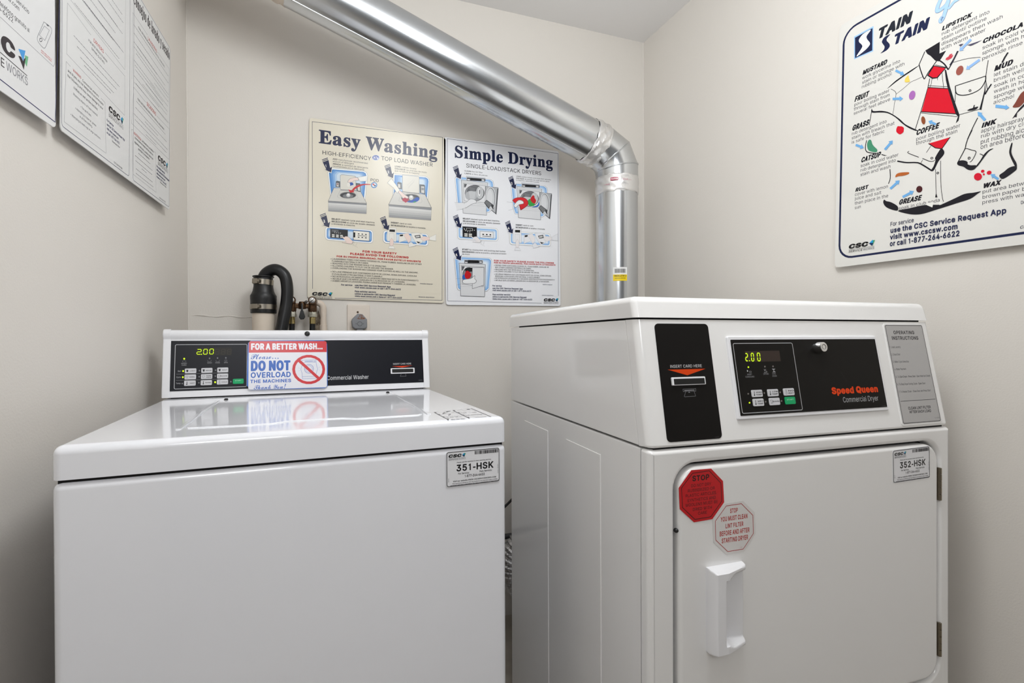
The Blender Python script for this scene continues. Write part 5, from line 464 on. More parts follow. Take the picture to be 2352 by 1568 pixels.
["P","e9e3d3",[[227.6,288.9],[247.5,298.9],[256.9,265.2],[262.5,270.9],[259.0,245.1],[234.9,253.2],[240.1,255.1]]],
["P","1b2347",[[228.2,287.0],[246.4,296.6],[247.2,294.3],[229.1,284.7]]],
["P","1b2347",[[229.7,282.8],[247.6,292.3],[248.3,290.0],[230.7,280.5]]],
["P","1b2347",[[231.1,278.8],[249.1,288.5],[254.6,262.5],[260.6,268.1],[257.6,247.9],[237.3,254.7],[242.3,255.8]]],
["T","f2f0ea","b","4",239.6,263.0,9.2,6.6,-0.18],
["T","c4161f","b","FOR YOUR SAFETY",170.5,164.6,7.15,116.5,0],
["T","c4161f","b","PLEASE AVOID THE FOLLOWING",129.6,153.8,7.09,199.0,0],
["T","c4161f","b","POR SU PROPIA SEGURIDAD, POR FAVOR EVITE LO SIGUIENTE",86.3,142.9,5.58,285.7,0],
["T","2b2b30","r","• LAUNDERING ITEMS CONTAINING COOKING OIL, FOAM RUBBER, GASOLINE OR ANY OTHER",67.3,133.6,4.94,307.5,0],
["T","2b2b30","r","FLAMMABLE MATERIALS OR FUMES.",71.3,125.8,4.95,120.5,0],
["T","2b2b30","r","• REACHING INTO THE WASHER WHILE IT IS OPERATING.",67.5,118.2,4.94,184.6,0],
["T","2b2b30","r","• ALLOWING CHILDREN TO PLAY ON OR AROUND THE WASHER.",67.6,110.5,4.94,208.7,0],
["T","2b2b30","r","• OVERLOADING THE WASHER MAY DAMAGE YOUR CLOTHES AS WELL AS THE MACHINE.",67.7,102.7,4.94,295.7,0],
["T","2b2b30","r","• NO LAVE PRENDAS QUE CONTENGAN ACEITE DE COCINA, GOMA ESPUMA, GASOLINA",67.8,90.4,4.94,290.0,0.2],
["T","2b2b30","r","O CUALQUIER OTRO MATERIAL O GAS FLAMABLE.",71.8,82.3,4.95,167.8,0.2],
["T","2b2b30","r","• NO INTRODUZCA LAS MANOS EN LA LAVADORA MIENTRAS ESTÁ EN FUNCIONAMIENTO.",67.9,74.5,4.94,297.2,0.2],
["T","2b2b30","r","• NO DEJE QUE LOS NIÑOS JUEGUEN EN O ALREDEDOR DE LA LAVADORA.",68.0,66.9,4.94,248.7,0.2],
["T","2b2b30","r","• SOBRECARGAR LA LAVADORA PODRIA DAÑAR SUS PRENDAS Y TAMBIÉN LA LAVADORA.",68.1,59.5,4.94,287.9,0.2],
["T","3a3f5c","b","For service",102.1,47.3,5.39,36.7,0],
["T","3a3f5c","b","use the CSC Service Request App",146.7,47.9,5.44,121.0,0],
["T","3a3f5c","b","visit www.cscsw.com or call 1-877-264-6622",146.8,40.4,5.44,155.9,0],
["T","3a3f5c","b","Para solicitar servicio",146.9,27.0,5.44,71.1,0],
["T","3a3f5c","b","utilice la aplicación CSC Service Request",147.0,18.6,5.44,135.7,0],
["T","3a3f5c","b","visite www.cscsw.com o llame al 1-877-264-6622",147.1,10.7,5.44,159.5,0],
["T","3a3f5c","b","Download Now - Descargue Aqui",369.6,65.8,2.84,45.6,0],
["T","3a3f5c","b","CSC Service App - Aplicación CSC Service",365.1,18.0,2.84,56.8,0],
["T","17171a","k","CSC",9.5,10.2,11.21,48.8,0.25],
["L","55555a",0.5274226855603047,[[10.8,8.2],[74.1,8.2]],0],
["T","333338","r","SERVICE",10.2,0.6,5.6,35.6,0.15],
["T","8a8a90","r","WORKS",46.4,0.6,5.6,27.7,0.15],
["P","3fa06a",[[68.8,22.0],[75.4,22.0],[70.2,10.2],[68.8,14.1]]],
["P","1e9ad8",[[62.3,16.8],[70.2,24.0],[70.8,16.1]]],
["P","12305c",[[60.9,16.4],[71.5,15.8],[68.8,8.9]]]],
"SD":[
["L","2c3152",1.3,[[455.2,40.3],[460.4,600.4],[17.1,604.8],[10.7,14.5],[383.0,10.3]],0],
["T","1b2347","s","Simple Drying",40.8,539.6,44.07,397.2,0],
["T","2b2b30","r","SINGLE-LOAD/STACK DRYERS",85.8,507.7,14.68,302.7,0],
["T","333338","r","*CLEAN* the lint filter",80.1,492.0,4.97,69.9,0],
["T","333338","r","*LIMPIE* el filtro de pelusa",80.0,482.8,4.97,88.6,0],
["T","333338","r","*LOAD* clothes loosely and close door securely",283.6,491.6,5.15,145.3,0],
["T","333338","r","*COLOQUE* las prendas de modo que no sature",283.5,484.0,5.15,138.9,0],
["T","333338","r","la maquina y cierre bien la puerta",283.4,477.1,5.15,95.2,0],
["P","9aa0a8",[[43.0,462.9],[46.6,468.2],[57.6,471.6],[87.8,472.1],[180.7,472.8],[191.4,466.3],[193.8,453.8],[180.7,356.2],[175.1,349.2],[165.2,345.7],[57.8,351.8],[50.2,375.0]]],
["P","f8f8fa",[[44.1,462.3],[47.7,467.5],[58.5,470.9],[88.3,471.4],[179.7,472.0],[190.3,465.6],[192.7,453.3],[179.7,357.2],[174.2,350.3],[164.5,346.9],[58.7,352.8],[51.3,375.6]]],
["P","86b6ea",[[46.7,460.8],[50.2,465.9],[60.6,469.1],[89.4,469.6],[177.5,470.1],[187.7,464.0],[190.0,452.1],[177.5,359.4],[172.2,352.8],[162.9,349.5],[60.8,355.2],[53.6,377.2]]],
["P","9ec4ee",[[50.5,458.7],[53.7,463.5],[63.6,466.6],[90.9,467.0],[174.4,467.5],[184.0,461.7],[186.2,450.4],[174.4,362.7],[169.4,356.4],[160.5,353.3],[63.8,358.6],[57.0,379.5]]],
["P","b9d4f2",[[54.2,456.7],[57.3,461.1],[66.6,464.0],[92.4,464.4],[171.2,464.9],[180.3,459.4],[182.4,448.7],[171.2,365.9],[166.5,360.0],[158.1,357.0],[66.8,362.0],[60.4,381.7]]],
["P","d3e3f5",[[57.9,454.6],[60.8,458.8],[69.6,461.5],[93.9,461.9],[168.1,462.3],[176.7,457.1],[178.6,447.1],[168.1,369.2],[163.6,363.6],[155.8,360.8],[69.8,365.4],[63.7,384.0]]],
["P","e4ecf6",[[61.7,452.5],[64.4,456.4],[72.7,459.0],[95.5,459.3],[165.0,459.6],[173.0,454.8],[174.8,445.4],[165.0,372.4],[160.8,367.2],[153.4,364.6],[72.9,368.8],[67.1,386.3]]],
["P","c9ccd2",[[86.0,476.7],[160.1,476.8],[159.9,461.9],[86.7,459.7]]],
["P","4a4d55",[[88.8,470.9],[160.1,472.7],[159.4,462.2],[88.6,460.3]]],
["P","1d1e22",[[102.1,470.9],[144.5,471.2],[143.4,461.8],[102.0,460.8]]],
["P","e8e8e8",[[90.6,465.6],[100.1,465.6],[99.5,461.8],[90.5,461.7]]],
["P","d8d8da",[[145.8,469.9],[156.1,469.7],[155.7,463.7],[145.7,463.7]]],
["P","6a6c70",[[67.2,460.3],[169.7,458.7],[169.5,446.0],[161.1,444.7],[163.7,335.9],[71.8,337.7],[67.1,453.7]]],
["P","dddee1",[[68.5,458.9],[168.3,457.6],[168.1,446.4],[159.9,445.1],[162.4,337.1],[73.1,338.9],[68.4,453.8]]],
["L","8a8c90",0.4,[[68.4,453.8],[168.2,451.8]],0],
["P","77797c",[[74.8,448.9],[160.3,447.0],[158.7,383.1],[82.8,382.7],[75.9,386.5]]],
["P","e2e3e6",[[75.7,447.9],[159.1,446.0],[157.5,384.1],[83.4,383.6],[76.8,387.2]]],
["P","5c5e62",[[77.6,446.6],[89.0,446.1],[83.5,434.6],[77.8,432.6]]],
["E","303236",118.04,415.46,38.0,3.22,-0.41,-30.2],
["E","9b9da1",116.88,414.43,36.03,3.05,-0.38,-28.16],
["E","6a6c70",116.99,422.77,29.02,2.5,-0.25,-18.52],
["E","b9bbbf",104.09,405.05,23.08,1.92,-0.24,-17.56],
["P","7a7c80",[[96.9,435.8],[119.8,434.1],[117.8,422.8],[100.5,423.2]]],
["P","c9cbce",[[94.8,420.9],[123.5,422.4],[115.4,389.3],[100.1,390.0]]],
["E","c4c6c9",137.97,419.01,14.58,1.24,-0.31,-23.24],
["E","f2f2f4",136.06,420.7,4.65,0.4,-0.19,-14.13],
["E","85878b",137.04,421.71,2.72,0.23,-0.13,-9.67],
["L","8a8c90",0.4,[[69.5,378.3],[163.7,376.8]],0],
["L","8a8c90",0.4,[[71.3,369.3],[163.6,369.9]],0],
["P","8a8c90",[[71.8,337.7],[163.7,335.9],[163.7,337.6],[71.8,339.4]]],
["P","5c5e62",[[160.3,445.1],[210.3,444.4],[211.0,438.4],[201.8,341.8],[182.0,356.3],[159.1,383.1]]],
["P","b6b8bc",[[161.5,444.1],[208.3,442.7],[199.7,346.3],[183.1,358.2],[160.3,384.4]]],
["P","4a4c50",[[210.3,442.1],[210.6,438.4],[201.8,342.1],[197.7,345.2],[206.3,438.0]]],
["E","e9eaec",179.69,401.04,20.55,1.67,-0.58,-43.47],
["E","85878b",179.69,401.04,18.57,1.51,-0.55,-40.85],
["E","cfd1d4",178.5,400.38,16.97,1.38,-0.51,-38.4],
["E","dcdde0",176.77,402.67,10.84,0.88,-0.4,-29.96],
["P","3f4145",[[153.6,382.7],[163.9,394.7],[190.8,377.0],[190.0,361.2],[171.3,361.1]]],
["P","77797c",[[156.3,383.3],[164.3,392.1],[184.3,378.4],[173.3,365.0]]],
["P","d2d4d7",[[171.3,361.7],[180.3,373.0],[188.0,361.4]]],
["S","77797c",[[76.1,376.1],[84.7,379.1],[100.1,392.7],[115.4,392.1],[125.0,386.4],[123.9,379.8],[115.2,376.4],[107.5,373.6],[91.1,362.5],[81.5,358.1]]],
["S","e6e7ea",[[77.4,375.6],[85.0,378.1],[100.5,391.5],[115.0,391.0],[123.6,385.7],[122.6,380.6],[114.8,377.5],[106.7,374.6],[90.2,363.7],[82.1,359.6]]],
["L","77797c",0.5,[[41.2,375.0],[76.1,377.4]],0],
["L","77797c",0.5,[[48.4,346.5],[63.5,351.3],[81.5,358.1]],0],
["P","e6e7ea",[[42.2,374.0],[76.1,376.1],[81.5,358.7],[63.5,352.2],[49.3,348.4]]],
["P","9aa0a8",[[260.5,458.7],[264.2,463.8],[275.4,467.2],[306.3,467.7],[401.1,468.2],[412.1,461.9],[414.5,449.5],[401.2,353.7],[395.5,346.9],[385.4,343.4],[275.7,349.4],[268.0,372.2]]],
["P","f8f8fa",[[261.6,458.0],[265.3,463.1],[276.3,466.5],[306.8,466.9],[400.1,467.5],[410.9,461.2],[413.4,449.1],[400.2,354.7],[394.6,347.9],[384.7,344.5],[276.7,350.4],[269.0,372.9]]],
["P","86b6ea",[[264.3,456.6],[267.8,461.5],[278.4,464.7],[307.8,465.2],[397.9,465.6],[408.3,459.6],[410.6,447.9],[398.0,356.9],[392.6,350.4],[383.0,347.1],[278.8,352.8],[271.4,374.4]]],
["P","9ec4ee",[[268.1,454.5],[271.5,459.2],[281.5,462.2],[309.4,462.6],[394.7,463.1],[404.5,457.3],[406.7,446.3],[394.8,360.1],[389.7,353.9],[380.6,350.8],[281.9,356.1],[274.9,376.6]]],
["P","b9d4f2",[[271.9,452.5],[275.1,456.9],[284.6,459.7],[311.0,460.1],[391.5,460.5],[400.8,455.1],[402.9,444.6],[391.6,363.3],[386.7,357.5],[378.2,354.5],[284.9,359.5],[278.3,378.9]]],
["P","d3e3f5",[[275.7,450.4],[278.7,454.6],[287.7,457.2],[312.5,457.6],[388.3,457.9],[397.0,452.8],[399.0,443.0],[388.4,366.5],[383.8,361.0],[375.8,358.2],[288.0,362.8],[281.8,381.1]]],
["P","e4ecf6",[[279.6,448.4],[282.4,452.2],[290.8,454.8],[314.1,455.1],[385.1,455.3],[393.3,450.5],[395.1,441.3],[385.2,369.7],[380.9,364.5],[373.4,361.9],[291.1,366.2],[285.2,383.3]]],
["P","c9ccd2",[[304.4,472.2],[380.1,472.2],[379.9,457.5],[305.2,455.5]]],
["P","4a4d55",[[307.2,466.5],[380.1,468.2],[379.3,457.9],[307.1,456.0]]],
["P","1d1e22",[[320.9,466.5],[364.2,466.7],[363.0,457.5],[320.7,456.5]]],
["P","e8e8e8",[[309.1,461.2],[318.9,461.2],[318.2,457.5],[309.1,457.4]]],
["P","d8d8da",[[365.5,465.4],[376.1,465.3],[375.6,459.4],[365.4,459.4]]],
["P","6a6c70",[[285.2,456.0],[389.9,454.4],[389.7,441.9],[381.1,440.6],[383.9,333.8],[290.0,335.6],[285.1,449.5]]],
["P","dddee1",[[286.6,454.7],[388.5,453.3],[388.3,442.3],[379.9,441.1],[382.5,335.0],[291.4,336.8],[286.5,449.7]]],
["L","8a8c90",0.4,[[286.5,449.7],[388.4,447.7]],0],
["P","77797c",[[293.0,444.8],[380.3,442.9],[378.7,380.2],[301.2,379.8],[294.1,383.6]]],
["P","e2e3e6",[[294.0,443.8],[379.1,441.9],[377.6,381.2],[301.8,380.7],[295.1,384.2]]],
["P","5c5e62",[[295.9,442.5],[307.5,442.1],[301.9,430.8],[296.1,428.8]]],
["E","303236",337.2,411.96,38.8,3.14,-0.39,-29.67],
["E","9b9da1",336.01,410.96,36.79,2.97,-0.36,-27.66],
["E","6a6c70",336.11,419.15,29.64,2.44,-0.24,-18.2],
["E","b9bbbf",322.96,401.74,23.58,1.87,-0.23,-17.25],
["P","7a7c80",[[315.5,431.9],[339.0,430.3],[336.9,419.2],[319.3,419.6]]],
["P","c9cbce",[[313.4,417.3],[342.8,418.8],[334.5,386.3],[318.9,386.9]]],
["E","c4c6c9",357.55,415.44,14.89,1.21,-0.3,-22.83],
["E","f2f2f4",355.59,417.1,4.75,0.39,-0.18,-13.88],
["E","85878b",356.59,418.09,2.77,0.23,-0.12,-9.5],
["L","8a8c90",0.4,[[287.6,375.5],[383.8,373.9]],0],
["L","8a8c90",0.4,[[289.5,366.6],[383.8,367.2]],0],
["P","8a8c90",[[290.0,335.6],[383.9,333.8],[383.9,335.4],[290.0,337.2]]],
["S","2a62b8",[[344.3,380.7],[368.1,389.8],[375.9,404.1],[377.1,393.2],[370.0,383.5]]],
["S","35a24a",[[329.8,404.1],[342.7,412.4],[358.3,395.4],[354.2,386.0],[334.5,386.3]]],
["S","c4161f",[[340.7,412.2],[352.8,427.8],[358.6,417.3],[364.4,406.9],[358.3,395.4],[346.5,400.0]]],
["P","5c5e62",[[380.3,441.1],[431.4,440.3],[432.1,434.4],[422.8,339.5],[402.6,353.8],[379.1,380.2]]],
["P","b6b8bc",[[381.5,440.1],[429.3,438.6],[420.6,344.0],[403.6,355.7],[380.3,381.4]]],
["P","4a4c50",[[431.4,438.1],[431.7,434.4],[422.8,339.9],[418.6,342.9],[427.3,434.0]]],
["E","e9eaec",400.17,397.76,20.98,1.63,-0.55,-42.7],
["E","85878b",400.17,397.76,18.95,1.47,-0.52,-40.12],
["E","cfd1d4",398.95,397.12,17.33,1.34,-0.49,-37.72],
["E","dcdde0",397.18,399.37,11.06,0.86,-0.38,-29.43],
["P","3f4145",[[373.6,379.8],[384.1,391.6],[411.5,374.1],[410.7,358.6],[391.6,358.5]]],
["P","77797c",[[376.3,380.3],[384.4,389.0],[404.9,375.5],[393.7,362.4]]],
["P","d2d4d7",[[391.6,359.1],[400.8,370.2],[408.7,358.8]]],
["S","8e1820",[[267.2,401.5],[284.0,412.4],[314.8,414.5],[330.4,402.7],[328.9,386.3],[306.0,368.6],[298.7,366.8],[292.8,384.5],[277.6,390.0]]],
["S","d3202a",[[269.2,401.7],[284.4,410.9],[314.4,412.9],[328.3,402.0],[326.8,387.1],[305.2,371.1],[299.8,370.7],[294.9,385.6],[278.6,391.4]]],
["S","77797c",[[272.4,382.9],[291.0,403.4],[308.9,402.0],[312.4,391.7],[293.9,385.5],[279.4,373.0]]],
["S","eceded",[[273.8,383.0],[291.6,401.9],[307.8,400.5],[310.4,392.3],[292.9,386.8],[279.8,374.9]]],
["L","77797c",0.5,[[243.2,393.0],[271.5,392.3]],0],
["L","77797c",0.5,[[249.9,361.3],[263.0,365.1],[278.4,371.9]],0],
["P","e6e8ee",[[35.4,503.8],[55.2,513.9],[64.6,480.1],[70.2,485.9],[66.7,460.0],[42.6,468.2],[47.8,470.0]]],
["P","1b2347",[[35.9,501.9],[54.1,511.5],[54.9,509.2],[36.9,499.7]]],
["P","1b2347",[[37.5,497.8],[55.3,507.3],[56.1,505.0],[38.4,495.5]]],
["P","1b2347",[[38.8,493.8],[56.9,503.5],[62.4,477.5],[68.4,483.0],[65.4,462.8],[45.0,469.7],[50.1,470.7]]],
["T","f2f0ea","b","1",47.4,477.9,9.2,5.2,-0.18],
["P","e6e8ee",[[250.3,486.2],[270.2,496.2],[279.6,462.5],[285.2,468.2],[281.7,442.4],[257.6,450.6],[262.8,452.4]]],
["P","1b2347",[[250.9,484.3],[269.1,493.9],[269.9,491.6],[251.9,482.0]]],
["P","1b2347",[[252.5,480.1],[270.3,489.7],[271.1,487.4],[253.4,477.9]]],
["P","1b2347",[[253.8,476.1],[271.8,485.9],[277.4,459.8],[283.4,465.4],[280.4,445.2],[260.0,452.1],[265.1,453.1]]],
["T","f2f0ea","b","2",262.4,460.3,9.2,6.6,-0.18],
["T","333338","r","*SELECT* desired cycle and start machine",71.0,315.9,5.05,142.4,0],
["T","333338","r","*SELECCIONE* el ciclo de secado deseado",70.9,306.7,5.05,146.1,0],
["T","333338","r","y en encienda la secadora",70.8,298.7,5.05,88.2,0],
["T","333338","r","*INSERT* card or coin",278.2,306.0,5.24,73.5,0],
["T","333338","r","*INTRODUZCA* la tarjeta o moneda",278.1,296.5,5.25,122.0,0],
["T","333338","r","*START* by closing door and pushing start button",66.9,202.5,5.05,169.5,0],
["T","333338","r","*ENCIENDIDO* cierre la puerta y presione el botón",66.7,193.5,5.05,172.5,0],
["T","333338","r","de inicio",66.6,185.3,5.05,29.2,0],
["R","9aa0a8",49.6,241.3,207.5,290.1,11],
["R","f6f6f4",50.4,242.0,206.7,289.3,10.5],
["R","86b6ea",54.8,245.8,202.3,285.6,8],
["R","9ec4ee",56.6,248.2,200.4,283.2,7],
["R","b9d4f2",58.5,250.5,198.6,280.8,6],
["R","d3e3f5",60.4,252.9,196.7,278.5,5],
["R","e4ecf6",62.3,255.3,194.8,276.1,4],
["R","4a4d55",69.1,249.6,124.6,289.3,0.6],
["R","17181b",71.5,251.5,122.3,287.9,0.4],
["R","e6e6e6",84.0,275.1,108.2,284.1,0.2],
["R","17181b",85.1,275.9,107.1,283.4,0.2],
["T","e8e8e8","r","45",97.3,276.6,2.6,4.0,0],
["R","e6e6e6",74.6,280.4,77.7,282.7,0.3],
["R","e6e6e6",76.2,276.6,79.3,278.9,0.3],
["R","e6e6e6",79.3,273.2,82.4,275.6,0.3],
["R","e6e6e6",87.1,269.9,90.2,272.3,0.3],
["R","e6e6e6",95.7,269.5,98.8,271.8,0.3],
["R","e6e6e6",112.9,276.6,116.0,278.9,0.3],
["R","e6e4de",76.2,259.5,88.7,264.3,0.6],
["R","e6e4de",76.2,252.9,88.7,257.6,0.6],
["R","e6e4de",92.6,259.5,105.1,264.3,0.6],
["R","e6e4de",92.6,252.9,105.1,257.6,0.6],
["R","4a4d55",135.6,251.5,188.7,276.1,0.2],
["R","eeeef0",136.7,252.4,187.6,275.1,0.2],
["R","1d1d20",145.3,262.4,152.0,266.6,0],
["R","1d1d20",159.2,262.4,165.9,266.6,0],
["R","1d1d20",173.1,262.4,179.8,266.6,0],
["R","1d1d20",145.3,257.1,180.1,259.0,0],
["P","77797c",[[102.7,254.3],[109.0,251.5],[116.0,254.3],[122.3,255.3],[128.5,251.5],[140.3,240.6],[137.1,232.5],[120.7,233.0],[106.7,233.9],[108.2,235.8],[120.7,236.3],[116.0,242.9],[103.5,250.5]]],
["P","ebe7e8",[[103.7,253.7],[109.5,251.0],[116.1,253.7],[122.0,254.6],[127.9,251.0],[138.9,240.8],[136.0,233.2],[120.5,233.7],[107.3,234.6],[108.8,236.3],[120.5,236.8],[116.1,243.0],[104.4,250.1]]],
["L","8a8c90",0.4,[[143.4,241.5],[140.3,228.7]],0],
["L","8a8c90",0.4,[[152.8,238.2],[148.1,226.4]],0],
["L","8a8c90",0.4,[[137.1,228.7],[154.3,220.7]],0],
["R","9aa0a8",252.2,231.9,424.9,283.1,11],
["R","f6f6f4",253.1,232.7,424.1,282.4,10.5],
["R","86b6ea",258.2,237.1,419.0,277.9,8],
["R","9ec4ee",260.2,239.6,416.9,275.4,7],
["R","b9d4f2",262.3,242.1,414.8,272.9,6],
["R","d3e3f5",264.3,244.6,412.8,270.5,5],
["R","e4ecf6",266.4,247.1,410.7,268.0,4],
["P","e9eaee",[[267.5,294.8],[301.2,296.6],[301.2,239.9],[267.5,240.4]]],
["L","5c5e62",0.4,[[267.5,294.8],[301.2,296.6],[301.2,239.9],[267.5,240.4]],1],
["P","17181b",[[275.9,288.7],[296.6,289.4],[296.1,279.7],[275.4,279.5]]],
["P","e9eaee",[[275.2,272.0],[293.8,272.6],[293.8,243.0],[275.2,243.1]]],
["L","5c5e62",0.3,[[275.2,272.0],[293.8,272.6],[293.8,243.0],[275.2,243.1]],1],
["P","ebe7e8",[[279.8,248.0],[284.0,254.0],[290.3,246.3],[291.9,236.0],[288.4,221.9],[278.7,221.8],[277.0,236.3]]],
["L","5c5e62",0.3,[[279.8,248.0],[284.0,254.0],[290.3,246.3],[291.9,236.0],[288.4,221.9],[278.7,221.8],[277.0,236.3]],1],
["P","e9eaee",[[276.3,221.2],[291.5,221.6],[297.3,210.8],[272.8,210.6]]],
["L","5c5e62",0.3,[[276.3,221.2],[291.5,221.6],[297.3,210.8],[272.8,210.6]],1],
["P","e9eaee",[[312.4,272.2],[347.3,279.5],[347.8,252.9],[311.2,237.9]]],
["L","5c5e62",0.4,[[312.4,272.2],[347.3,279.5],[347.8,252.9],[311.2,237.9]],1],
["P","17181b",[[314.7,270.0],[327.5,272.4],[326.4,265.6],[315.2,263.6]]],
["P","ebe7e8",[[332.2,275.6],[347.3,278.3],[357.1,262.6],[357.1,248.8],[347.3,239.0],[339.2,254.7],[331.0,265.8]]],
["L","5c5e62",0.3,[[332.2,275.6],[347.3,278.3],[357.1,262.6],[357.1,248.8],[347.3,239.0],[339.2,254.7],[331.0,265.8]],1],
["P","e9eaee",[[347.3,236.7],[357.8,244.2],[376.4,229.0],[349.6,221.8]]],
["L","5c5e62",0.3,[[347.3,236.7],[357.8,244.2],[376.4,229.0],[349.6,221.8]],1],
["P","e9eaee",[[356.6,281.1],[382.2,284.8],[397.3,281.0],[410.6,263.3],[396.2,241.7],[380.3,236.2],[361.3,265.2]]],
["L","5c5e62",0.4,[[356.6,281.1],[382.2,284.8],[397.3,281.0],[410.6,263.3],[396.2,241.7],[380.3,236.2],[361.3,265.2]],1],
["P","3a3b3e",[[370.1,271.4],[392.0,276.6],[394.3,264.2],[375.7,260.9]]],
["P","c9c9c8",[[374.1,269.4],[389.6,273.2],[390.6,266.8],[376.4,263.7]]],
["P","17181b",[[377.5,248.7],[396.2,245.1],[384.5,241.0]]],
["P","ebe7e8",[[393.8,266.5],[410.1,272.5],[429.2,268.9],[429.2,259.2],[407.8,251.1],[396.2,257.4]]],
["L","5c5e62",0.3,[[393.8,266.5],[410.1,272.5],[429.2,268.9],[429.2,259.2],[407.8,251.1],[396.2,257.4]],1],
["P","e9eaee",[[429.2,269.8],[454.3,284.2],[454.3,256.4],[436.9,257.8],[429.2,258.5]]],
["L","5c5e62",0.3,[[429.2,269.8],[454.3,284.2],[454.3,256.4],[436.9,257.8],[429.2,258.5]],1],
["P","9aa0a8",[[36.1,170.2],[41.3,175.5],[62.5,178.7],[172.0,177.7],[179.3,173.8],[181.7,166.9],[169.7,61.1],[161.8,53.4],[152.0,51.8],[51.4,54.0],[45.6,60.8]]],
["P","f8f8fa",[[37.3,169.5],[42.4,174.7],[63.3,177.8],[171.1,176.8],[178.3,173.0],[180.7,166.1],[168.9,62.0],[161.0,54.4],[151.4,52.9],[52.3,55.0],[46.6,61.7]]],
["P","86b6ea",[[39.9,167.8],[44.9,172.8],[65.0,175.8],[169.0,174.8],[176.0,171.1],[178.2,164.5],[166.9,64.1],[159.3,56.8],[150.0,55.3],[54.5,57.3],[49.0,63.7]]],
["P","9ec4ee",[[44.5,164.8],[49.1,169.5],[68.1,172.3],[165.5,171.3],[172.0,167.9],[174.1,161.7],[163.4,67.6],[156.4,60.8],[147.7,59.4],[58.1,61.3],[53.0,67.3]]],
["P","b9d4f2",[[49.1,161.9],[53.4,166.2],[71.1,168.8],[161.9,167.9],[168.0,164.6],[169.9,158.9],[160.0,71.2],[153.5,64.9],[145.3,63.5],[61.8,65.2],[57.0,70.8]]],
["P","d3e3f5",[[53.7,158.9],[57.7,162.9],[74.1,165.4],[158.4,164.4],[164.0,161.4],[165.8,156.1],[156.6,74.8],[150.5,68.9],[143.0,67.7],[65.5,69.2],[61.0,74.4]]],
["P","e4ecf6",[[58.3,155.9],[62.0,159.7],[77.1,161.9],[154.8,161.0],[160.0,158.2],[161.7,153.3],[153.2,78.4],[147.6,73.0],[140.7,71.8],[69.2,73.1],[65.1,77.9]]],
["P","c9ccd2",[[73.7,167.6],[147.5,169.0],[147.2,153.8],[73.5,153.4]]],
["P","4a4d55",[[75.4,165.4],[144.3,166.8],[144.1,155.6],[75.2,154.4]]],
["P","17181b",[[88.9,166.6],[129.7,167.1],[129.6,156.0],[88.8,155.3]]],
["P","e8e8e8",[[76.9,159.3],[86.4,158.9],[86.4,155.7],[76.9,155.8]]],
["P","e8e8e8",[[132.8,163.1],[141.8,162.9],[141.7,158.3],[132.7,158.4]]],
["P","6a6c70",[[53.5,154.5],[156.3,153.0],[156.1,143.7],[151.7,31.5],[58.7,32.8],[55.0,144.7]]],
["P","dddee1",[[55.1,152.9],[154.5,151.5],[154.2,143.6],[150.0,33.1],[60.1,34.5],[56.6,145.2]]],
["L","8a8c90",0.4,[[55.0,145.8],[154.4,144.3]],0],
["L","8a8c90",0.4,[[58.2,69.1],[152.2,67.7]],0],
["P","77797c",[[61.6,144.7],[151.2,142.3],[147.8,69.9],[65.4,76.1]]],
["P","e2e3e6",[[63.0,143.3],[149.8,140.9],[146.4,71.5],[66.6,77.5]]],
["P","5c5e62",[[64.4,142.7],[76.2,142.0],[67.7,126.7],[64.7,126.6]]],
["E","303236",91.3,113.68,23.97,0.73,-0.36,-26.55],
["E","85878b",90.56,112.5,21.55,0.65,-0.32,-23.78],
["P","1d1e22",[[76.1,132.8],[104.8,139.5],[104.6,124.5],[79.5,121.4]]],
["S","2a62b8",[[66.8,108.3],[75.8,112.1],[81.6,100.7],[80.3,93.3],[68.0,93.0]]],
["S","c4161f",[[75.3,112.0],[84.3,127.3],[100.2,115.1],[93.5,98.7],[79.2,98.3]]],
["P","6a6c70",[[104.1,139.0],[150.7,141.8],[148.4,74.1],[103.0,59.7]]],
["P","dfe0e3",[[105.5,137.7],[149.0,140.4],[146.9,75.3],[104.5,61.8]]],
["S","77797c",[[68.5,93.4],[98.3,99.3],[111.1,109.7],[115.2,107.5],[113.9,99.3],[121.0,90.2],[113.6,80.8],[99.2,79.3],[70.6,79.2]]],
["S","ebecee",[[70.1,92.1],[99.0,98.0],[111.1,107.6],[113.5,106.2],[112.4,98.3],[119.0,90.2],[112.7,82.4],[99.2,80.9],[71.6,80.7]]],
["L","77797c",0.5,[[41.4,96.8],[68.5,97.1]],0],
["L","77797c",0.5,[[44.6,73.4],[70.6,79.0]],0],
["P","e6e8ee",[[33.5,323.8],[53.4,333.8],[62.7,300.1],[68.3,305.8],[64.8,280.0],[40.7,288.2],[45.9,290.0]]],
["P","1b2347",[[34.0,321.9],[52.3,331.5],[53.0,329.2],[35.0,319.7]]],
["P","1b2347",[[35.6,317.7],[53.4,327.3],[54.2,325.0],[36.5,315.5]]],
["P","1b2347",[[36.9,313.7],[55.0,323.5],[60.5,297.4],[66.5,303.0],[63.5,282.8],[43.1,289.7],[48.2,290.7]]],
["T","f2f0ea","b","3",45.5,297.9,9.2,6.6,-0.18],
["P","e6e8ee",[[235.3,315.1],[255.2,325.1],[264.6,291.4],[270.2,297.1],[266.7,271.3],[242.6,279.4],[247.8,281.3]]],
["P","1b2347",[[235.9,313.2],[254.1,322.8],[254.9,320.5],[236.9,310.9]]],
["P","1b2347",[[237.4,309.0],[255.3,318.5],[256.1,316.2],[238.4,306.7]]],
["P","1b2347",[[238.8,305.0],[256.8,314.7],[262.4,288.7],[268.3,294.3],[265.3,274.1],[245.0,280.9],[250.1,282.0]]],
["T","f2f0ea","b","4",247.4,289.2,9.2,6.6,-0.18],
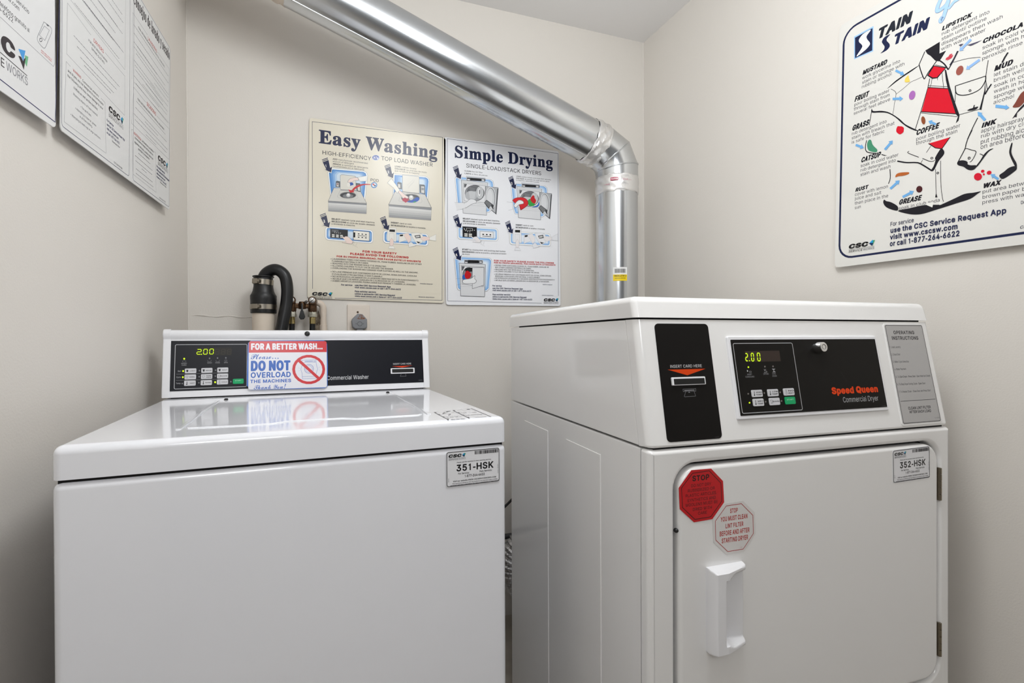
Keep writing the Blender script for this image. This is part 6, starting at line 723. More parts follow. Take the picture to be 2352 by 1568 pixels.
["P","e6e8ee",[[30.9,204.7],[50.8,214.7],[60.2,181.0],[65.8,186.7],[62.3,160.9],[38.2,169.0],[43.4,170.9]]],
["P","1b2347",[[31.5,202.8],[49.7,212.4],[50.5,210.1],[32.4,200.5]]],
["P","1b2347",[[33.0,198.6],[50.9,208.1],[51.6,205.8],[34.0,196.3]]],
["P","1b2347",[[34.4,194.6],[52.4,204.3],[57.9,178.3],[63.9,183.9],[60.9,163.7],[40.6,170.5],[45.6,171.6]]],
["T","f2f0ea","b","5",42.9,178.8,9.2,6.6,-0.18],
["T","c8322f","b","FOR YOUR SAFETY PLEASE AVOID THE FOLLOWING",188.6,165.7,5.87,248.6,0],
["T","c8322f","b","POR SU PROPIA SEGURIDAD, POR FAVOR EVITE LO SIGUIENTE",188.5,158.2,5.17,255.3,0],
["T","2b2b30","r","• DRYING ITEMS CONTAINING COOKING OIL, FOAM RUBBER, GASOLINE OR",189.3,148.6,4.93,225.1,0],
["T","2b2b30","r","ANY OTHER FLAMMABLE MATERIALS OR FUMES.",193.0,141.0,4.94,147.2,0],
["T","2b2b30","r","• REACHING INTO THE DRYER WHILE IT IS OPERATING.",189.1,133.3,4.93,163.5,0],
["T","2b2b30","r","• ALLOWING CHILDREN TO PLAY ON OR AROUND THE DRYER.",189.0,125.8,4.93,184.5,0],
["T","2b2b30","r","• NO SEQUE PRENDAS QUE CONTENGAN ACEITE DE COCINA, GOMA ESPUMA,",188.9,115.2,4.93,236.3,0.2],
["T","2b2b30","r","GASOLINA O CUALQUIER OTRO MATERIAL O GAS FLAMABLE.",192.5,107.6,4.94,184.7,0.2],
["T","2b2b30","r","• NO INTRODUZCA LAS MANOS EN LA SECADORA MIENTRAS ESTA EN FUNCIONAMIENTO.",188.7,100.2,4.93,251.1,0.2],
["T","2b2b30","r","• NO DEJE QUE LOS NIÑOS JUEGUEN EN O ALREDEDOR DE LA SECADORA.",188.6,92.2,4.93,227.0,0.2],
["T","3a3f5c","b","For service",182.1,71.2,5.63,37.2,0],
["T","3a3f5c","b","use the CSC Service Request App",182.0,62.0,5.63,122.4,0],
["T","3a3f5c","b","visit www.cscsw.com or call 1-877-264-6622",181.9,54.0,5.63,157.1,0],
["T","3a3f5c","b","Para solicitar servicio",181.7,38.5,5.63,71.9,0],
["T","3a3f5c","b","utilice la aplicación CSC Service Request",181.6,29.9,5.63,137.9,0],
["T","3a3f5c","b","visite www.cscsw.com o llame al 1-877-264-6622",181.5,21.6,5.63,161.1,0],
["T","3a3f5c","b","Download Now - Descargue Aqui",387.5,82.1,2.68,40.8,0],
["T","3a3f5c","b","CSC Service App - Aplicación CSC Service",383.8,40.0,2.68,48.6,0],
["T","17171a","k","CSC",390.1,18.4,11.03,48.0,0.25],
["L","55555a",0.5192749376554271,[[391.4,16.4],[453.7,16.4]],0],
["T","333338","r","SERVICE",390.7,9.0,5.52,35.1,0.15],
["T","8a8a90","r","WORKS",426.4,9.0,5.52,27.3,0.15],
["P","3fa06a",[[448.5,30.1],[455.0,30.1],[449.8,18.4],[448.5,22.3]]],
["P","1e9ad8",[[442.0,24.9],[449.8,32.0],[450.5,24.2]]],
["P","12305c",[[440.7,24.6],[451.1,23.9],[448.5,17.1]]]],
"RP":[
["Q","1b2347",5.2,12.1,22.3,440.0,613.4,34],
["P","9cc4ec",[[39.6,585.6],[88.3,585.8],[88.9,523.7],[40.9,527.2]]],
["P","1b2347",[[42.2,581.7],[86.0,582.0],[86.5,526.9],[43.3,529.4]]],
["S","f3f3f0",[[81.8,580.3],[63.5,580.1],[53.4,572.9],[53.0,565.2],[60.2,554.2],[60.3,546.8],[46.8,531.6],[67.6,536.2],[78.8,542.6],[80.1,549.1],[73.1,561.9],[72.2,570.6]]],
["T","20242f","k","TAIN",95.9,546.7,25.42,77.4,0.25],
["T","1b2347","k","TAIN",133.5,512.8,24.72,75.5,0.25],
["S","1b2347",[[106.6,509.3],[113.8,513.9],[115.9,521.0],[111.2,530.5],[109.5,537.2],[115.4,544.1],[128.4,544.2],[121.2,538.0],[120.9,532.4],[127.1,521.7],[127.3,514.0],[119.6,509.3]]],
["T","1c1b22","k","MUSTARD",62.8,476.7,11.06,59.0,0.25],
["T","4a4a4f","r","work glycerine into",62.5,465.8,7.82,90.1,0],
["T","4a4a4f","r","stain or sponge with",62.5,454.4,7.82,99.9,0],
["T","4a4a4f","r","rubbing alcohol",61.8,444.0,7.83,72.5,0],
["T","1c1b22","k","FRUIT",43.5,417.0,13.46,35.6,0.25],
["T","4a4a4f","r","pour boiling water",43.2,406.5,7.94,86.3,0],
["T","4a4a4f","r","through stain from",42.9,395.7,7.94,87.9,0],
["T","4a4a4f","r","several feet above",42.4,384.8,7.94,89.4,0],
["T","1c1b22","k","GRASS",38.7,345.3,13.97,42.6,0.25],
["T","4a4a4f","r","rub detergent into",38.4,334.7,7.97,86.4,0],
["T","4a4a4f","r","stain with bleach that",38.6,323.5,7.97,104.1,0],
["T","4a4a4f","r","is safe for fabric",38.4,312.6,7.97,81.9,0],
["T","1c1b22","k","COFFEE",189.5,280.4,12.48,45.9,0.25],
["T","4a4a4f","r","pour boiling water",190.1,268.0,8.07,86.5,0],
["T","4a4a4f","r","through the stain",190.5,257.9,8.07,81.3,0],
["T","1c1b22","k","CATSUP",63.6,256.7,12.94,47.6,0.25],
["T","4a4a4f","r","soak in cold water",63.1,245.3,7.98,90.2,0],
["T","4a4a4f","r","rub detergent into",62.9,234.1,7.98,84.9,0],
["T","4a4a4f","r","stain and wash",63.1,223.1,7.98,73.2,0],
["T","1c1b22","k","RUST",50.6,186.7,9.7,32.3,0.25],
["T","4a4a4f","r","cover with lemon",50.1,176.5,8.06,81.4,0],
["T","4a4a4f","r","juice and salt",50.3,165.7,8.06,65.4,0],
["T","4a4a4f","r","then place in the",50.6,153.8,8.06,81.8,0],
["T","4a4a4f","r","sun",50.3,142.7,8.06,16.8,0],
["T","1c1b22","k","GREASE",155.5,129.4,12.09,47.8,0.25],
["T","4a4a4f","r","soak in club soda",155.8,117.6,7.45,85.7,0],
["T","1c1b22","k","LIPSTICK",236.9,492.7,8.95,54.3,0.25],
["T","4a4a4f","r","rub detergent into",236.7,482.3,7.52,86.3,0],
["T","4a4a4f","r","stain until outline",236.8,471.3,7.52,81.6,0],
["T","4a4a4f","r","disappears then wash",236.8,460.0,7.52,108.3,0],
["T","4a4a4f","r","with warm water",236.6,449.1,7.52,80.4,0],
["T","1c1b22","k","CHOCOLATE",311.5,425.3,9.33,81.4,0.25],
["T","4a4a4f","r","soak in cold water",311.6,413.5,7.43,88.9,0],
["T","4a4a4f","r","sponge with hydrogen",311.6,402.4,7.43,108.4,0],
["T","4a4a4f","r","peroxide rinse",311.5,391.1,7.43,65.6,0],
["T","1c1b22","k","MUD",332.1,358.8,10.7,29.7,0.25],
["T","4a4a4f","r","let stain dry",331.9,348.2,7.6,57.3,0],
["T","4a4a4f","r","brush well",331.9,337.3,7.6,47.9,0],
["T","4a4a4f","r","soak in cold water",332.6,325.5,7.6,89.3,0],
["T","4a4a4f","r","wash in hot water",332.8,314.5,7.59,83.6,0],
["T","4a4a4f","r","sponge with",332.8,303.5,7.6,57.7,0],
["T","4a4a4f","r","alcohol",332.6,292.4,7.6,33.6,0],
["T","1c1b22","k","INK",313.2,251.4,10.17,23.8,0.25],
["T","4a4a4f","r","apply hairspray",312.8,241.6,8.13,69.6,0],
["T","4a4a4f","r","rub with dry cloth",312.5,230.9,8.14,84.3,0],
["T","4a4a4f","r","put rubbing alcohol",312.4,218.5,9.3,90.7,0],
["T","4a4a4f","r","on area before",312.6,208.0,9.3,72.6,0],
["T","1c1b22","k","WAX",318.0,125.7,10.08,29.2,0.25],
["T","4a4a4f","r","put area between",317.6,115.5,7.45,85.1,0],
["T","4a4a4f","r","brown paper bag",317.8,104.3,7.45,81.4,0],
["T","4a4a4f","r","press with warm",317.6,93.5,7.46,80.8,0],
["P","1c1b22",[[205.2,466.1],[234.0,470.7],[233.9,445.1],[246.7,445.0],[238.8,433.7],[233.7,427.7],[226.0,433.0],[216.1,448.7],[209.7,456.2]]],
["L","1c1b22",2.0,[[204.7,464.2],[193.2,440.3]],0],
["C","1c1b22",2.0,[[193.2,440.3],[196.5,426.6],[201.9,408.8],[205.0,401.9]],0],
["L","1c1b22",2.2,[[205.0,401.9],[212.6,413.6],[229.5,432.0]],0],
["L","1c1b22",2.4,[[268.9,431.6],[259.4,413.5],[251.5,400.9]],0],
["C","1c1b22",2.4,[[251.5,400.9],[243.8,416.9],[234.2,429.6]],0],
["S","1c1b22",[[194.7,439.0],[176.0,435.9],[155.1,430.3],[140.1,425.3],[124.4,416.2],[131.5,418.1],[142.4,422.5],[161.5,428.5],[180.2,433.3]]],
["C","1c1b22",0.9,[[201.8,409.2],[188.8,408.6],[176.6,408.1],[162.1,401.1],[144.1,393.7]],0],
["C","1c1b22",0.9,[[132.7,411.8],[141.7,402.6],[144.7,393.9],[141.9,374.5],[138.5,348.2]],0],
["L","1c1b22",1.7,[[88.9,380.9],[83.0,343.6]],0],
["S","1c1b22",[[88.8,382.6],[92.5,375.4],[112.3,367.9],[130.6,356.4],[152.9,333.4],[166.0,315.9],[180.8,302.0],[193.7,290.6],[188.2,292.0],[172.5,305.1],[158.5,321.0],[144.1,339.8],[126.1,356.6],[107.8,365.5],[91.4,371.5],[87.1,376.8]]],
["L","1c1b22",1.0,[[226.2,423.7],[247.1,408.5]],0],
["P","1c1b22",[[222.0,424.9],[247.9,407.3],[231.2,392.0],[220.7,395.3],[210.3,407.4]]],
["P","d3142a",[[223.6,421.9],[245.7,407.1],[229.9,394.7],[221.6,397.9],[213.1,407.5]]],
["L","1c1b22",1.5,[[215.8,398.4],[212.3,378.9],[198.5,328.9],[188.2,294.2]],0],
["P","d3142a",[[212.9,378.7],[251.8,360.4],[267.5,299.9],[200.5,330.8]]],
["L","1c1b22",1.6,[[212.9,379.8],[251.4,360.2]],0],
["L","1c1b22",1.0,[[213.2,383.5],[251.0,364.6]],0],
["L","1c1b22",1.8,[[199.5,330.8],[269.8,298.1]],0],
["L","1c1b22",1.0,[[198.9,328.3],[270.5,292.0]],0],
["P","1c1b22",[[244.6,405.5],[247.6,401.9],[255.4,363.0],[264.8,327.6],[274.7,293.5],[273.1,282.7],[267.9,278.5],[271.7,291.6],[267.5,299.0],[251.4,360.2],[247.7,379.1]]],
["L","1c1b22",0.9,[[220.7,396.2],[218.9,387.9]],0],
["L","1c1b22",0.9,[[231.8,393.9],[231.3,387.6]],0],
["L","1c1b22",0.9,[[219.9,387.5],[215.3,375.4]],0],
["L","1c1b22",0.9,[[239.5,400.9],[243.6,365.1]],0],
["P","d3142a",[[217.1,253.0],[257.9,252.5],[242.6,233.2],[230.1,239.4]]],
["L","1c1b22",1.7,[[216.2,253.3],[230.1,238.8],[243.0,232.5],[258.2,252.8]],0],
["S","1c1b22",[[242.6,233.8],[247.4,225.7],[246.5,217.9],[237.0,206.9],[228.4,189.8],[222.1,190.5],[227.3,198.7],[231.0,210.7],[230.2,217.1],[238.3,230.6]]],
["C","1c1b22",1.3,[[176.5,248.9],[173.2,247.8],[177.6,242.8],[197.1,228.6]],0],
["C","1c1b22",1.3,[[204.8,223.5],[219.8,212.2],[227.1,210.6],[230.3,212.4]],0],
["L","1c1b22",1.0,[[205.2,220.2],[200.9,212.9]],0],
["L","1c1b22",1.0,[[220.9,246.0],[212.4,234.0]],0],
["C","1c1b22",2.9,[[150.9,234.2],[170.2,224.8],[189.7,218.8],[201.3,212.3],[223.9,190.3]],0],
["O","1c1b22",1.3,223.68,218.13,2.01,-0.63,0.04,-2.05],
["C","1c1b22",1.0,[[231.4,191.4],[232.7,162.6],[234.0,136.0]],0],
["P","1c1b22",[[233.9,139.0],[232.0,128.8],[236.5,127.7]]],
["C","1c1b22",1.0,[[240.9,207.1],[242.4,160.0],[245.7,127.0],[248.6,115.3]],0],
["O","1c1b22",1.4,236.11,181.51,1.79,-0.52,0.04,-2.03],
["S","1c1b22",[[122.9,150.1],[120.9,143.3],[127.1,131.9],[139.9,122.5],[154.0,116.8],[153.8,127.0],[139.5,139.6],[127.9,145.4]]],
["S","1c1b22",[[154.8,116.1],[174.6,105.0],[192.2,99.1],[209.2,97.5],[232.9,100.5],[252.3,103.0],[274.4,106.2],[297.3,109.5],[309.8,116.9],[315.7,120.8],[303.4,121.2],[287.3,122.6],[270.8,117.9],[246.9,110.7],[242.0,110.2],[210.7,116.6],[180.3,116.5]]],
["P","e9e8e2",[[215.4,115.6],[227.0,107.6],[229.0,117.3],[227.2,119.4],[215.3,119.1]]],
["P","e9e8e2",[[238.9,115.6],[241.3,109.2],[247.2,111.6],[245.0,116.1]]],
["C","1c1b22",1.8,[[134.7,220.0],[136.1,202.1],[134.7,192.6],[131.9,185.7]],0],
["C","1c1b22",1.9,[[77.4,308.8],[75.0,294.8],[76.1,284.1],[82.6,276.7],[102.8,267.5]],0],
["P","1c1b22",[[113.7,262.8],[127.1,254.8],[122.0,255.7],[114.8,260.0]]],
["S","478f6e",[[83.1,307.5],[88.7,304.8],[92.3,293.4],[98.0,284.7],[103.6,277.3],[103.7,272.1],[98.3,272.1],[84.8,280.1],[80.1,288.5],[79.1,300.2]]],
["L","1c1b22",1.5,[[265.4,359.6],[319.1,356.1]],0],
["C","1c1b22",1.7,[[319.1,356.1],[318.4,346.0],[310.2,333.7],[294.9,330.5],[280.1,333.4],[269.9,340.2],[266.5,348.2],[265.6,359.5]],0],
["L","1c1b22",1.0,[[266.3,355.4],[265.6,324.8]],0],
["P","1c1b22",[[318.2,348.3],[319.3,325.1],[317.2,314.7],[313.0,289.0],[309.6,291.5],[314.4,312.4],[317.4,327.1]]],
["L","1c1b22",1.0,[[273.8,294.7],[311.0,291.9]],0],
["O","1c1b22",1.2,292.51,337.97,1.77,-0.77,0.04,-1.99],
["C","1c1b22",1.1,[[322.7,386.4],[320.1,364.5],[319.2,350.1],[320.6,338.2],[322.5,327.7]],0],
["L","1c1b22",2.6,[[329.0,335.3],[322.5,326.0],[318.5,318.7]],0],
["C","1c1b22",0.8,[[259.2,413.7],[263.3,412.1],[281.5,409.0],[295.3,404.9],[309.6,399.1]],0],
["S","1c1b22",[[288.5,297.7],[292.6,299.5],[298.4,299.5],[299.8,304.2],[301.7,303.4],[301.1,299.6],[306.6,298.7],[307.1,296.5],[303.4,294.0],[295.6,294.8]]],
["L","1c1b22",3.0,[[354.6,386.1],[349.9,379.1],[345.7,370.4]],0],
["S","7c4034",[[364.2,274.1],[368.3,281.4],[375.3,294.2],[381.0,298.7],[389.3,301.0],[390.4,287.7],[381.5,276.5],[376.2,271.2],[371.5,270.7]]],
["P","1c1b22",[[382.4,274.5],[374.1,266.6],[368.8,259.0],[363.8,251.4],[367.8,253.4],[370.6,251.5],[371.3,259.9],[382.5,269.1]]],
["C","1c1b22",1.6,[[307.1,275.3],[298.3,256.7],[290.0,236.7]],0],
["E","9a5348",273.13,389.21,5.25,-5.69,-4.21,-7.63],
["C","1c1b22",1.6,[[298.0,253.3],[291.0,238.0],[287.7,226.9],[285.4,216.8],[274.1,194.3]],0],
["C","1c1b22",1.2,[[286.3,217.5],[289.2,217.6],[297.6,211.8],[305.5,205.9],[302.3,194.9],[298.1,188.7],[294.9,187.4]],0],
["O","1c1b22",1.3,293.86,196.08,1.92,-0.6,0.05,-2.29],
["S","1c1b22",[[274.1,195.4],[281.3,195.5],[288.5,191.7],[291.5,187.7],[291.6,183.9],[297.0,180.0],[304.6,178.0],[308.1,175.1],[303.5,169.7],[297.2,169.6],[290.7,173.5],[284.2,180.8],[275.6,186.1],[272.5,190.5]]],
["S","1c1b22",[[335.0,202.5],[328.0,199.3],[322.1,192.3],[315.6,183.3],[308.1,173.6],[306.8,176.2],[313.1,184.8],[317.8,193.0],[321.4,197.7],[328.5,202.5]]],
["C","1c1b22",1.2,[[312.2,198.9],[315.9,196.5],[318.4,193.1]],0],
["S","1c1b22",[[363.5,202.9],[365.5,202.2],[363.8,186.8],[367.2,174.3],[372.1,162.2],[373.1,154.1],[370.3,155.7],[365.1,169.3],[361.2,182.0],[360.7,190.7]]],
["S","1c1b22",[[372.0,155.6],[373.2,151.3],[370.0,146.3],[352.1,136.2],[345.6,144.7],[353.0,150.1],[359.7,155.3],[366.4,156.8]]],
["E","cf1430",310.05,152.41,6.46,1.03,2.36,-7.96],
["E","cf1430",317.98,161.46,2.85,0.43,0.94,-3.2],
["E","cf1430",320.07,154.47,1.59,0.25,0.62,-2.13],
["E","cf1430",328.86,155.34,3.69,0.59,1.19,-4.07],
["S","d3142a",[[163.9,302.5],[163.2,298.4],[159.8,296.0],[155.8,295.3],[151.0,299.5],[147.9,303.9],[147.3,308.5],[148.3,313.4],[150.6,316.2],[155.4,314.3],[159.7,312.4],[163.6,307.7]]],
["S","b4602c",[[148.0,196.9],[148.7,202.4],[154.3,204.9],[163.5,203.9],[176.3,200.5],[177.6,197.4],[174.2,195.9],[163.7,195.7],[154.5,197.5]]],
["E","4a1f22",199.83,155.19,5.97,-3.91,-2.22,-6.55],
["E","8a4a2c",204.89,309.36,4.2,-0.96,1.34,-9.49],
["S","f0cf62",[[163.9,414.5],[164.8,421.8],[171.0,426.4],[172.8,418.8],[174.9,410.5],[169.9,410.9]]],
["E","a76bb2",180.33,376.34,6.12,-4.75,-2.87,-8.98],
["P","cf3a4c",[[246.2,424.6],[246.4,425.6],[246.7,427.1],[247.3,428.3],[248.6,428.7],[250.2,428.9],[251.6,429.3],[252.4,430.4],[253.0,431.8],[253.9,432.7],[255.7,432.7],[257.8,432.4],[259.0,431.7],[258.6,431.0],[257.4,429.9],[255.6,428.7],[252.9,427.0],[249.7,425.1],[247.4,423.7]]],
["P","cf3a4c",[[248.0,422.1],[249.3,423.4],[251.2,425.2],[253.3,426.7],[255.7,427.9],[258.4,428.8],[260.0,428.9],[260.1,427.6],[259.2,425.6],[258.0,423.9],[256.2,423.1],[254.1,422.8],[252.6,422.5]]],
["L","2c2b38",3.2,[[268.9,432.7],[261.9,418.8],[254.8,409.1]],0],
["P","4a465c",[[270.2,444.4],[273.6,444.7],[278.9,442.8],[274.1,439.5]]],
["P","4a465c",[[285.7,436.4],[295.2,435.2],[311.7,433.4],[303.2,432.0],[292.0,431.4]]],
["C","7d9fd0",8.2,[[235.8,566.5],[229.4,553.0],[227.6,545.9],[228.3,541.6],[232.7,540.3],[240.7,542.6],[246.1,546.3],[251.4,557.1]],0],
["C","7d9fd0",8.2,[[248.8,549.7],[245.1,537.4],[243.3,530.4],[239.9,520.5],[236.0,515.0],[235.2,518.7],[238.8,523.0]],0],
["C","7d9fd0",6.1499999999999995,[[249.1,533.7],[253.3,537.1],[259.4,542.4],[265.5,543.2],[270.1,544.1]],0],
["C","a9cbf0",6.8,[[235.8,566.5],[229.4,553.0],[227.6,545.9],[228.3,541.6],[232.7,540.3],[240.7,542.6],[246.1,546.3],[251.4,557.1]],0],
["C","a9cbf0",6.8,[[248.8,549.7],[245.1,537.4],[243.3,530.4],[239.9,520.5],[236.0,515.0],[235.2,518.7],[238.8,523.0]],0],
["C","a9cbf0",5.1,[[249.1,533.7],[253.3,537.1],[259.4,542.4],[265.5,543.2],[270.1,544.1]],0],
["P","6ea9dd",[[141.7,449.0],[154.5,436.4],[153.1,434.0],[162.5,431.4],[158.0,442.7],[156.7,440.3],[144.0,452.9]]],
["P","6ea9dd",[[137.8,383.0],[153.4,377.1],[153.6,373.6],[160.9,377.0],[152.9,386.2],[153.1,382.7],[137.5,388.7]]],
["P","8fb4e3",[[290.6,447.7],[274.7,436.7],[272.8,439.9],[271.9,431.1],[279.7,428.5],[277.8,431.7],[293.6,442.7]]],
["P","8fb4e3",[[307.0,397.2],[288.4,390.3],[286.9,393.5],[284.7,385.8],[292.5,381.9],[290.9,385.1],[309.4,392.1]]],
["P","6ea9dd",[[231.4,292.5],[222.6,300.2],[223.7,302.7],[215.2,303.8],[219.6,293.6],[220.8,296.2],[229.6,288.5]]],
["P","6ea9dd",[[49.3,304.1],[62.3,295.1],[61.0,292.0],[71.6,291.6],[65.5,302.9],[64.2,299.9],[51.4,309.0]]],
["P","6ea9dd",[[124.4,267.9],[137.0,279.4],[139.6,276.3],[140.0,286.5],[130.3,287.6],[132.9,284.4],[120.2,273.0]]],
["P","6ea9dd",[[138.6,169.8],[153.0,180.1],[155.3,176.9],[157.4,187.0],[147.1,188.4],[149.3,185.2],[134.9,175.0]]],
["P","6ea9dd",[[166.1,143.1],[182.7,148.6],[184.2,145.2],[188.6,153.7],[178.7,157.4],[180.2,154.1],[163.6,148.6]]],
["P","6ea9dd",[[345.5,139.4],[338.0,147.5],[339.2,149.6],[331.5,151.5],[334.6,141.9],[335.9,144.0],[343.5,136.0]]],
["P","6ea9dd",[[336.6,284.3],[352.9,275.5],[352.7,273.2],[359.2,275.0],[353.5,283.6],[353.3,281.2],[337.1,290.2]]],
["P","6ea9dd",[[321.9,266.5],[313.4,281.2],[314.9,282.3],[306.9,287.8],[308.0,277.6],[309.6,278.6],[318.2,263.9]]],
["T","20264a","r","For service",138.2,82.8,9.67,52.0,0],
["T","20264a","b","use the CSC Service Request App",138.6,66.4,11.86,220.2,0],
["T","20264a","b","visit www.cscsw.com",138.3,50.6,11.87,138.6,0],
["T","20264a","b","or call 1-877-264-6622",138.2,34.7,12.31,142.6,0],
["T","20264a","r","Download Now",380.4,79.3,6.09,39.8,0],
["T","20264a","r","CSC Service App",379.6,31.6,5.38,61.5,0.2],
["T","17171a","k","CSC",36.2,43.8,11.45,49.9,0.25],
["L","55555a",0.5389994549943368,[[37.5,41.8],[102.2,41.8]],0],
["T","333338","r","SERVICE",36.9,34.1,5.73,36.4,0.15],
["T","8a8a90","r","WORKS",73.9,34.1,5.73,28.3,0.15],
["P","3fa06a",[[96.8,56.0],[103.6,56.0],[98.2,43.8],[96.8,47.9]]],
["P","1e9ad8",[[90.1,50.6],[98.2,58.0],[98.9,49.9]]],
["P","12305c",[[88.7,50.2],[99.5,49.6],[96.8,42.5]]]],
"LA":[
["L","2b2f5e",1.5,[[434.9,241.5],[434.0,213.2],[418.2,9.6],[278.4,14.8],[227.2,16.3]],0],
["L","8a8c92",0.7,[[422.9,234.0],[422.0,206.1],[417.8,102.9],[414.1,96.4],[279.6,98.9],[228.5,99.4]],0],
["T","3a3a3f","r","de servicio",302.7,140.9,6.32,45.2,0],
["T","3a3a3f","r","visite www.cscsw.com",232.4,131.7,6.14,91.6,0],
["T","3a3a3f","r","llame al número de teléfono gratuito al",206.4,114.5,6.34,142.6,0],
["T","3a3a3f","r","1-877-264-6622",233.6,106.7,6.75,75.7,0],
["T","3a3438","k","CSC",217.1,55.5,23.7,96.3,0],
["L","3a3a3f",1.2,[[278.9,51.4],[341.6,48.4]],0],
["T","8a8a90","r","WORKS",291.5,34.2,11.8,52.1,0],
["T","3a3438","r","SERVICE",221.2,34.2,11.8,67.7,0],
["P","74b78a",[[336.6,76.0],[344.8,77.5],[340.7,61.1],[336.0,64.5]]],
["P","3a3438",[[320.2,67.2],[327.0,68.8],[331.8,64.9],[334.4,69.9],[338.1,72.7],[333.1,53.2]]],
["P","4f9fe0",[[320.3,76.9],[337.6,82.9],[332.2,65.1]]],
["C","8d9096",0.9,[[388.7,152.3],[407.2,154.2],[409.2,148.3],[399.4,129.9],[390.6,114.7],[384.5,111.3],[371.6,112.8],[368.7,118.3],[377.7,134.9],[385.0,148.0]],1],
["L","8d9096",0.7,[[388.6,146.7],[402.6,147.7],[389.5,124.7],[374.1,125.1]],1],
["O","55565c",1.0,378.24,119.75,3.58,1.87,-0.04,-2.63],
["L","55565c",1.6,[[394.8,152.1],[401.0,153.1]],0],
["G","d98a8a",1.4,378.5,409.1,104.9,1],
["G","d98a8a",1.4,378.5,408.6,101.8,2]],
"LB":[
["Q","4a4d68",1.1,3.0,8.3,284.6,441.0,7],
["Q","4a4d68",1.1,306.4,7.0,554.3,431.3,7],
["L","8f9196",0.6,[[260.2,402.7],[259.0,227.3],[31.2,232.8],[1.3,233.3]],0],
["L","8f9196",0.6,[[105.0,214.4],[20.2,221.1],[18.2,134.7],[258.1,130.1],[259.2,213.8],[163.0,213.3]],0],
["L","8f9196",0.6,[[30.8,119.8],[17.0,121.2],[11.2,17.9]],0],
["L","8f9196",0.6,[[11.2,17.9],[169.9,19.6],[164.1,116.5],[147.8,117.4]],0],
["T","cc4a44","r","DRYERS",115.0,208.1,6.92,42.5,0],
["T","55565c","r","FOR BEST RESULTS WHEN",95.2,198.4,4.22,78.4,0],
["T","55565c","r","DRYING CLOTHES",107.0,189.5,4.27,55.2,0],
["G","8a8b90",1.5,41.6,231.9,178.5,0],
["G","8a8b90",1.5,53.3,217.6,166.2,1],
["G","8a8b90",1.5,65.4,203.8,153.4,2],
["G","8a8b90",1.5,79.3,190.1,146.4,3],
["G","8a8b90",1.5,43.9,229.1,235.5,9],
["G","8a8b90",1.5,70.5,251.9,259.7,10],
["G","8a8b90",1.5,78.1,235.0,260.3,11],
["G","8a8b90",1.5,68.8,200.6,258.2,12],
["G","8a8b90",1.5,100.2,210.1,278.0,13],
["G","8a8b90",1.5,116.5,245.0,296.0,14],
["G","8a8b90",1.5,137.0,220.1,296.9,15],
["G","8a8b90",1.5,154.6,249.0,321.2,16],
["G","8a8b90",1.5,184.1,244.5,335.2,17],
["T","cc4a44","r","WARNING",39.4,116.5,4.27,29.5,0],
["T","3a3a3f","r","Commercial washers",72.8,114.5,4.42,64.5,0],
["T","3a3a3f","r","and dryers are not designed to accommodate",22.1,107.2,4.47,135.6,0],
["T","3a3a3f","r","the following and may cause damage to your",21.3,98.4,4.47,134.6,0],
["T","3a3a3f","r","clothes as well as the machine.",41.9,87.6,4.57,92.2,0],
["T","77787d","r","Washing objects of foam material.",40.6,76.3,3.99,93.6,0],
["T","77787d","r","• The use of dyes.",66.9,65.3,4.11,41.1,0],
["T","77787d","r","• Attempting to clean tar, grease",47.7,54.9,4.03,79.8,0],
["T","77787d","r","or oil from clothing.",63.5,46.9,4.09,49.0,0],
["T","77787d","r","• Attempting to wash rugs or large comforters.",31.6,37.5,3.96,115.3,0],
["T","17171a","k","CSC",179.4,107.5,12.52,54.5,0.25],
["L","55555a",0.5893857301678506,[[180.9,105.3],[251.6,105.3]],0],
["T","333338","r","SERVICE",180.1,96.8,6.26,39.8,0.15],
["T","8a8a90","r","WORKS",220.6,96.8,6.26,30.9,0.15],
["P","3fa06a",[[245.7,120.8],[253.1,120.8],[247.2,107.5],[245.7,111.9]]],
["P","1e9ad8",[[238.3,114.9],[247.2,123.0],[247.9,114.1]]],
["P","12305c",[[236.9,114.5],[248.6,113.8],[245.7,106.0]]],
["T","44486c","b","For Service",172.5,84.1,4.89,31.6,0],
["T","44486c","b","use the CSC Service Request App",172.6,75.8,4.89,87.4,0],
["T","44486c","b","visit www.cscsw.com",172.7,67.8,4.89,55.5,0],
["T","44486c","b","or call 1-877-264-6622",172.8,59.6,4.89,60.9,0],
["T","55565c","r","Download Now",197.3,52.2,3.67,37.7,0],
["T","55565c","r","CSC Service App",206.1,12.6,3.7,42.1,0],
["T","3f3a3d","s","Consejos de lavado y secado",301.6,397.6,26.33,250.3,0],
["L","8f9196",0.6,[[388.3,374.1],[299.4,373.2],[297.0,225.0]],0],
["L","8f9196",0.6,[[459.8,371.6],[547.3,373.2],[544.9,278.8]],0],
["T","cc4a44","r","LAVADORAS",391.2,365.6,7.46,62.9,0],
["T","4a4b50","r","PARA OBTENER MEJORES RESULTADOS AL LAVAR ROPA",331.5,358.0,4.38,180.2,0],
["G","8a8b90",1.5,304.2,541.7,350.4,30],
["G","8a8b90",1.5,305.2,543.0,332.6,31],
["G","8a8b90",1.5,326.7,517.3,314.4,32],
["G","8a8b90",1.5,306.3,456.2,313.4,33],
["G","8a8b90",1.5,305.7,543.4,302.7,34],
["G","8a8b90",1.5,319.9,543.6,294.1,35],
["G","8a8b90",1.5,307.7,446.1,273.6,36],
["G","8a8b90",1.5,313.2,500.4,265.1,37],
["G","8a8b90",1.5,315.1,500.6,256.1,38],
["G","8a8b90",1.5,308.3,473.1,239.2,39],
["L","8f9196",0.6,[[380.6,211.2],[307.4,213.0],[296.8,128.6],[550.0,133.1],[552.0,214.9],[454.3,209.8]],0],
["L","8f9196",0.6,[[553.8,230.1],[309.6,225.2]],0],
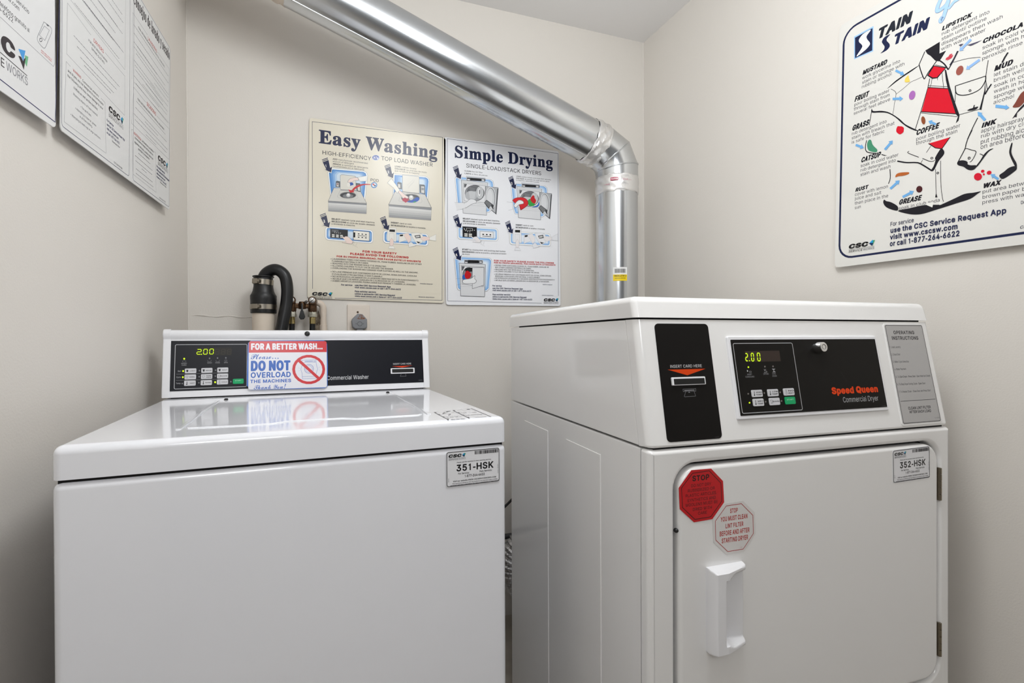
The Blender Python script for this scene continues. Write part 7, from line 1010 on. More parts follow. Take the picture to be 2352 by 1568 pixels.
["T","cc4a44","r","SECADORAS",386.0,207.3,8.79,63.5,0],
["T","4a4b50","r","PARA OBTENER MEJORES RESULTADOS AL SECAR ROPA",329.4,195.1,4.67,181.3,0],
["G","8a8b90",1.4,322.2,520.7,188.7,50],
["G","8a8b90",1.4,317.6,531.0,172.8,51],
["G","8a8b90",1.4,308.2,538.0,155.3,52],
["G","8a8b90",1.4,315.5,531.4,144.8,53],
["G","8a8b90",1.4,376.0,464.1,164.3,54],
["G","8a8b90",1.4,381.7,449.5,136.2,55],
["G","8a8b90",1.4,319.4,540.0,227.0,60],
["G","8a8b90",1.4,359.2,529.6,244.0,61],
["G","8a8b90",1.4,380.1,536.1,255.0,62],
["G","8a8b90",1.4,407.2,539.2,269.7,63],
["G","8a8b90",1.4,435.5,542.4,283.1,64],
["T","cc4a44","r","ADVERTENCIA",308.8,110.2,5.52,44.5,0],
["T","3a3a3f","r","Las lavadoras y secadoras",356.9,111.1,5.35,76.6,0],
["T","3a3a3f","r","comerciales no estan hechas para los",313.7,102.4,5.17,117.0,0],
["T","3a3a3f","r","siguientes articulos, y podrian danar sus",312.9,92.3,5.17,117.9,0],
["T","3a3a3f","r","prendas y la maquina.",335.0,84.3,5.26,72.1,0],
["L","8f9196",0.6,[[304.0,116.7],[297.0,115.8],[306.3,19.8],[452.6,19.2],[446.9,116.1],[438.0,115.7]],0],
["G","77787d",1.4,336.1,412.8,76.7,70],
["G","77787d",1.4,316.6,427.2,65.2,71],
["G","77787d",1.4,319.2,424.5,54.6,72],
["G","77787d",1.4,356.8,388.4,47.7,73],
["G","77787d",1.4,321.9,427.7,37.5,74],
["G","77787d",1.4,322.0,433.6,27.1,75],
["T","17171a","k","CSC",463.3,104.7,13.56,59.0,0.25],
["L","55555a",0.6379027669056082,[[464.9,102.3],[541.4,102.3]],0],
["T","333338","r","SERVICE",464.1,93.1,6.78,43.1,0.15],
["T","8a8a90","r","WORKS",507.9,93.1,6.78,33.5,0.15],
["P","3fa06a",[[535.0,119.0],[543.0,119.0],[536.6,104.7],[535.0,109.5]]],
["P","1e9ad8",[[527.1,112.7],[536.6,121.4],[537.4,111.9]]],
["P","12305c",[[525.5,112.3],[538.2,111.5],[535.0,103.1]]],
["T","44486c","b","Para solicitar servicio",455.1,83.6,5.37,62.8,0],
["T","44486c","b","utilice la aplicación CSC Service Request",455.3,74.8,5.37,99.2,0],
["T","44486c","b","visite www.cscsw.com",455.4,66.1,5.37,65.4,0],
["T","44486c","b","o llame al 1-877-264-6622",455.5,57.8,5.37,75.4,0],
["T","55565c","r","Descargue Aqui",481.3,51.7,3.79,48.4,0],
["T","55565c","r","Aplicación CSC",475.8,11.1,3.78,50.0,0]],
"WC":[
["Q","c2c3c6",1.2,27.4,23.6,182.1,130.9,3],
["R","1d1b17",70.5,103.4,147.7,123.2,0.3],
["L","3a352b",1.0,[[113.2,118.6],[120.1,118.6]],0],
["L","3a352b",1.0,[[120.7,117.9],[120.4,113.2]],0],
["L","3a352b",1.0,[[120.3,111.8],[120.0,107.1]],0],
["L","3a352b",1.0,[[112.5,106.4],[119.3,106.4]],0],
["L","3a352b",1.0,[[112.2,111.8],[111.9,107.1]],0],
["L","3a352b",1.0,[[112.5,117.9],[112.3,113.2]],0],
["L","3a352b",1.0,[[112.9,112.5],[119.7,112.5]],0],
["L","3a352b",1.0,[[126.4,118.5],[133.3,118.5]],0],
["L","3a352b",1.0,[[133.9,117.8],[133.6,113.1]],0],
["L","3a352b",1.0,[[133.5,111.6],[133.2,106.9]],0],
["L","3a352b",1.0,[[125.6,106.2],[132.5,106.2]],0],
["L","3a352b",1.0,[[125.3,111.6],[125.0,106.9]],0],
["L","3a352b",1.0,[[125.7,117.8],[125.4,113.1]],0],
["L","3a352b",1.0,[[126.0,112.3],[132.9,112.3]],0],
["L","3a352b",1.0,[[139.8,118.3],[146.7,118.3]],0],
["L","3a352b",1.0,[[147.3,117.6],[147.0,112.9]],0],
["L","3a352b",1.0,[[147.0,111.4],[146.7,106.7]],0],
["L","3a352b",1.0,[[139.0,106.0],[146.0,106.0]],0],
["L","3a352b",1.0,[[138.7,111.4],[138.4,106.7]],0],
["L","3a352b",1.0,[[139.1,117.6],[138.8,112.9]],0],
["L","3a352b",1.0,[[139.4,112.1],[146.3,112.1]],0],
["T","9b9c9f","r","INSERT",40.4,83.2,3.03,12.7,0],
["T","9b9c9f","r","CARD",41.3,79.2,3.03,10.4,0],
["T","9b9c9f","r","WASH",95.2,83.6,3.08,10.2,0],
["T","9b9c9f","r","RINSE",112.4,83.5,3.1,10.5,0],
["T","9b9c9f","r","SPIN",131.4,83.7,3.12,8.3,0],
["Q","77787b",0.5,43.3,87.8,50.1,91.6,0.4],
["L","85868a",0.5,[[95.9,91.8],[96.7,88.0],[103.1,88.2],[103.8,92.3]],0],
["L","85868a",0.5,[[113.8,91.5],[114.6,87.6],[121.0,87.8],[121.7,91.9]],0],
["O","85868a",0.5,135.47,90.17,2.6,-0.05,0.02,-1.93],
["T","b9babd","r","Soil",33.7,64.7,3.44,6.8,0],
["T","b9babd","r","Cycle",31.0,50.1,3.43,9.7,0],
["T","b9babd","r","Temp",30.7,35.4,3.42,9.7,0],
["L","8d8e91",0.6,[[31.2,59.1],[141.0,59.6]],0],
["L","8d8e91",0.6,[[30.7,44.1],[140.8,44.1]],0],
["E","77787c",100.04,96.32,1.65,-0.03,0.03,-1.92],
["E","77787c",117.29,96.75,1.67,-0.03,0.03,-1.93],
["E","77787c",135.39,96.87,1.69,-0.03,0.02,-1.94],
["E","77787c",79.09,66.49,1.63,-0.04,0.03,-1.89],
["E","77787c",113.5,66.58,1.66,-0.04,0.03,-1.91],
["E","77787c",78.74,51.54,1.63,-0.05,0.03,-1.89],
["E","77787c",113.2,51.91,1.66,-0.05,0.03,-1.91],
["E","77787c",43.86,36.19,1.59,-0.06,0.04,-1.86],
["E","77787c",78.38,36.79,1.62,-0.06,0.03,-1.88],
["E","77787c",147.14,37.09,1.69,-0.06,0.02,-1.92],
["E","LED",46.6,96.28,1.85,-0.03,0.05,-2.32],
["E","LED",45.04,66.27,1.84,-0.05,0.05,-2.3],
["E","LED",44.75,51.48,1.84,-0.06,0.05,-2.3],
["E","LED",113.03,36.99,1.91,-0.07,0.03,-2.34],
["T","d5d6d9","r","Commercial Washer",372.1,33.2,10.85,107.8,0],
["T","c9cacd","r","INSERT CARD HERE",546.4,70.1,4.58,51.4,0],
["P","e2401c",[[543.6,65.6],[600.7,66.8],[572.2,62.1]]],
["L","9b9c9f",0.5,[[567.1,45.0],[582.0,45.3],[580.7,42.3],[582.1,37.2],[565.3,37.1],[568.2,42.0],[567.1,45.0]],0],
["T","8a8b8e","r","202396",616.5,23.2,2.31,11.0,0]],
"SG":[
["R","e6e6ec",2.0,2.0,187.5,125.4,5],
["R","cf3a3f",2.0,95.7,187.5,125.4,5],
["R","cf3a3f",2.0,95.7,187.5,103.7,0],
["T","eceaf0","k","FOR A BETTER WASH...",6.3,102.9,16.72,171.7,0],
["T","2e62b8","c","Please",5.3,79.0,12.88,48.9,0],
["E","2e62b8",57.03,80.8,1.33,-0.02,0.01,-1.47],
["E","2e62b8",63.3,80.71,1.33,-0.02,0.01,-1.48],
["E","2e62b8",69.4,80.63,1.34,-0.02,0.01,-1.48],
["T","2e62b8","k","DO NOT",6.0,48.6,26.47,92.9,0],
["T","2e62b8","b","OVERLOAD",6.2,31.5,13.99,94.1,0],
["T","2e62b8","b","THE MACHINES",5.6,18.4,8.61,95.3,0],
["T","2e62b8","c","Thank You",13.5,2.6,10.24,68.7,0],
["P","2e62b8",[[86.5,14.1],[88.8,14.5],[86.0,6.6],[84.6,6.7]]],
["E","2e62b8",84.63,3.73,1.15,-0.04,0.0,-1.25],
["L","2e62b8",0.6,[[126.1,74.7],[160.8,75.1],[161.2,63.8],[164.7,50.8],[160.6,36.8],[162.0,26.5],[127.3,25.6],[126.5,40.5],[123.5,51.2],[127.3,62.3]],1],
["L","2e62b8",0.6,[[126.1,68.7],[161.2,69.4]],0],
["L","2e62b8",0.6,[[126.9,31.3],[161.4,31.9]],0],
["O","2e62b8",0.9,143.51,51.64,10.97,-0.23,-0.03,-11.8],
["O","2e62b8",0.6,143.51,51.64,7.97,-0.17,-0.02,-8.58],
["O","2e62b8",0.5,157.17,71.45,1.81,-0.03,-0.01,-1.73],
["L","2e62b8",1.2,[[133.2,71.4],[153.2,71.9]],0],
["L","9db4dc",0.4,[[116.9,55.0],[121.8,53.4]],0],
["L","9db4dc",0.4,[[117.5,46.4],[121.8,48.5]],0],
["L","9db4dc",0.4,[[166.5,54.0],[171.2,56.7]],0],
["L","9db4dc",0.4,[[167.1,48.5],[171.5,47.4]],0],
["O","cf3a3f",6.8,143.11,50.15,36.75,-0.8,-0.1,-35.29],
["L","cf3a3f",7.0,[[118.2,74.8],[168.4,24.8]],0]],
"ID":[
["T","3a3a3e","b","Please use this machine ID when reporting service:",19.9,41.3,1.97,63.6,0],
["T","17171a","b","351-HSK",18.5,26.5,11.89,69.6,0],
["T","3a3a3e","b","For Service:",22.1,21.0,3.02,20.5,0],
["T","3a3a3e","b","Para Servicio:",61.4,21.3,3.07,23.9,0],
["T","2a2a2e","b","1-877-264-6622",33.7,15.0,4.44,37.8,0],
["T","2a2a2e","b","Visit our website WWW.CSCSERVICEWORKS.COM",12.8,8.6,2.66,80.2,0],
["T","3a3a3e","b","This machine is owned by CSC ServiceWorks and operated under a written",11.4,5.1,1.74,84.1,0],
["T","3a3a3e","b","agreement executed or assumed by the owner or management of these premises",8.1,2.3,1.73,91.2,0],
["R","b5b5b8",53.0,53.8,55.0,59.4,0],
["R","2a2528",53.0,53.4,54.2,59.4,0],
["R","2a2528",55.1,53.4,56.3,59.4,0],
["R","2a2528",57.2,53.4,57.7,59.4,0],
["R","2a2528",58.3,53.4,59.1,59.4,0],
["R","2a2528",60.0,53.4,60.5,59.4,0],
["R","2a2528",60.9,53.4,61.4,59.4,0],
["R","2a2528",62.0,53.4,63.7,59.4,0],
["R","2a2528",64.1,53.4,65.8,59.4,0],
["R","2a2528",66.7,53.4,67.2,59.4,0],
["R","2a2528",68.1,53.4,68.9,59.4,0],
["R","2a2528",69.3,53.4,70.1,59.4,0],
["R","2a2528",70.7,53.4,71.9,59.4,0],
["R","2a2528",72.3,53.4,74.0,59.4,0],
["R","2a2528",74.4,53.4,74.9,59.4,0],
["R","2a2528",75.3,53.4,77.0,59.4,0],
["R","2a2528",77.4,53.4,78.2,59.4,0],
["R","2a2528",78.6,53.4,79.1,59.4,0],
["R","2a2528",79.5,53.4,80.3,59.4,0],
["R","2a2528",80.7,53.4,81.5,59.4,0],
["R","2a2528",82.1,53.4,83.3,59.4,0],
["R","2a2528",83.7,53.4,84.5,59.4,0],
["R","2a2528",84.9,53.4,85.7,59.4,0],
["R","2a2528",86.3,53.4,87.5,59.4,0],
["R","2a2528",87.9,53.4,89.1,59.4,0],
["R","2a2528",89.7,53.4,90.5,59.4,0],
["R","2a2528",90.9,53.4,92.1,59.4,0],
["R","2a2528",92.5,53.4,93.7,59.4,0],
["R","2a2528",94.3,53.4,94.8,59.4,0],
["R","2a2528",95.7,53.4,96.9,59.4,0],
["T","17171a","k","CSC",4.4,51.7,5.42,23.6,0.25],
["L","55555a",0.25490220775536726,[[5.1,50.7],[35.7,50.7]],0],
["T","333338","r","SERVICE",4.8,47.0,2.71,17.2,0.15],
["T","8a8a90","r","WORKS",22.3,47.0,2.71,13.4,0.15],
["P","3fa06a",[[33.1,57.4],[36.3,57.4],[33.7,51.7],[33.1,53.6]]],
["P","1e9ad8",[[29.9,54.9],[33.7,58.4],[34.1,54.5]]],
["P","12305c",[[29.3,54.7],[34.4,54.4],[33.1,51.0]]],
["Q","17171a",1.0,2.0,2.0,98.6,61.0,3.5],
["V","3a3a3e","r","1017",6.0,9.0,1.8,7.0],
["V","55555a","r","62601-120-001",97.0,16.0,1.5,17.0]],
"CP":[
["T","c9c9cb","r","INSERT CARD HERE",20.4,118.0,4.84,62.5,0],
["P","d4430f",[[15.3,115.3],[89.1,115.2],[51.9,105.2]]],
["L","85868a",0.5,[[40.2,82.8],[65.1,82.8],[64.5,78.6],[40.1,78.8]],1],
["L","b5b6b8",0.9,[[42.4,80.4],[62.0,80.6]],0],
["L","85868a",0.5,[[45.8,79.9],[41.1,71.2],[42.2,70.2],[63.0,70.6],[60.9,79.8]],0],
["P","85868a",[[49.8,76.5],[51.2,79.0],[53.3,76.7]]],
["T","5a5a5c","r","510238",90.4,1.8,1.24,8.2,0]],
"DP":[
["Q","b9babc",1.1,3.8,3.9,133.8,122.9,3],
["R","3a302b",26.5,90.5,101.9,109.3,0.3],
["T","8d8d90","r","INSERT",24.5,67.6,2.67,10.5,0],
["T","8d8d90","r","COINS/CARD",20.3,63.6,2.66,19.1,0],
["T","8d8d90","r","DRYING",59.3,67.6,2.7,11.8,0],
["T","8d8d90","r","COOL",78.5,67.6,2.72,8.5,0],
["T","8d8d90","r","DOWN",78.3,63.5,2.72,9.8,0],
["E","77736f",65.09,81.7,1.69,-0.03,-0.28,-1.56],
["E","77736f",82.92,81.72,1.71,-0.04,-0.29,-1.56],
["E","77736f",21.31,36.11,1.63,-0.06,-0.26,-1.5],
["E","77736f",55.44,36.29,1.67,-0.06,-0.27,-1.52],
["E","77736f",89.98,36.19,1.71,-0.06,-0.29,-1.54],
["E","77736f",55.72,21.31,1.66,-0.07,-0.27,-1.51],
["E","77736f",90.21,21.22,1.7,-0.07,-0.29,-1.53],
["E","LED",29.46,81.47,1.65,-0.03,-0.25,-1.44],
["E","LED",21.41,21.05,1.62,-0.07,-0.24,-1.4],
["P","c9c9cb",[[25.7,76.9],[27.8,75.4],[26.9,73.4],[25.2,74.1]]],
["Q","9b9b9d",0.5,30.3,72.2,34.1,74.4,0.2],
["L","9b9b9d",0.7,[[61.7,76.6],[66.1,76.7],[62.4,74.6],[67.0,73.8],[68.0,72.1],[63.0,71.2],[61.3,72.0]],0],
["P","9b9b9d",[[79.3,77.7],[87.1,77.5],[82.7,74.2]]],
["P","9b9b9d",[[79.4,71.5],[87.1,71.3],[83.6,74.2]]],
["T","dd4416","k","Speed Queen",207.4,28.3,12.54,115.4,0],
["T","a9a9ab","r","Commercial Dryer",230.8,12.7,9.5,88.5,0],
["T","5a5a5c","r","511023",325.3,1.5,1.17,9.8,0],
["L","3a3a3c",0.2,[[237.1,68.3],[249.1,49.9]],0]],
"IL":[
["Q","1d1d1f",0.9,1.2,1.2,102.9,191.0,3],
["T","3a393b","b","OPERATING",19.5,173.2,6.95,58.7,0],
["T","3a393b","b","INSTRUCTIONS",12.1,162.0,7.16,74.4,0],
["T","4a494b","r","1. Load Laundry",2.5,145.9,3.94,29.4,0],
["T","4a494b","r","2. Close Door",2.7,131.3,3.91,24.6,0],
["T","4a494b","r","3. Make Cycle Selection",3.1,116.9,3.89,44.0,0],
["T","4a494b","r","4. Make Payment",3.8,102.6,3.87,31.7,0],
["T","4a494b","r","5. To Start Dryer - Press Start - Door Must be Closed",3.8,87.7,3.84,94.9,0],
["T","4a494b","r","6. To Stop Dryer During Cycle - Open Door",3.6,73.3,3.82,77.4,0],
["T","4a494b","r","7. To Restart Dryer - Close Door and Press Start",3.9,58.9,3.8,87.6,0],
["L","2d2d2f",0.8,[[4.1,42.8],[100.0,43.1]],0],
["T","3a393b","b","CLEAN LINT FILTER",20.7,26.0,5.39,61.8,0],
["T","3a393b","b","AFTER EACH LOAD",22.2,18.9,5.38,59.6,0],
["T","5a595b","r","511028",88.0,6.3,1.78,12.8,0]],
"WT":[
["L","66666c",2.0,[[544.1,93.9],[544.6,-4.8]],0],
["L","66666c",2.0,[[584.0,103.1],[583.3,-3.0]],0],
["L","66666c",2.0,[[625.9,118.2],[624.6,-0.4]],0],
["L","a8a8ae",1.2,[[544.1,93.9],[584.0,103.1]],0],
["L","a8a8ae",1.2,[[584.0,103.1],[625.9,118.2]],0],
["L","a8a8ae",1.2,[[543.9,61.1],[583.8,71.7]],0],
["L","a8a8ae",1.2,[[544.2,31.3],[583.1,39.4]],0],
["L","a8a8ae",1.2,[[583.5,70.5],[619.7,64.8]],0],
["L","a8a8ae",1.2,[[583.1,37.3],[622.4,34.7]],0],
["E","505056",545.21,92.07,1.97,-0.88,-1.42,-5.65],
["E","505056",544.98,60.63,1.91,-0.85,-1.38,-5.3],
["E","505056",545.28,30.79,1.86,-0.82,-1.34,-4.98],
["E","505056",546.0,3.21,1.81,-0.8,-1.31,-4.69],
["E","505056",585.28,101.05,2.02,-0.9,-1.7,-5.84],
["E","505056",585.37,69.68,1.96,-0.87,-1.65,-5.49],
["E","505056",584.42,36.76,1.9,-0.84,-1.6,-5.13],
["E","505056",584.86,7.26,1.84,-0.82,-1.55,-4.81],
["E","6a6a70",616.22,106.55,2.96,-1.32,-1.51,-4.7],
["L","606066",4.0,[[566.9,88.3],[571.8,96.7],[575.9,93.5]],0],
["L","606066",3.0,[[554.5,69.3],[560.3,82.2],[561.4,75.0]],0],
["L","808086",3.0,[[559.4,47.9],[566.3,59.7]],0],
["G","7a7a80",3.2,548.5,576.5,22.6,0],
["G","7a7a80",3.2,549.5,577.2,-2.7,1],
["G","7a7a80",3.2,587.6,622.4,30.9,2],
["G","7a7a80",3.2,609.4,620.4,61.7,3],
["G","7a7a80",3.2,595.8,616.8,1.6,4],
["G","7a7a80",3.2,600.0,604.0,90.1,5],
["G","7a7a80",3.2,589.6,599.1,63.7,6],
["G","7a7a80",3.2,574.4,579.8,81.5,7]],
"OR":[
["L","1f0808",1.0,[[77.6,838.9],[109.6,840.2],[132.4,818.3],[134.1,788.6],[112.3,765.4],[81.9,764.6],[58.3,786.2],[56.7,817.4]],1],
["T","1f0a0a","b","STOP",76.6,826.0,8.85,33.6,0],
["T","2b0a0a","r","DO NOT DRY",74.6,816.6,4.84,38.8,0],
["T","2b0a0a","r","RUBBERIZED OR",68.2,809.1,4.83,52.4,0],
["T","2b0a0a","r","PLASTIC ARTICLES.",63.8,801.4,4.82,60.8,0],
["T","2b0a0a","r","SYNTHETICS AND",67.3,793.7,4.83,55.4,0],
["T","2b0a0a","r","WOOLENS MUST BE",63.5,786.4,4.82,62.9,0],
["T","2b0a0a","r","DRIED WITH",77.4,778.4,4.85,37.7,0],
["T","2b0a0a","r","CARE",87.5,771.3,4.87,18.1,0]],
"OW":[
["L","b03030",1.0,[[143.3,779.6],[173.9,780.2],[197.5,758.3],[198.7,727.9],[177.4,704.4],[146.1,704.4],[122.4,726.3],[121.7,757.2]],1],
["T","b5403c","b","STOP",150.7,766.9,7.47,16.0,0],
["T","b5403c","b","YOU MUST CLEAN",131.9,754.7,7.8,54.7,0],
["T","b5403c","b","LINT FILTER",141.5,742.9,7.45,36.5,0],
["T","b5403c","b","BEFORE AND AFTER",129.7,731.1,7.99,60.9,0],
["T","b5403c","b","STARTING DRYER",133.9,719.2,8.0,53.6,0],
["T","c08080","r","14302",170.6,707.4,1.35,5.0,0]]}}''')
FR = {k: (Vector(o), Vector(u).normalized(), Vector(v).normalized()) for k, (o, u, v) in PRINT['frames'].items()}
DIM = PRINT['dims']; ITEMS = PRINT['items']

# ---------------------------------------------------------------- materials
def lin(h):
    def f(c):
        c /= 255.0
        return c / 12.92 if c <= 0.04045 else ((c + 0.055) / 1.055) ** 2.4
    return (f(int(h[0:2], 16)), f(int(h[2:4], 16)), f(int(h[4:6], 16)), 1.0)
def mat(name, color, rough=0.5, metal=0.0, coat=0.0, bump=None, spec=0.5, var=None, coat_rough=0.05):
    m = bpy.data.materials.new(name); m.use_nodes = True; nt = m.node_tree; b = nt.nodes['Principled BSDF']
    col = lin(color) if isinstance(color, str) else color
    b.inputs['Base Color'].default_value = col; b.inputs['Roughness'].default_value = rough; b.inputs['Metallic'].default_value = metal
    b.inputs['Coat Weight'].default_value = coat; b.inputs['Coat Roughness'].default_value = coat_rough; b.inputs['Specular IOR Level'].default_value = spec
    tc = nt.nodes.new('ShaderNodeTexCoord')
    if var:   # small colour variation: (scale, second colour, amount)
        n = nt.nodes.new('ShaderNodeTexNoise'); n.inputs['Scale'].default_value = var[0]; n.inputs['Detail'].default_value = 5
        r = nt.nodes.new('ShaderNodeValToRGB'); r.color_ramp.elements[0].position = 0.42; r.color_ramp.elements[1].position = 0.42 + var[2]
        r.color_ramp.elements[0].color = col; r.color_ramp.elements[1].color = lin(var[1])
        nt.links.new(tc.outputs['Object'], n.inputs['Vector']); nt.links.new(n.outputs['Fac'], r.inputs['Fac']); nt.links.new(r.outputs['Color'], b.inputs['Base Color'])
    if bump:  # (scale, strength, distance)
        n = nt.nodes.new('ShaderNodeTexNoise'); n.inputs['Scale'].default_value = bump[0]; n.inputs['Detail'].default_value = 4
        k = nt.nodes.new('ShaderNodeBump'); k.inputs['Strength'].default_value = bump[1]; k.inputs['Distance'].default_value = bump[2]
        if len(bump) > 3:
            mp = nt.nodes.new('ShaderNodeMapping'); mp.inputs['Scale'].default_value = bump[3]
            nt.links.new(tc.outputs['Object'], mp.inputs['Vector']); nt.links.new(mp.outputs['Vector'], n.inputs['Vector'])
        else: nt.links.new(tc.outputs['Object'], n.inputs['Vector'])
        nt.links.new(n.outputs['Fac'], k.inputs['Height']); nt.links.new(k.outputs['Normal'], b.inputs['Normal'])
    return m
def ink_mat(name, rough, coat=0.0, spec=0.5):
    m = mat(name, 'ffffff', rough, coat=coat, spec=spec); nt = m.node_tree
    a = nt.nodes.new('ShaderNodeVertexColor'); a.layer_name = 'ink'
    nt.links.new(a.outputs['Color'], nt.nodes['Principled BSDF'].inputs['Base Color'])
    return m
WALL = mat('wall_paint', 'e0dbd4', 0.62, bump=(260, 0.25, 0.0012), spec=0.35)
CEIL = mat('ceiling_paint', 'f2f1f1', 0.8, bump=(200, 0.25, 0.001))
FLOOR = mat('floor_vinyl', 'a79f95', 0.35, var=(6, '938b80', 0.2))
ENAMEL = mat('white_enamel', 'eeeff4', 0.09, coat=0.3, bump=(700, 0.05, 0.0004))
ENAMEL2 = mat('white_enamel_dryer', 'eeedec', 0.13, coat=0.25, bump=(700, 0.06, 0.0004))
PLASTIC = mat('white_plastic', 'ebebee', 0.28)
DARK = mat('shadow_gap', '141414', 0.9)
BLACKP = mat('black_hole', '050505', 0.6)
GALV = mat('galvanised_steel', 'cfd2d5', 0.22, metal=1.0, bump=(500, 0.06, 0.0003))
FOIL = mat('aluminium_foil_tape', 'e6e5e4', 0.33, metal=0.8, bump=(60, 0.5, 0.003))
FOILD = mat('aluminium_foil_duct', 'c4c4c6', 0.2, metal=1.0, bump=(120, 1.0, 0.004))
CHROME = mat('chrome', 'dcdcdc', 0.12, metal=1.0)
STEEL = mat('clamp_steel', 'a9a296', 0.32, metal=1.0, bump=(150, 0.3, 0.0006))
RUBBER = mat('black_rubber', '0e0e10', 0.42, spec=0.5)
HOSE = mat('black_hose_rubber', '0c0d10', 0.38, spec=0.45)
PVC = mat('painted_pvc', 'dccfbf', 0.5, bump=(60, 0.2, 0.001))
PAINTP = mat('painted_copper', 'd8cabb', 0.45, bump=(90, 0.5, 0.002))
BRASS = mat('tarnished_bronze', '4a3626', 0.42, metal=0.75, bump=(160, 0.7, 0.0015), var=(60, '6d5138', 0.25))
FERR = mat('brass_ferrule', 'b0a070', 0.25, metal=1.0)
HINGE = mat('hinge_metal', '8d8474', 0.35, metal=1.0, bump=(120, 0.4, 0.001))
PLUGG = mat('grey_plug_plastic', '85878b', 0.45, bump=(120, 0.3, 0.0006))
PLATE = mat('painted_plate', 'e0d5c9', 0.45, bump=(90, 0.35, 0.0012))
RUST = mat('rust', '7d5138', 0.8, var=(160, '8b8d90', 0.25), bump=(200, 0.5, 0.001))
COUP = mat('plated_coupling', 'b9b8ac', 0.3, metal=1.0, bump=(150, 0.3, 0.0006))
PLASTER = mat('crumbled_plaster', 'b7a894', 0.9, bump=(140, 1.0, 0.006), var=(70, '6e6154', 0.2))
CORD = mat('black_cord', '1d1d1f', 0.5)
CORDG = mat('dark_grey_cord', '3a3a3c', 0.5)
POSTER = ink_mat('printed_poster', 0.24, 0.0, 0.32)
SATIN = ink_mat('printed_satin_poster', 0.5, 0.0, 0.3)
PANELD = ink_mat('printed_dryer_panel', 0.5, 0.0, 0.15)
MATTE = ink_mat('printed_panel', 0.36, 0.0, 0.3)
STICK = ink_mat('printed_sticker', 0.30)
SIGNM = ink_mat('printed_sign', 0.25)
LEDM = bpy.data.materials.new('led_segments'); LEDM.use_nodes = True
_b = LEDM.node_tree.nodes['Principled BSDF']; _b.inputs['Base Color'].default_value = (0.35, 0.5, 0.01, 1); _b.inputs['Emission Color'].default_value = (0.60, 0.86, 0.0, 1); _b.inputs['Emission Strength'].default_value = 0.95

# ---------------------------------------------------------------- mesh helpers
def link(name, me, mats, parent=None, M=None, smooth=35):
    o = bpy.data.objects.new(name, me); COL.objects.link(o)
    for m in mats: me.materials.append(m)
    if smooth:
        for p in me.polygons: p.use_smooth = True
        me.set_sharp_from_angle(angle=math.radians(smooth))
    if smooth:
        w = o.modifiers.new('even_normals', 'WEIGHTED_NORMAL'); w.weight = 100; w.keep_sharp = True
    o.matrix_world = M if M else Matrix.Identity(4)
    if parent:
        o.parent = parent
        if M: o.matrix_parent_inverse = WM[parent.name].inverted()
    WM[o.name] = (M.copy() if M else (WM[parent.name].copy() if parent else Matrix.Identity(4)))
    return o
WM = {}
def from_bm(name, bm, mats, parent=None, M=None, smooth=35):
    bmesh.ops.recalc_face_normals(bm, faces=bm.faces)
    if M is not None and M.to_scale().x > 1.01: bmesh.ops.transform(bm, matrix=M, verts=bm.verts); M = Matrix.Identity(4)
    me = bpy.data.meshes.new(name); bm.to_mesh(me); bm.free()
    return link(name, me, mats if isinstance(mats, list) else [mats], parent, M, smooth)
def thing(name, label, cat, M, group=None):
    o = bpy.data.objects.new(name, None); COL.objects.link(o); o.matrix_world = M; o.empty_display_size = 0.1
    o['label'] = label; o['category'] = cat
    if group: o['group'] = group
    WM[o.name] = M.copy()
    return o
def tag(o, label, cat, group=None):
    o['label'] = label; o['category'] = cat
    if group: o['group'] = group
    return o
def merge(bm, other):
    me = bpy.data.meshes.new('tmp'); other.to_mesh(me); other.free(); bm.from_mesh(me); bpy.data.meshes.remove(me)
def box(bm, x0, x1, y0, y1, z0, z1, r=0.0, seg=3, keep=None, mi=0):
    """axis box with rounded edges; keep(a, b) chooses the edges (by end points) to round"""
    t = bmesh.new(); bmesh.ops.create_cube(t, size=1.0)
    for v in t.verts: v.co = ((x0 if v.co.x < 0 else x1), (y0 if v.co.y < 0 else y1), (z0 if v.co.z < 0 else z1))
    if r > 0:
        ed = [e for e in t.edges if keep is None or keep(e.verts[0].co, e.verts[1].co)]
        bmesh.ops.bevel(t, geom=ed, offset=r, segments=seg, profile=0.5, affect='EDGES')
    for f in t.faces: f.material_index = mi
    merge(bm, t)
def prism(bm, prof, x0, x1, r=0.0, seg=3, keep=None, mi=0):
    """profile of (y, z) points extruded along x"""
    t = bmesh.new(); A = [t.verts.new((x0, y, z)) for y, z in prof]; B = [t.verts.new((x1, y, z)) for y, z in prof]; n = len(prof)
    t.faces.new(A); t.faces.new(B[::-1])
    for i in range(n): t.faces.new((A[i], B[i], B[(i + 1) % n], A[(i + 1) % n]))
    bmesh.ops.recalc_face_normals(t, faces=t.faces)
    for r_, s_, k_ in (r if isinstance(r, list) else [(r, seg, keep)] if r > 0 else []):
        ed = [e for e in t.edges if k_ is None or k_(e.verts[0].co, e.verts[1].co)]
        bmesh.ops.bevel(t, geom=ed, offset=r_, segments=s_, profile=0.5, affect='EDGES')
    for f in t.faces: f.material_index = mi
    merge(bm, t)
def rr(x0, y0, x1, y1, r, n=6):
    """outline of a rounded rectangle"""
    r = min(r, abs(x1 - x0) / 2 - 1e-6, abs(y1 - y0) / 2 - 1e-6)
    if r <= 0: return [(x0, y0), (x1, y0), (x1, y1), (x0, y1)]
    out = []
    for cx, cy, a0 in ((x1 - r, y0 + r, -90), (x1 - r, y1 - r, 0), (x0 + r, y1 - r, 90), (x0 + r, y0 + r, 180)):
        for i in range(n + 1):
            a = math.radians(a0 + 90.0 * i / n); out.append((cx + r * math.cos(a), cy + r * math.sin(a)))
    return out
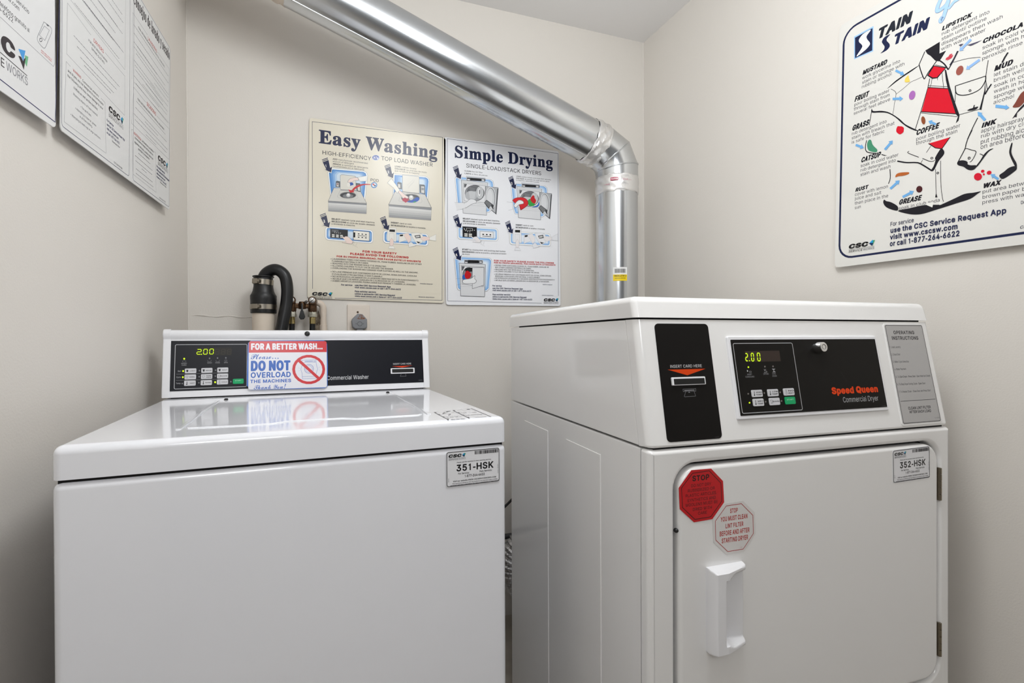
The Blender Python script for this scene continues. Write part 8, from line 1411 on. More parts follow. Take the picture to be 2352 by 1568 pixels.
def slab(bm, outline, z0, z1, r=0.0, seg=2, T=None, mi=0, back=True):
    """outline in the xy plane made into a plate from z0 to z1, its front rim rounded"""
    t = bmesh.new(); n = len(outline)
    lo = [t.verts.new((x, y, z0)) for x, y in outline]
    rings = [lo]
    if r > 0:
        cx = sum(p[0] for p in outline) / n; cy = sum(p[1] for p in outline) / n
        nr = []
        for i in range(n):
            a, b, c = Vector(outline[i - 1]), Vector(outline[i]), Vector(outline[(i + 1) % n])
            d = ((b - a).normalized() + (c - b).normalized())
            d = d.normalized() if d.length > 1e-9 else (c - b).normalized()
            nr.append(Vector((d.y, -d.x)))
        ar = sum(outline[i - 1][0] * outline[i][1] - outline[i][0] * outline[i - 1][1] for i in range(n))
        sg = 1 if ar > 0 else -1
        for k in range(seg + 1):
            a = math.pi / 2 * k / seg; off = r * (1 - math.cos(a)); z = z1 - r + r * math.sin(a)
            rings.append([t.verts.new((outline[i][0] - sg * nr[i].x * off, outline[i][1] - sg * nr[i].y * off, z)) for i in range(n)])
    else: rings.append([t.verts.new((x, y, z1)) for x, y in outline])
    for A, B in zip(rings, rings[1:]):
        for i in range(n): t.faces.new((A[i], A[(i + 1) % n], B[(i + 1) % n], B[i]))
    t.faces.new(rings[-1]); 
    if back: t.faces.new(lo[::-1])
    if T: bmesh.ops.transform(t, matrix=T, verts=t.verts)
    for f in t.faces: f.material_index = mi
    merge(bm, t)
def frame_m(o, u, v):
    u = Vector(u).normalized(); v = Vector(v); v = (v - u * v.dot(u)).normalized(); n = u.cross(v)
    return Matrix(((u.x, v.x, n.x, o[0]), (u.y, v.y, n.y, o[1]), (u.z, v.z, n.z, o[2]), (0, 0, 0, 1)))
def lathe(bm, prof, n=24, T=None, mi=0, cap=True):
    """(radius, z) profile turned about z"""
    t = bmesh.new(); rings = [[t.verts.new((r * math.cos(2 * math.pi * i / n), r * math.sin(2 * math.pi * i / n), z)) for i in range(n)] for r, z in prof]
    for A, B in zip(rings, rings[1:]):
        for i in range(n): t.faces.new((A[i], A[(i + 1) % n], B[(i + 1) % n], B[i]))
    if cap: t.faces.new(rings[0][::-1]); t.faces.new(rings[-1])
    if T: bmesh.ops.transform(t, matrix=T, verts=t.verts)
    for f in t.faces: f.material_index = mi
    merge(bm, t)
def axis_m(p, d):
    """matrix placing +z along d at p"""
    d = Vector(d).normalized(); q = d.to_track_quat('Z', 'Y'); m = q.to_matrix().to_4x4(); m.translation = Vector(p); return m
def spline(P, n=6):
    P = [Vector(p) for p in P]; out = []; m = len(P)
    for i in range(m - 1):
        a, b, c, d = P[max(i - 1, 0)], P[i], P[i + 1], P[min(i + 2, m - 1)]
        for k in range(n):
            t = k / n; out.append(0.5 * ((2 * b) + (c - a) * t + (2 * a - 5 * b + 4 * c - d) * t * t + (3 * b - a - 3 * c + d) * t ** 3))
    out.append(P[-1]); return out
def tube(bm, path, rad, n=16, cap=True, mi=0, miter=False):
    """circular section swept along path; rad is a number or one per point"""
    P = [Vector(p) for p in path]; m = len(P); t = bmesh.new(); rings = []
    d0 = (P[1] - P[0]).normalized(); x = d0.orthogonal().normalized()
    for i in range(m):
        din = (P[i] - P[i - 1]).normalized() if i else (P[1] - P[0]).normalized()
        dout = (P[i + 1] - P[i]).normalized() if i < m - 1 else din
        d = (din + dout).normalized(); x = (x - d * x.dot(d)).normalized(); y = d.cross(x); r = rad[i] if isinstance(rad, (list, tuple)) else rad
        k = 1.0 / max(0.35, d.dot(din)) if miter else 1.0
        b = (dout - din)
        ring = []
        for j in range(n):
            a = 2 * math.pi * j / n; w = x * math.cos(a) * r + y * math.sin(a) * r
            if miter and b.length > 1e-6:
                bn = b.normalized(); w = w + bn * w.dot(bn) * (k - 1)
            ring.append(t.verts.new(P[i] + w))
        rings.append(ring)
    for A, B in zip(rings, rings[1:]):
        for j in range(n): t.faces.new((A[j], A[(j + 1) % n], B[(j + 1) % n], B[j]))
    if cap: t.faces.new(rings[0][::-1]); t.faces.new(rings[-1])
    for f in t.faces: f.material_index = mi
    merge(bm, t)

# ---------------------------------------------------------------- printing: flat ink shapes laid on a face
A88 = [chr(c) for c in range(35, 127) if chr(c) not in '\\|`\''][:88]
IX = {c: i for i, c in enumerate(A88)}
def dec(a, b): return (IX[a] * 88 + IX[b] - 300) / 700.0
_glyph = {}
def glyph(key):
    if key not in _glyph:
        s = FONT[key]; adv = dec(s[0], s[1]); loops = []
        for L in s[2:].split('|'):
            if L: loops.append([(dec(L[i], L[i + 1]), dec(L[i + 2], L[i + 3])) for i in range(0, len(L), 4)])
        area = lambda L: sum(L[i - 1][0] * L[i][1] - L[i][0] * L[i - 1][1] for i in range(len(L)))
        def inside(p, L):
            c = False
            for i in range(len(L)):
                a, b = L[i - 1], L[i]
                if (a[1] > p[1]) != (b[1] > p[1]) and p[0] < (b[0] - a[0]) * (p[1] - a[1]) / (b[1] - a[1]) + a[0]: c = not c
            return c
        depth = [sum(inside(L[0], K) for K in loops if K is not L) for L in loops]; pts = []; tris = []
        for L, d in zip(loops, depth):      # every outer contour with the holes that lie directly in it
            if d % 2 == 0:
                G = [L] + [K for K, e in zip(loops, depth) if e == d + 1 and inside(K[0], L)]; b = len(pts)
                tris += [tuple(b + i for i in t) for t in tessellate_polygon([[Vector((x, y, 0)) for x, y in K] for K in G])]; pts += [p for K in G for p in K]
        _glyph[key] = (adv, pts, tris)
    return _glyph[key]
class Ink:
    """collects printed shapes in mm and turns them into mesh faces just above the face they are printed on"""
    STEP = 0.008
    def __init__(s, z=0.06): s.V = []; s.F = []; s.C = []; s.M = []; s.z = z
    def tri(s, pts, tris, col):
        b = len(s.V); s.V += [(x, y, s.z) for x, y in pts]; led = col == 'LED'; c = (0.6, 0.9, 0.05, 1) if led else lin(col)
        for t in tris:
            a_, b_, c_ = (pts[i] for i in t)
            ar = (b_[0] - a_[0]) * (c_[1] - a_[1]) - (c_[0] - a_[0]) * (b_[1] - a_[1])
            if abs(ar) < 1e-9: continue
            s.F.append(tuple(b + i for i in (t if ar > 0 else t[::-1]))); s.C.append(c); s.M.append(1 if led else 0)
    def poly(s, col, P):
        s.z += s.STEP
        if len(P) == 4 and all(True for _ in P): pass
        s.tri([tuple(p) for p in P], tessellate_polygon([[Vector((p[0], p[1], 0)) for p in P]]), col)
    def line(s, col, w, P, closed=False):
        s.z += s.STEP
        P = [Vector(p) for p in P]; Q = [P[0]]
        for p in P[1:]:
            if (p - Q[-1]).length > 1e-4: Q.append(p)
        if closed and (Q[0] - Q[-1]).length < 1e-4: Q.pop()
        n = len(Q)
        if n < 2: return
        L = []; R = []
        for i in range(n):
            a = Q[i - 1] if (closed or i) else None; b = Q[i]; c = Q[(i + 1) % n] if (closed or i < n - 1) else None
            d1 = (b - a).normalized() if a is not None else (c - b).normalized(); d2 = (c - b).normalized() if c is not None else d1
            m = Vector((-(d1 + d2).y, (d1 + d2).x)); m = m.normalized() if m.length > 1e-6 else Vector((-d1.y, d1.x))
            k = 1.0 / max(0.4, m.dot(Vector((-d1.y, d1.x)))); L.append(b + m * (w / 2 * k)); R.append(b - m * (w / 2 * k))
        pts = [tuple(p) for p in L + R]; tr = []
        for i in range(n if closed else n - 1):
            j = (i + 1) % n; tr += [(i, n + i, n + j), (i, n + j, j)]
        s.tri(pts, tr, col)
    def text(s, col, f, t, x, y, h, w, shear=0.0, vert=False):
        runs = []; cur = f; tot = 0.0
        for ch in t:
            if ch == '*': cur = 'b' if cur == f else f; continue
            if ch == ' ': tot += 0.12 if f == 'k' else 0.20; continue
            g = glyph(cur + ch); runs.append((tot, g)); tot += g[0]
        sx = w / tot; sy = h / ({'s': 0.455, 'c': 0.42}.get(f, 0.509))
        z0 = s.z; s.z += 0.004
        for px, (adv, pts, tris) in runs:
            if vert: P = [(x - b * sy, y + (px + a) * sx) for a, b in pts]
            else: P = [(x + (px + a) * sx + shear * b * sy, y + b * sy) for a, b in pts]
            s.tri(P, tris, col)
        s.z = z0
    def draw(s, items):
        for it in items:
            k = it[0]
            if k == 'P': s.poly(it[1], it[2])
            elif k == 'S': s.poly(it[1], smooth2(it[2], 4, True))
            elif k == 'L': s.line(it[1], it[2], it[3], bool(it[4]))
            elif k == 'C': s.line(it[1], it[2], smooth2(it[3], 5, bool(it[4])), bool(it[4]))
            elif k == 'R': s.poly(it[1], rr(it[2], it[3], it[4], it[5], it[6]))
            elif k == 'Q': s.line(it[1], it[2], rr(it[3], it[4], it[5], it[6], it[7]), True)
            elif k in 'EO':
                c = it[2 if k == 'E' else 3:]; E = [(c[0] + math.cos(a) * c[2] + math.sin(a) * c[4], c[1] + math.cos(a) * c[3] + math.sin(a) * c[5]) for a in (2 * math.pi * i / 22 for i in range(22))]
                if k == 'E': s.poly(it[1], E)
                else: s.line(it[1], it[2], E, True)
            elif k == 'T': s.text(it[1], it[2], it[3], *it[4:])
            elif k == 'V': s.text(it[1], it[2], it[3], *it[4:8], 0, True)
            elif k == 'G':   # a line of print too small to read: word-long dashes
                rnd = random.Random(it[6] * 7 + 3); x = it[3]
                while x < it[4] - 1:
                    l = rnd.uniform(3, 12); s.line(it[1], it[2] * 0.75, [(x, it[5]), (min(x + l, it[4]), it[5])]); s.z -= s.STEP; x += l + 1.3
def smooth2(P, n, closed):
    P = [Vector(p) for p in P]; m = len(P); out = []
    for i in range(m if closed else m - 1):
        a, b, c, d = (P[(i - 1) % m], P[i], P[(i + 1) % m], P[(i + 2) % m]) if closed else (P[max(i - 1, 0)], P[i], P[i + 1], P[min(i + 2, m - 1)])
        for k in range(n):
            t = k / n; out.append(0.5 * ((2 * b) + (c - a) * t + (2 * a - 5 * b + 4 * c - d) * t * t + (3 * b - a - 3 * c + d) * t ** 3))
    if not closed: out.append(P[-1])
    return [tuple(p) for p in out]
def printed(name, items, outline, thick, paper, material, M, parent=None, wrap=None, rim=0.0, bow=None):
    """a printed sheet, sticker or panel: plate with its ink in one mesh. outline in mm"""
    ink = Ink(); ink.draw(items); bm = bmesh.new()
    if outline:
        slab(bm, [(x / 1000, y / 1000) for x, y in outline], -thick, 0.0, rim, 2)
    me = bpy.data.meshes.new(name)
    V = [tuple(v.co) for v in bm.verts]; Fs = [tuple(v.index for v in f.verts) for f in bm.faces] if (bm.verts.index_update() or True) else []
    nb = len(Fs); base = len(V); bm.free()
    V += [(x / 1000, y / 1000, z / 1000) for x, y, z in ink.V]; Fs += [tuple(base + i for i in f) for f in ink.F]
    if wrap: V = [wrap(v) for v in V]
    me.from_pydata(V, [], Fs)
    pc = lin(paper) if paper else (1, 1, 1, 1); cols = [pc] * nb + ink.C
    ca = me.color_attributes.new('ink', 'FLOAT_COLOR', 'CORNER'); buf = []
    for p, c in zip(me.polygons, cols): buf += list(c) * p.loop_total
    ca.data.foreach_set('color', buf)
    me.polygons.foreach_set('material_index', [0] * nb + ink.M)
    me.update()
    return link(name, me, [material, LEDM], parent, M, 0)
def FM(k, dn=0.0):
    m = frame_m(*FR[k]); return m @ Matrix.Translation((0, 0, dn))

# ---------------------------------------------------------------- the room
YB, XL, XR, ZC = 1.8348, -0.4020, 1.2632, 2.2992
LR, RR = 0.0296, -0.0216
def struct(name, bm, m, M=None):
    o = from_bm(name, bm, m, None, M, 0); o['kind'] = 'structure'; return o
bm = bmesh.new(); box(bm, -1.3, 2.3, YB, YB + 0.12, 0, ZC + 0.1); struct('wall_back', bm, WALL)
bm = bmesh.new(); box(bm, -0.12, 0, -2.6, 0.0, 0, ZC + 0.1); struct('wall_left', bm, WALL, Matrix.Translation((XL, YB, 0)) @ Matrix.Rotation(-LR, 4, 'Z'))
bm = bmesh.new(); box(bm, 0, 0.12, -2.6, 0.0, 0, ZC + 0.1); struct('wall_right', bm, WALL, Matrix.Translation((XR, YB, 0)) @ Matrix.Rotation(-RR, 4, 'Z'))
bm = bmesh.new(); box(bm, -1.3, 2.3, -1.6, YB + 0.12, ZC, ZC + 0.1); struct('ceiling', bm, CEIL)
bm = bmesh.new(); box(bm, -1.3, 2.3, -1.6, YB + 0.12, -0.1, 0.0); struct('floor', bm, FLOOR)

# caulk beads in the two back corners, and broken plaster round the water pipe
for k, x in enumerate((XL + 0.001, XR - 0.001)):
    bm = bmesh.new(); tube(bm, [(x, YB, 0.0), (x, YB, ZC)], 0.0035, 8); struct('trim_%d' % (k + 1), bm, WALL)
bm = bmesh.new(); rnd = random.Random(8); P = []
for i in range(22):
    a = 2 * math.pi * i / 22; r = rnd.uniform(0.75, 1.1); P.append((-0.020 + 0.020 * r * math.cos(a), 1.085 + 0.062 * r * math.sin(a)))
slab(bm, P, 0, 0.0025, 0.001, 1, Matrix.Translation((0, YB, 0)) @ Matrix.Rotation(math.pi / 2, 4, 'X')); struct('trim_3', bm, PLASTER)
bm = bmesh.new(); P = [Vector((XL + 0.01 + 0.235 * i / 14, YB, 1.131 + 0.0022 * math.sin(i * 1.3) - 0.004 * i / 14)) for i in range(15)]
tube(bm, P, [0.0002] + [0.0022 + 0.0010 * math.sin(i * 2.1) for i in range(13)] + [0.0002], 6); struct('trim_4', bm, WALL)

# ---------------------------------------------------------------- washing machine
W, WT, WS = 0.651, 0.914, 0.0458
MW = Matrix.Translation((-0.344, 0.8437, 0)) @ Matrix.Rotation(0.0441, 4, 'Z')
washer = thing('washing_machine', 'white top-load washing machine with black control panel reading 2.00', 'washing machine', MW)
def wpart(name, bm, m, parent=washer, smooth=35): return from_bm(name, bm, m, parent, MW, smooth)
DW = 0.66
bm = bmesh.new()
box(bm, 0.0, W, 0.0, DW - 0.01, 0.03, WT - WS - 0.0035, 0.011, 4, lambda a, b: min(a.y, b.y) < 0.001 and (a.z > 0.1 or b.z > 0.1) or (a.z > 0.5 and b.z > 0.5))
box(bm, 0.012, W - 0.012, 0.012, DW - 0.02, 0.0, 0.04, 0); wpart('body', bm, ENAMEL)
bm = bmesh.new(); box(bm, 0.006, W - 0.006, 0.006, DW - 0.015, WT - WS - 0.006, WT - WS + 0.004); wpart('seam_shade_fill', bm, DARK)  # dark box set into the seam, its shade given as colour
bm = bmesh.new(); box(bm, 0.0, W, -0.001, DW, WT - WS, WT, 0.012, 5, lambda a, b: a.z > 0.9 and b.z > 0.9 or (abs(a.x - b.x) < 1e-6 and abs(a.y - b.y) < 1e-6 and a.y < 0.1)); wpart('top_deck', bm, ENAMEL)
# hinged lid: flush panel with a finger notch in its front edge
bm = bmesh.new(); NO = [(0.141, 0.088), (0.235, 0.0795), (0.262, 0.0805), (0.285, 0.096), (0.375, 0.096), (0.398, 0.0795), (0.425, 0.0782), (0.508, 0.0775)]
out = [(0.137, 0.100)] + NO + [(0.517, 0.088), (0.527, 0.470), (0.523, 0.487), (0.145, 0.487), (0.1365, 0.470)]
slab(bm, out, WT - 0.004, WT + 0.0017, 0.0016, 3); lid = wpart('lid', bm, ENAMEL)
for x0, x1 in ((0.1255, 0.1335), (0.5245, 0.5325)):
    bm = bmesh.new(); prism(bm, [(0.080, WT - 0.001), (0.080, WT + 0.0016), (0.492, WT + 0.0016), (0.492, WT - 0.001)], x0, x1, 0.0015, 2); wpart('lid_guide_rail', bm, ENAMEL)
for x in (0.1475, 0.5165):
    bm = bmesh.new(); box(bm, x - 0.004, x + 0.004, 0.486, 0.494, WT, WT + 0.005, 0.0015, 1); wpart('lid_hinge', bm, DARK)
printed('printed_instructions', ITEMS['WT'], None, 0, None, STICK, FM('WT', -0.0004) @ Matrix.Translation((0, 0.010, 0)), washer)
# console: leaning back panel with a rolled top edge
CO, CU, CV = FR['WC']; sv = CV; sy, sz = 0.1524, 0.98832
def cyz(v, n): return (0.5787 + v / 1000 * sy - n / 1000 * sz, WT + v / 1000 * sz + n / 1000 * sy)
prof_mm = [(3, 0), (143.5, 0), (145.5, 1.2), (149, 3.6), (153, 5.6), (157.5, 6.4), (162, 5.6), (165.5, 3.2), (167.6, -1), (168, -8)]
prof = [cyz(v, n) for v, n in prof_mm] + [(0.655, WT + 0.155), (0.655, WT + 0.003)]
bm = bmesh.new(); prism(bm, prof, 0.017, W - 0.0185); wpart('console', bm, PLASTIC, smooth=28)
bm = bmesh.new(); box(bm, 0.02, W - 0.02, 0.5835, 0.65, WT - 0.002, WT + 0.006); wpart('console_shade_fill', bm, DARK)  # dark strip under the console, painted shade rather than a part
pe = [cyz(v, n + 1.6) for v, n in prof_mm]; pe[-1] = cyz(169.5, -8)
pe[-2] = cyz(169.2, 0)
for x0, x1 in ((0.0015, 0.0178), (W - 0.0193, W - 0.0015)):
    bm = bmesh.new(); prism(bm, pe + [(0.657, WT + 0.157), (0.657, WT + 0.001)], x0, x1, 0.003, 3, lambda a, b, x0=x0: abs(a.x - b.x) < 1e-6 and (a.x < 0.01) == (x0 < 0.1) and (a.x < 0.003 or a.x > W - 0.003)); wpart('end_cap', bm, PLASTIC)
MWC = FM('WC')
panel = printed('control_panel', [i for i in ITEMS['WC']], rr(18.6, 18.3, 631.5, 140.5, 0.8, 2), 0.0012, '0d0f18', MATTE, MWC @ Matrix.Translation((0, 0, 0.0008)), washer)
printed('display', DIM['dig_w'], None, 0, None, MATTE, MWC @ Matrix.Translation((0, 0, 0.00245)), panel)
def buttons(spec, Mf, parent):
    for col, t, x, y, w, h, art in spec:
        b = printed('button', art, rr(0, 0, w, h, min(w, h) * 0.16, 3), 0.0012, '0fa163' if col == 'green' else 'cfcfd3', MATTE, Mf @ Matrix.Translation((x / 1000, y / 1000, 0)), parent, rim=0.0004)
        if col == 'green': b['label'] = 'green start button'
buttons(PRINT['btn_w'], MWC @ Matrix.Translation((0, 0, 0.0028)), panel)
bm = bmesh.new(); o_ = rr(539.5, 44.8, 606.2, 60.2, 1.6); i_ = rr(543.2, 47.6, 602.3, 57.8, 0.6)
slab(bm, [(x / 1000, y / 1000) for x, y in o_], 0, 0.0030, 0.001, 2); slab(bm, [(x / 1000, y / 1000) for x, y in i_], 0.002, 0.0033, 0, 1, mi=1)
from_bm('card_slot', bm, [PLASTIC, BLACKP], panel, MWC @ Matrix.Translation((0, 0, 0.0006)))['label'] = 'white framed card slot'
bm = bmesh.new(); lathe(bm, [(0.0066, 0), (0.0066, 0.0016), (0.0050, 0.0030), (0.0015, 0.0034)], 24); from_bm('plug_button', bm, [RUBBER], washer, MWC @ Matrix.Translation((0.3243, 0.1570, 0.0062)))['label'] = 'round black plug'
def id_label(parent, M, num):
    it = [[*i] for i in ITEMS['ID']]
    for i in it:
        if i[0] == 'T' and i[3] == '351-HSK': i[3] = num
    o = printed('machine_id_label', it, rr(0.6, 0.6, 100, 62.4, 4.5), 0.0004, 'e8e8eb', STICK, M, parent); o['label'] = 'grey service label reading ' + num; return o
id_label(washer, FM('ID'), '351-HSK')
sg = printed('laminated_sign', ITEMS['SG'], [(7, 1.5), (182, 0), (189, 5), (190.2, 60), (188.5, 118), (181, 127.2), (6, 126.6), (0, 120), (-1.6, 70), (-2, 14)], 0.0012, '3f6fc0', SIGNM, FM('SG', 0.0012))
tag(sg, 'laminated sign asking not to overload the machines, on the washer console', 'sign')

# ---------------------------------------------------------------- dryer
WD, DD = 0.683, 0.6973
MD = Matrix.Translation((0.4719, 0.6713, 0)) @ Matrix.Rotation(-0.0343, 4, 'Z')
dryer = thing('tumble_dryer', 'white front-load tumble dryer with two octagonal stickers on its door', 'dryer', MD)
def dpart(name, bm, m, parent=dryer, smooth=35): return from_bm(name, bm, m, parent, MD, smooth)
SEAM = 0.8800; LIDZ = 1.0888; TOPZ = 1.1245
bm = bmesh.new(); box(bm, 0.0, WD, 0.0265, DD, 0.0, SEAM - 0.001, 0.003, 2, lambda a, b: not (a.z < 0.01 or b.z < 0.01))
for y0, y1 in ((0.1600, 0.3148), (0.4185, 0.5829)):   # shallow pressed panels in the left side
    box(bm, -0.0016, 0.004, y0, y1, 0.10, 0.8398, 0.0015, 2, lambda a, b: a.x < 0 and b.x < 0)
dpart('cabinet', bm, ENAMEL2)
# lower front with the door opening
def hole_plate(outer, inner, y0, y1):
    t = bmesh.new(); loops = []
    for y in (y0, y1):
        for L in (outer, inner): loops.append([t.verts.new((x, y, z)) for x, z in L])
    fo, fi, bo, bi = loops
    tr = tessellate_polygon([[Vector((x, z, 0)) for x, z in outer], [Vector((x, z, 0)) for x, z in inner]])
    allf = fo + fi; allb = bo + bi
    for a in tr:
        for S in (allf, allb):
            try: t.faces.new([S[i] for i in a])
            except ValueError: pass
    for A, B in ((fo, bo), (fi, bi)):
        for i in range(len(A)): t.faces.new((A[i], A[(i + 1) % len(A)], B[(i + 1) % len(B)], B[i]))
    return t
def inset(P, d):
    n = len(P); out = []; ar = sum(P[i - 1][0] * P[i][1] - P[i][0] * P[i - 1][1] for i in range(n)); s = 1 if ar > 0 else -1
    for i in range(n):
        a, b, c = Vector(P[i - 1]), Vector(P[i]), Vector(P[(i + 1) % n]); t_ = ((b - a).normalized() + (c - b).normalized()).normalized()
        out.append((b.x - s * t_.y * d, b.y + s * t_.x * d))
    return out
OX0, OX1, OZ0, OZ1, ORad = 0.0465, 0.6515, 0.388, 0.8535, 0.040
rings = [(rr(0, 0.0, WD, SEAM - 0.0025, 0.004, 2), 0.024), ]
t = bmesh.new()
outer = rr(0.0, 0.0, WD, SEAM - 0.0008, 0.006, 3)
O1 = inset(outer, 0.0); opening = rr(OX0, OZ0, OX1, OZ1, ORad, 8)
# profile of the outer rim (rounded over 13 mm at the left corner and top) and the inner rim (rolled in 9 mm)
def ring(P, y): return [t.verts.new((x, y, z)) for x, z in P]
R0 = ring(outer, 0.0245); prev = R0
for k in range(0, 6):
    a = math.pi / 2 * k / 5; off = 0.008 * (1 - math.cos(a)); cur = ring([(x + (0.008 if x < WD / 2 else -0.0) * 0, z) for x, z in inset(outer, off)], 0.012 - 0.012 * math.sin(a))
    for i in range(len(cur)): t.faces.new((prev[i], prev[(i + 1) % len(prev)], cur[(i + 1) % len(cur)], cur[i]))
    prev = cur
front_outer = prev; fo_pts = [(v.co.x, v.co.z) for v in front_outer]
big = inset(opening, -0.008); front_inner = ring(big, 0.0); prev = front_inner
tr = tessellate_polygon([[Vector((x, z, 0)) for x, z in fo_pts], [Vector((x, z, 0)) for x, z in big]]); allf = front_outer + front_inner
for a in tr: t.faces.new([allf[i] for i in a])
for k in range(1, 6):
    a = math.pi / 2 * k / 5; cur = ring(inset(opening, -0.008 + 0.008 * math.sin(a)), 0.010 * (1 - math.cos(a)))
    for i in range(len(cur)): t.faces.new((prev[i], prev[(i + 1) % len(prev)], cur[(i + 1) % len(cur)], cur[i]))
    prev = cur
cur = ring(opening, 0.0245)
for i in range(len(cur)): t.faces.new((prev[i], prev[(i + 1) % len(prev)], cur[(i + 1) % len(cur)], cur[i]))
dpart('front_panel', t, ENAMEL2, smooth=40)
bm = bmesh.new(); box(bm, 0.02, WD - 0.02, 0.0245, 0.0262, 0.02, SEAM - 0.015); box(bm, 0.012, WD - 0.012, 0.008, 0.60, SEAM - 0.006, SEAM + 0.004); box(bm, 0.012, WD - 0.006, 0.055, 0.66, LIDZ - 0.006, LIDZ + 0.003); dpart('seam_shade_fill', bm, DARK)  # dark sheets behind the door gap and seams, shade put in as colour
MDF = MD @ Matrix(((1, 0, 0, 0), (0, 0, -1, 0), (0, 1, 0, 0), (0, 0, 0, 1)))      # x across, y up, z towards the room, on the front plane
bm = bmesh.new(); slab(bm, rr(0.0530, 0.3935, 0.6475, 0.8485, 0.036, 8), -0.020, 0.0012, 0.007, 4)
door = from_bm('door', bm, ENAMEL2, dryer, MDF)
# recessed grip: wedge-shaped block, open on the hinge side
t = bmesh.new(); HX0, HX1, HZ0, HZ1 = 0.1035, 0.1745, 0.5485, 0.6845; NX, NZ = 48, 72
def sst(a, b, x): x = min(1, max(0, (x - a) / (b - a))); return x * x * (3 - 2 * x)
def hgt(u, v):
    edge = min(1.0, math.sqrt(max(0.0, min(u, 1.03 - u, v * 1.9, (1 - v) * 1.9) / 0.05)))
    body = 0.0225 * (1 - 0.62 * min(1.0, max(0.0, (u - 0.36) / 0.64))) + 0.0015
    vin = min(v, 1 - v); lim = 0.075 + 0.05 * (1 - sst(0.36, 0.62, u))
    sc_ = sst(0.29, 0.305, u) * sst(lim - 0.012, lim + 0.03, vin)
    scoop = 0.002 + 0.002 * sst(0.55, 0.98, u)
    return (body * (1 - sc_) + scoop * sc_) * (0.35 + 0.65 * edge)
G = [[t.verts.new((HX0 + (HX1 - HX0) * i / NX, HZ0 + (HZ1 - HZ0) * j / NZ, hgt(i / NX, j / NZ))) for i in range(NX + 1)] for j in range(NZ + 1)]
for j in range(NZ):
    for i in range(NX): t.faces.new((G[j][i], G[j][i + 1], G[j + 1][i + 1], G[j + 1][i]))
rim = [G[0][i] for i in range(NX + 1)] + [G[j][NX] for j in range(1, NZ + 1)] + [G[NZ][i] for i in range(NX - 1, -1, -1)] + [G[j][0] for j in range(NZ - 1, 0, -1)]
lo = [t.verts.new((v.co.x, v.co.y, -0.001)) for v in rim]
for i in range(len(rim)): t.faces.new((rim[i], lo[i], lo[(i + 1) % len(lo)], rim[(i + 1) % len(rim)]))
from_bm('door_handle', t, PLASTIC, door, MDF @ Matrix.Translation((0, 0, 0.0010)), 50)
o1 = printed('stop_sticker', ITEMS['OR'], DIM['octR'], 0.0003, 'c4121b', STICK, MDF @ Matrix.Translation((0, 0, 0.0020)), door); o1['label'] = 'red octagonal stop sticker with black print'
o2 = printed('lint_filter_sticker', ITEMS['OW'], DIM['octW'], 0.0003, 'dddad8', STICK, MDF @ Matrix.Translation((0, 0, 0.0017)), door); o2['label'] = 'white octagonal sticker with red print'
id_label(door, MDF @ Matrix.Translation((0.5228, 0.7812, 0.0017)) @ Matrix.Rotation(0.02, 4, 'Z'), '352-HSK')
bm = bmesh.new(); lathe(bm, [(0.0035, 0), (0.0035, 0.004), (0.002, 0.006)], 12); from_bm('door_bumper', bm, RUBBER, dryer, MDF @ Matrix.Translation((0.0490, 0.7495, -0.004)))
for z0, z1 in ((0.7372, 0.8010), (0.4325, 0.4985)):
    bm = bmesh.new(); n = 5; L = (z1 - z0) / n
    for k in range(n): lathe(bm, [(0.0030, 0), (0.0036, 0.0004), (0.0036, L - 0.0012), (0.0030, L - 0.0008)], 14, Matrix.Translation((0.6512, -0.0006, z0 + L * k)))
    box(bm, 0.6478, 0.6503, -0.0025, 0.010, z0, z1, 0.0004, 1); dpart('hinge', bm, HINGE)
# upper cabinet, leaning control front and top
P0, P1 = (0.0012, 0.8818), (0.0396, LIDZ - 0.0030)
bm = bmesh.new(); prism(bm, [(0.0318, SEAM + 0.002), (0.0725, LIDZ - 0.0030), (DD, LIDZ - 0.0030), (DD, SEAM + 0.002)], 0.0, WD, 0.0018, 2); dpart('upper_cabinet', bm, ENAMEL2)
bm = bmesh.new(); prism(bm, [P0, P1, (0.0712, LIDZ - 0.0030), (0.0305, 0.8818)], 0.0, WD, [(0.013, 6, lambda a, b: abs(a.x - b.x) < 1e-6 and max(a.y, b.y) < 0.045 and abs(a.z - b.z) > 0.1), (0.005, 3, lambda a, b: a.z < 0.8825 and b.z < 0.8825 and max(a.y, b.y) < 0.02)]); dpart('control_front', bm, ENAMEL2)
bm = bmesh.new(); prism(bm, [(0.0375, LIDZ), (0.0475, TOPZ), (DD + 0.004, TOPZ), (DD + 0.004, LIDZ)], -0.0015, WD + 0.0005, 0.0115, 5, lambda a, b: (a.z > 1.1 and b.z > 1.1) or (abs(a.z - b.z) > 0.02 and a.y < 0.1 and b.y < 0.1)); dpart('top_lid', bm, ENAMEL2)
MDS = FM('DS')
def dim_outline(k, r): x, y, w, h = DIM[k]; return rr(0, 0, w, h, r)
def DSM(k, dn=0.0): x, y, w, h = DIM[k]; return MDS @ Matrix.Translation((x / 1000, y / 1000, dn))
card = printed('card_reader_panel', ITEMS['CP'], dim_outline('CP', 7), 0.0015, '131110', PANELD, DSM('CP', 0.0012), dryer)
bm = bmesh.new(); slab(bm, [(x / 1000, y / 1000) for x, y in rr(19.5, 88.9, 84.6, 102.3, 1.6)], 0, 0.0030, 0.001, 2); slab(bm, [(x / 1000, y / 1000) for x, y in rr(22.8, 90.2, 82.2, 99.6, 0.5)], 0.002, 0.0033, 0, 1, mi=1)
from_bm('card_slot', bm, [PLASTIC, BLACKP], card, DSM('CP', 0.0010))['label'] = 'white framed card slot'
bm = bmesh.new()
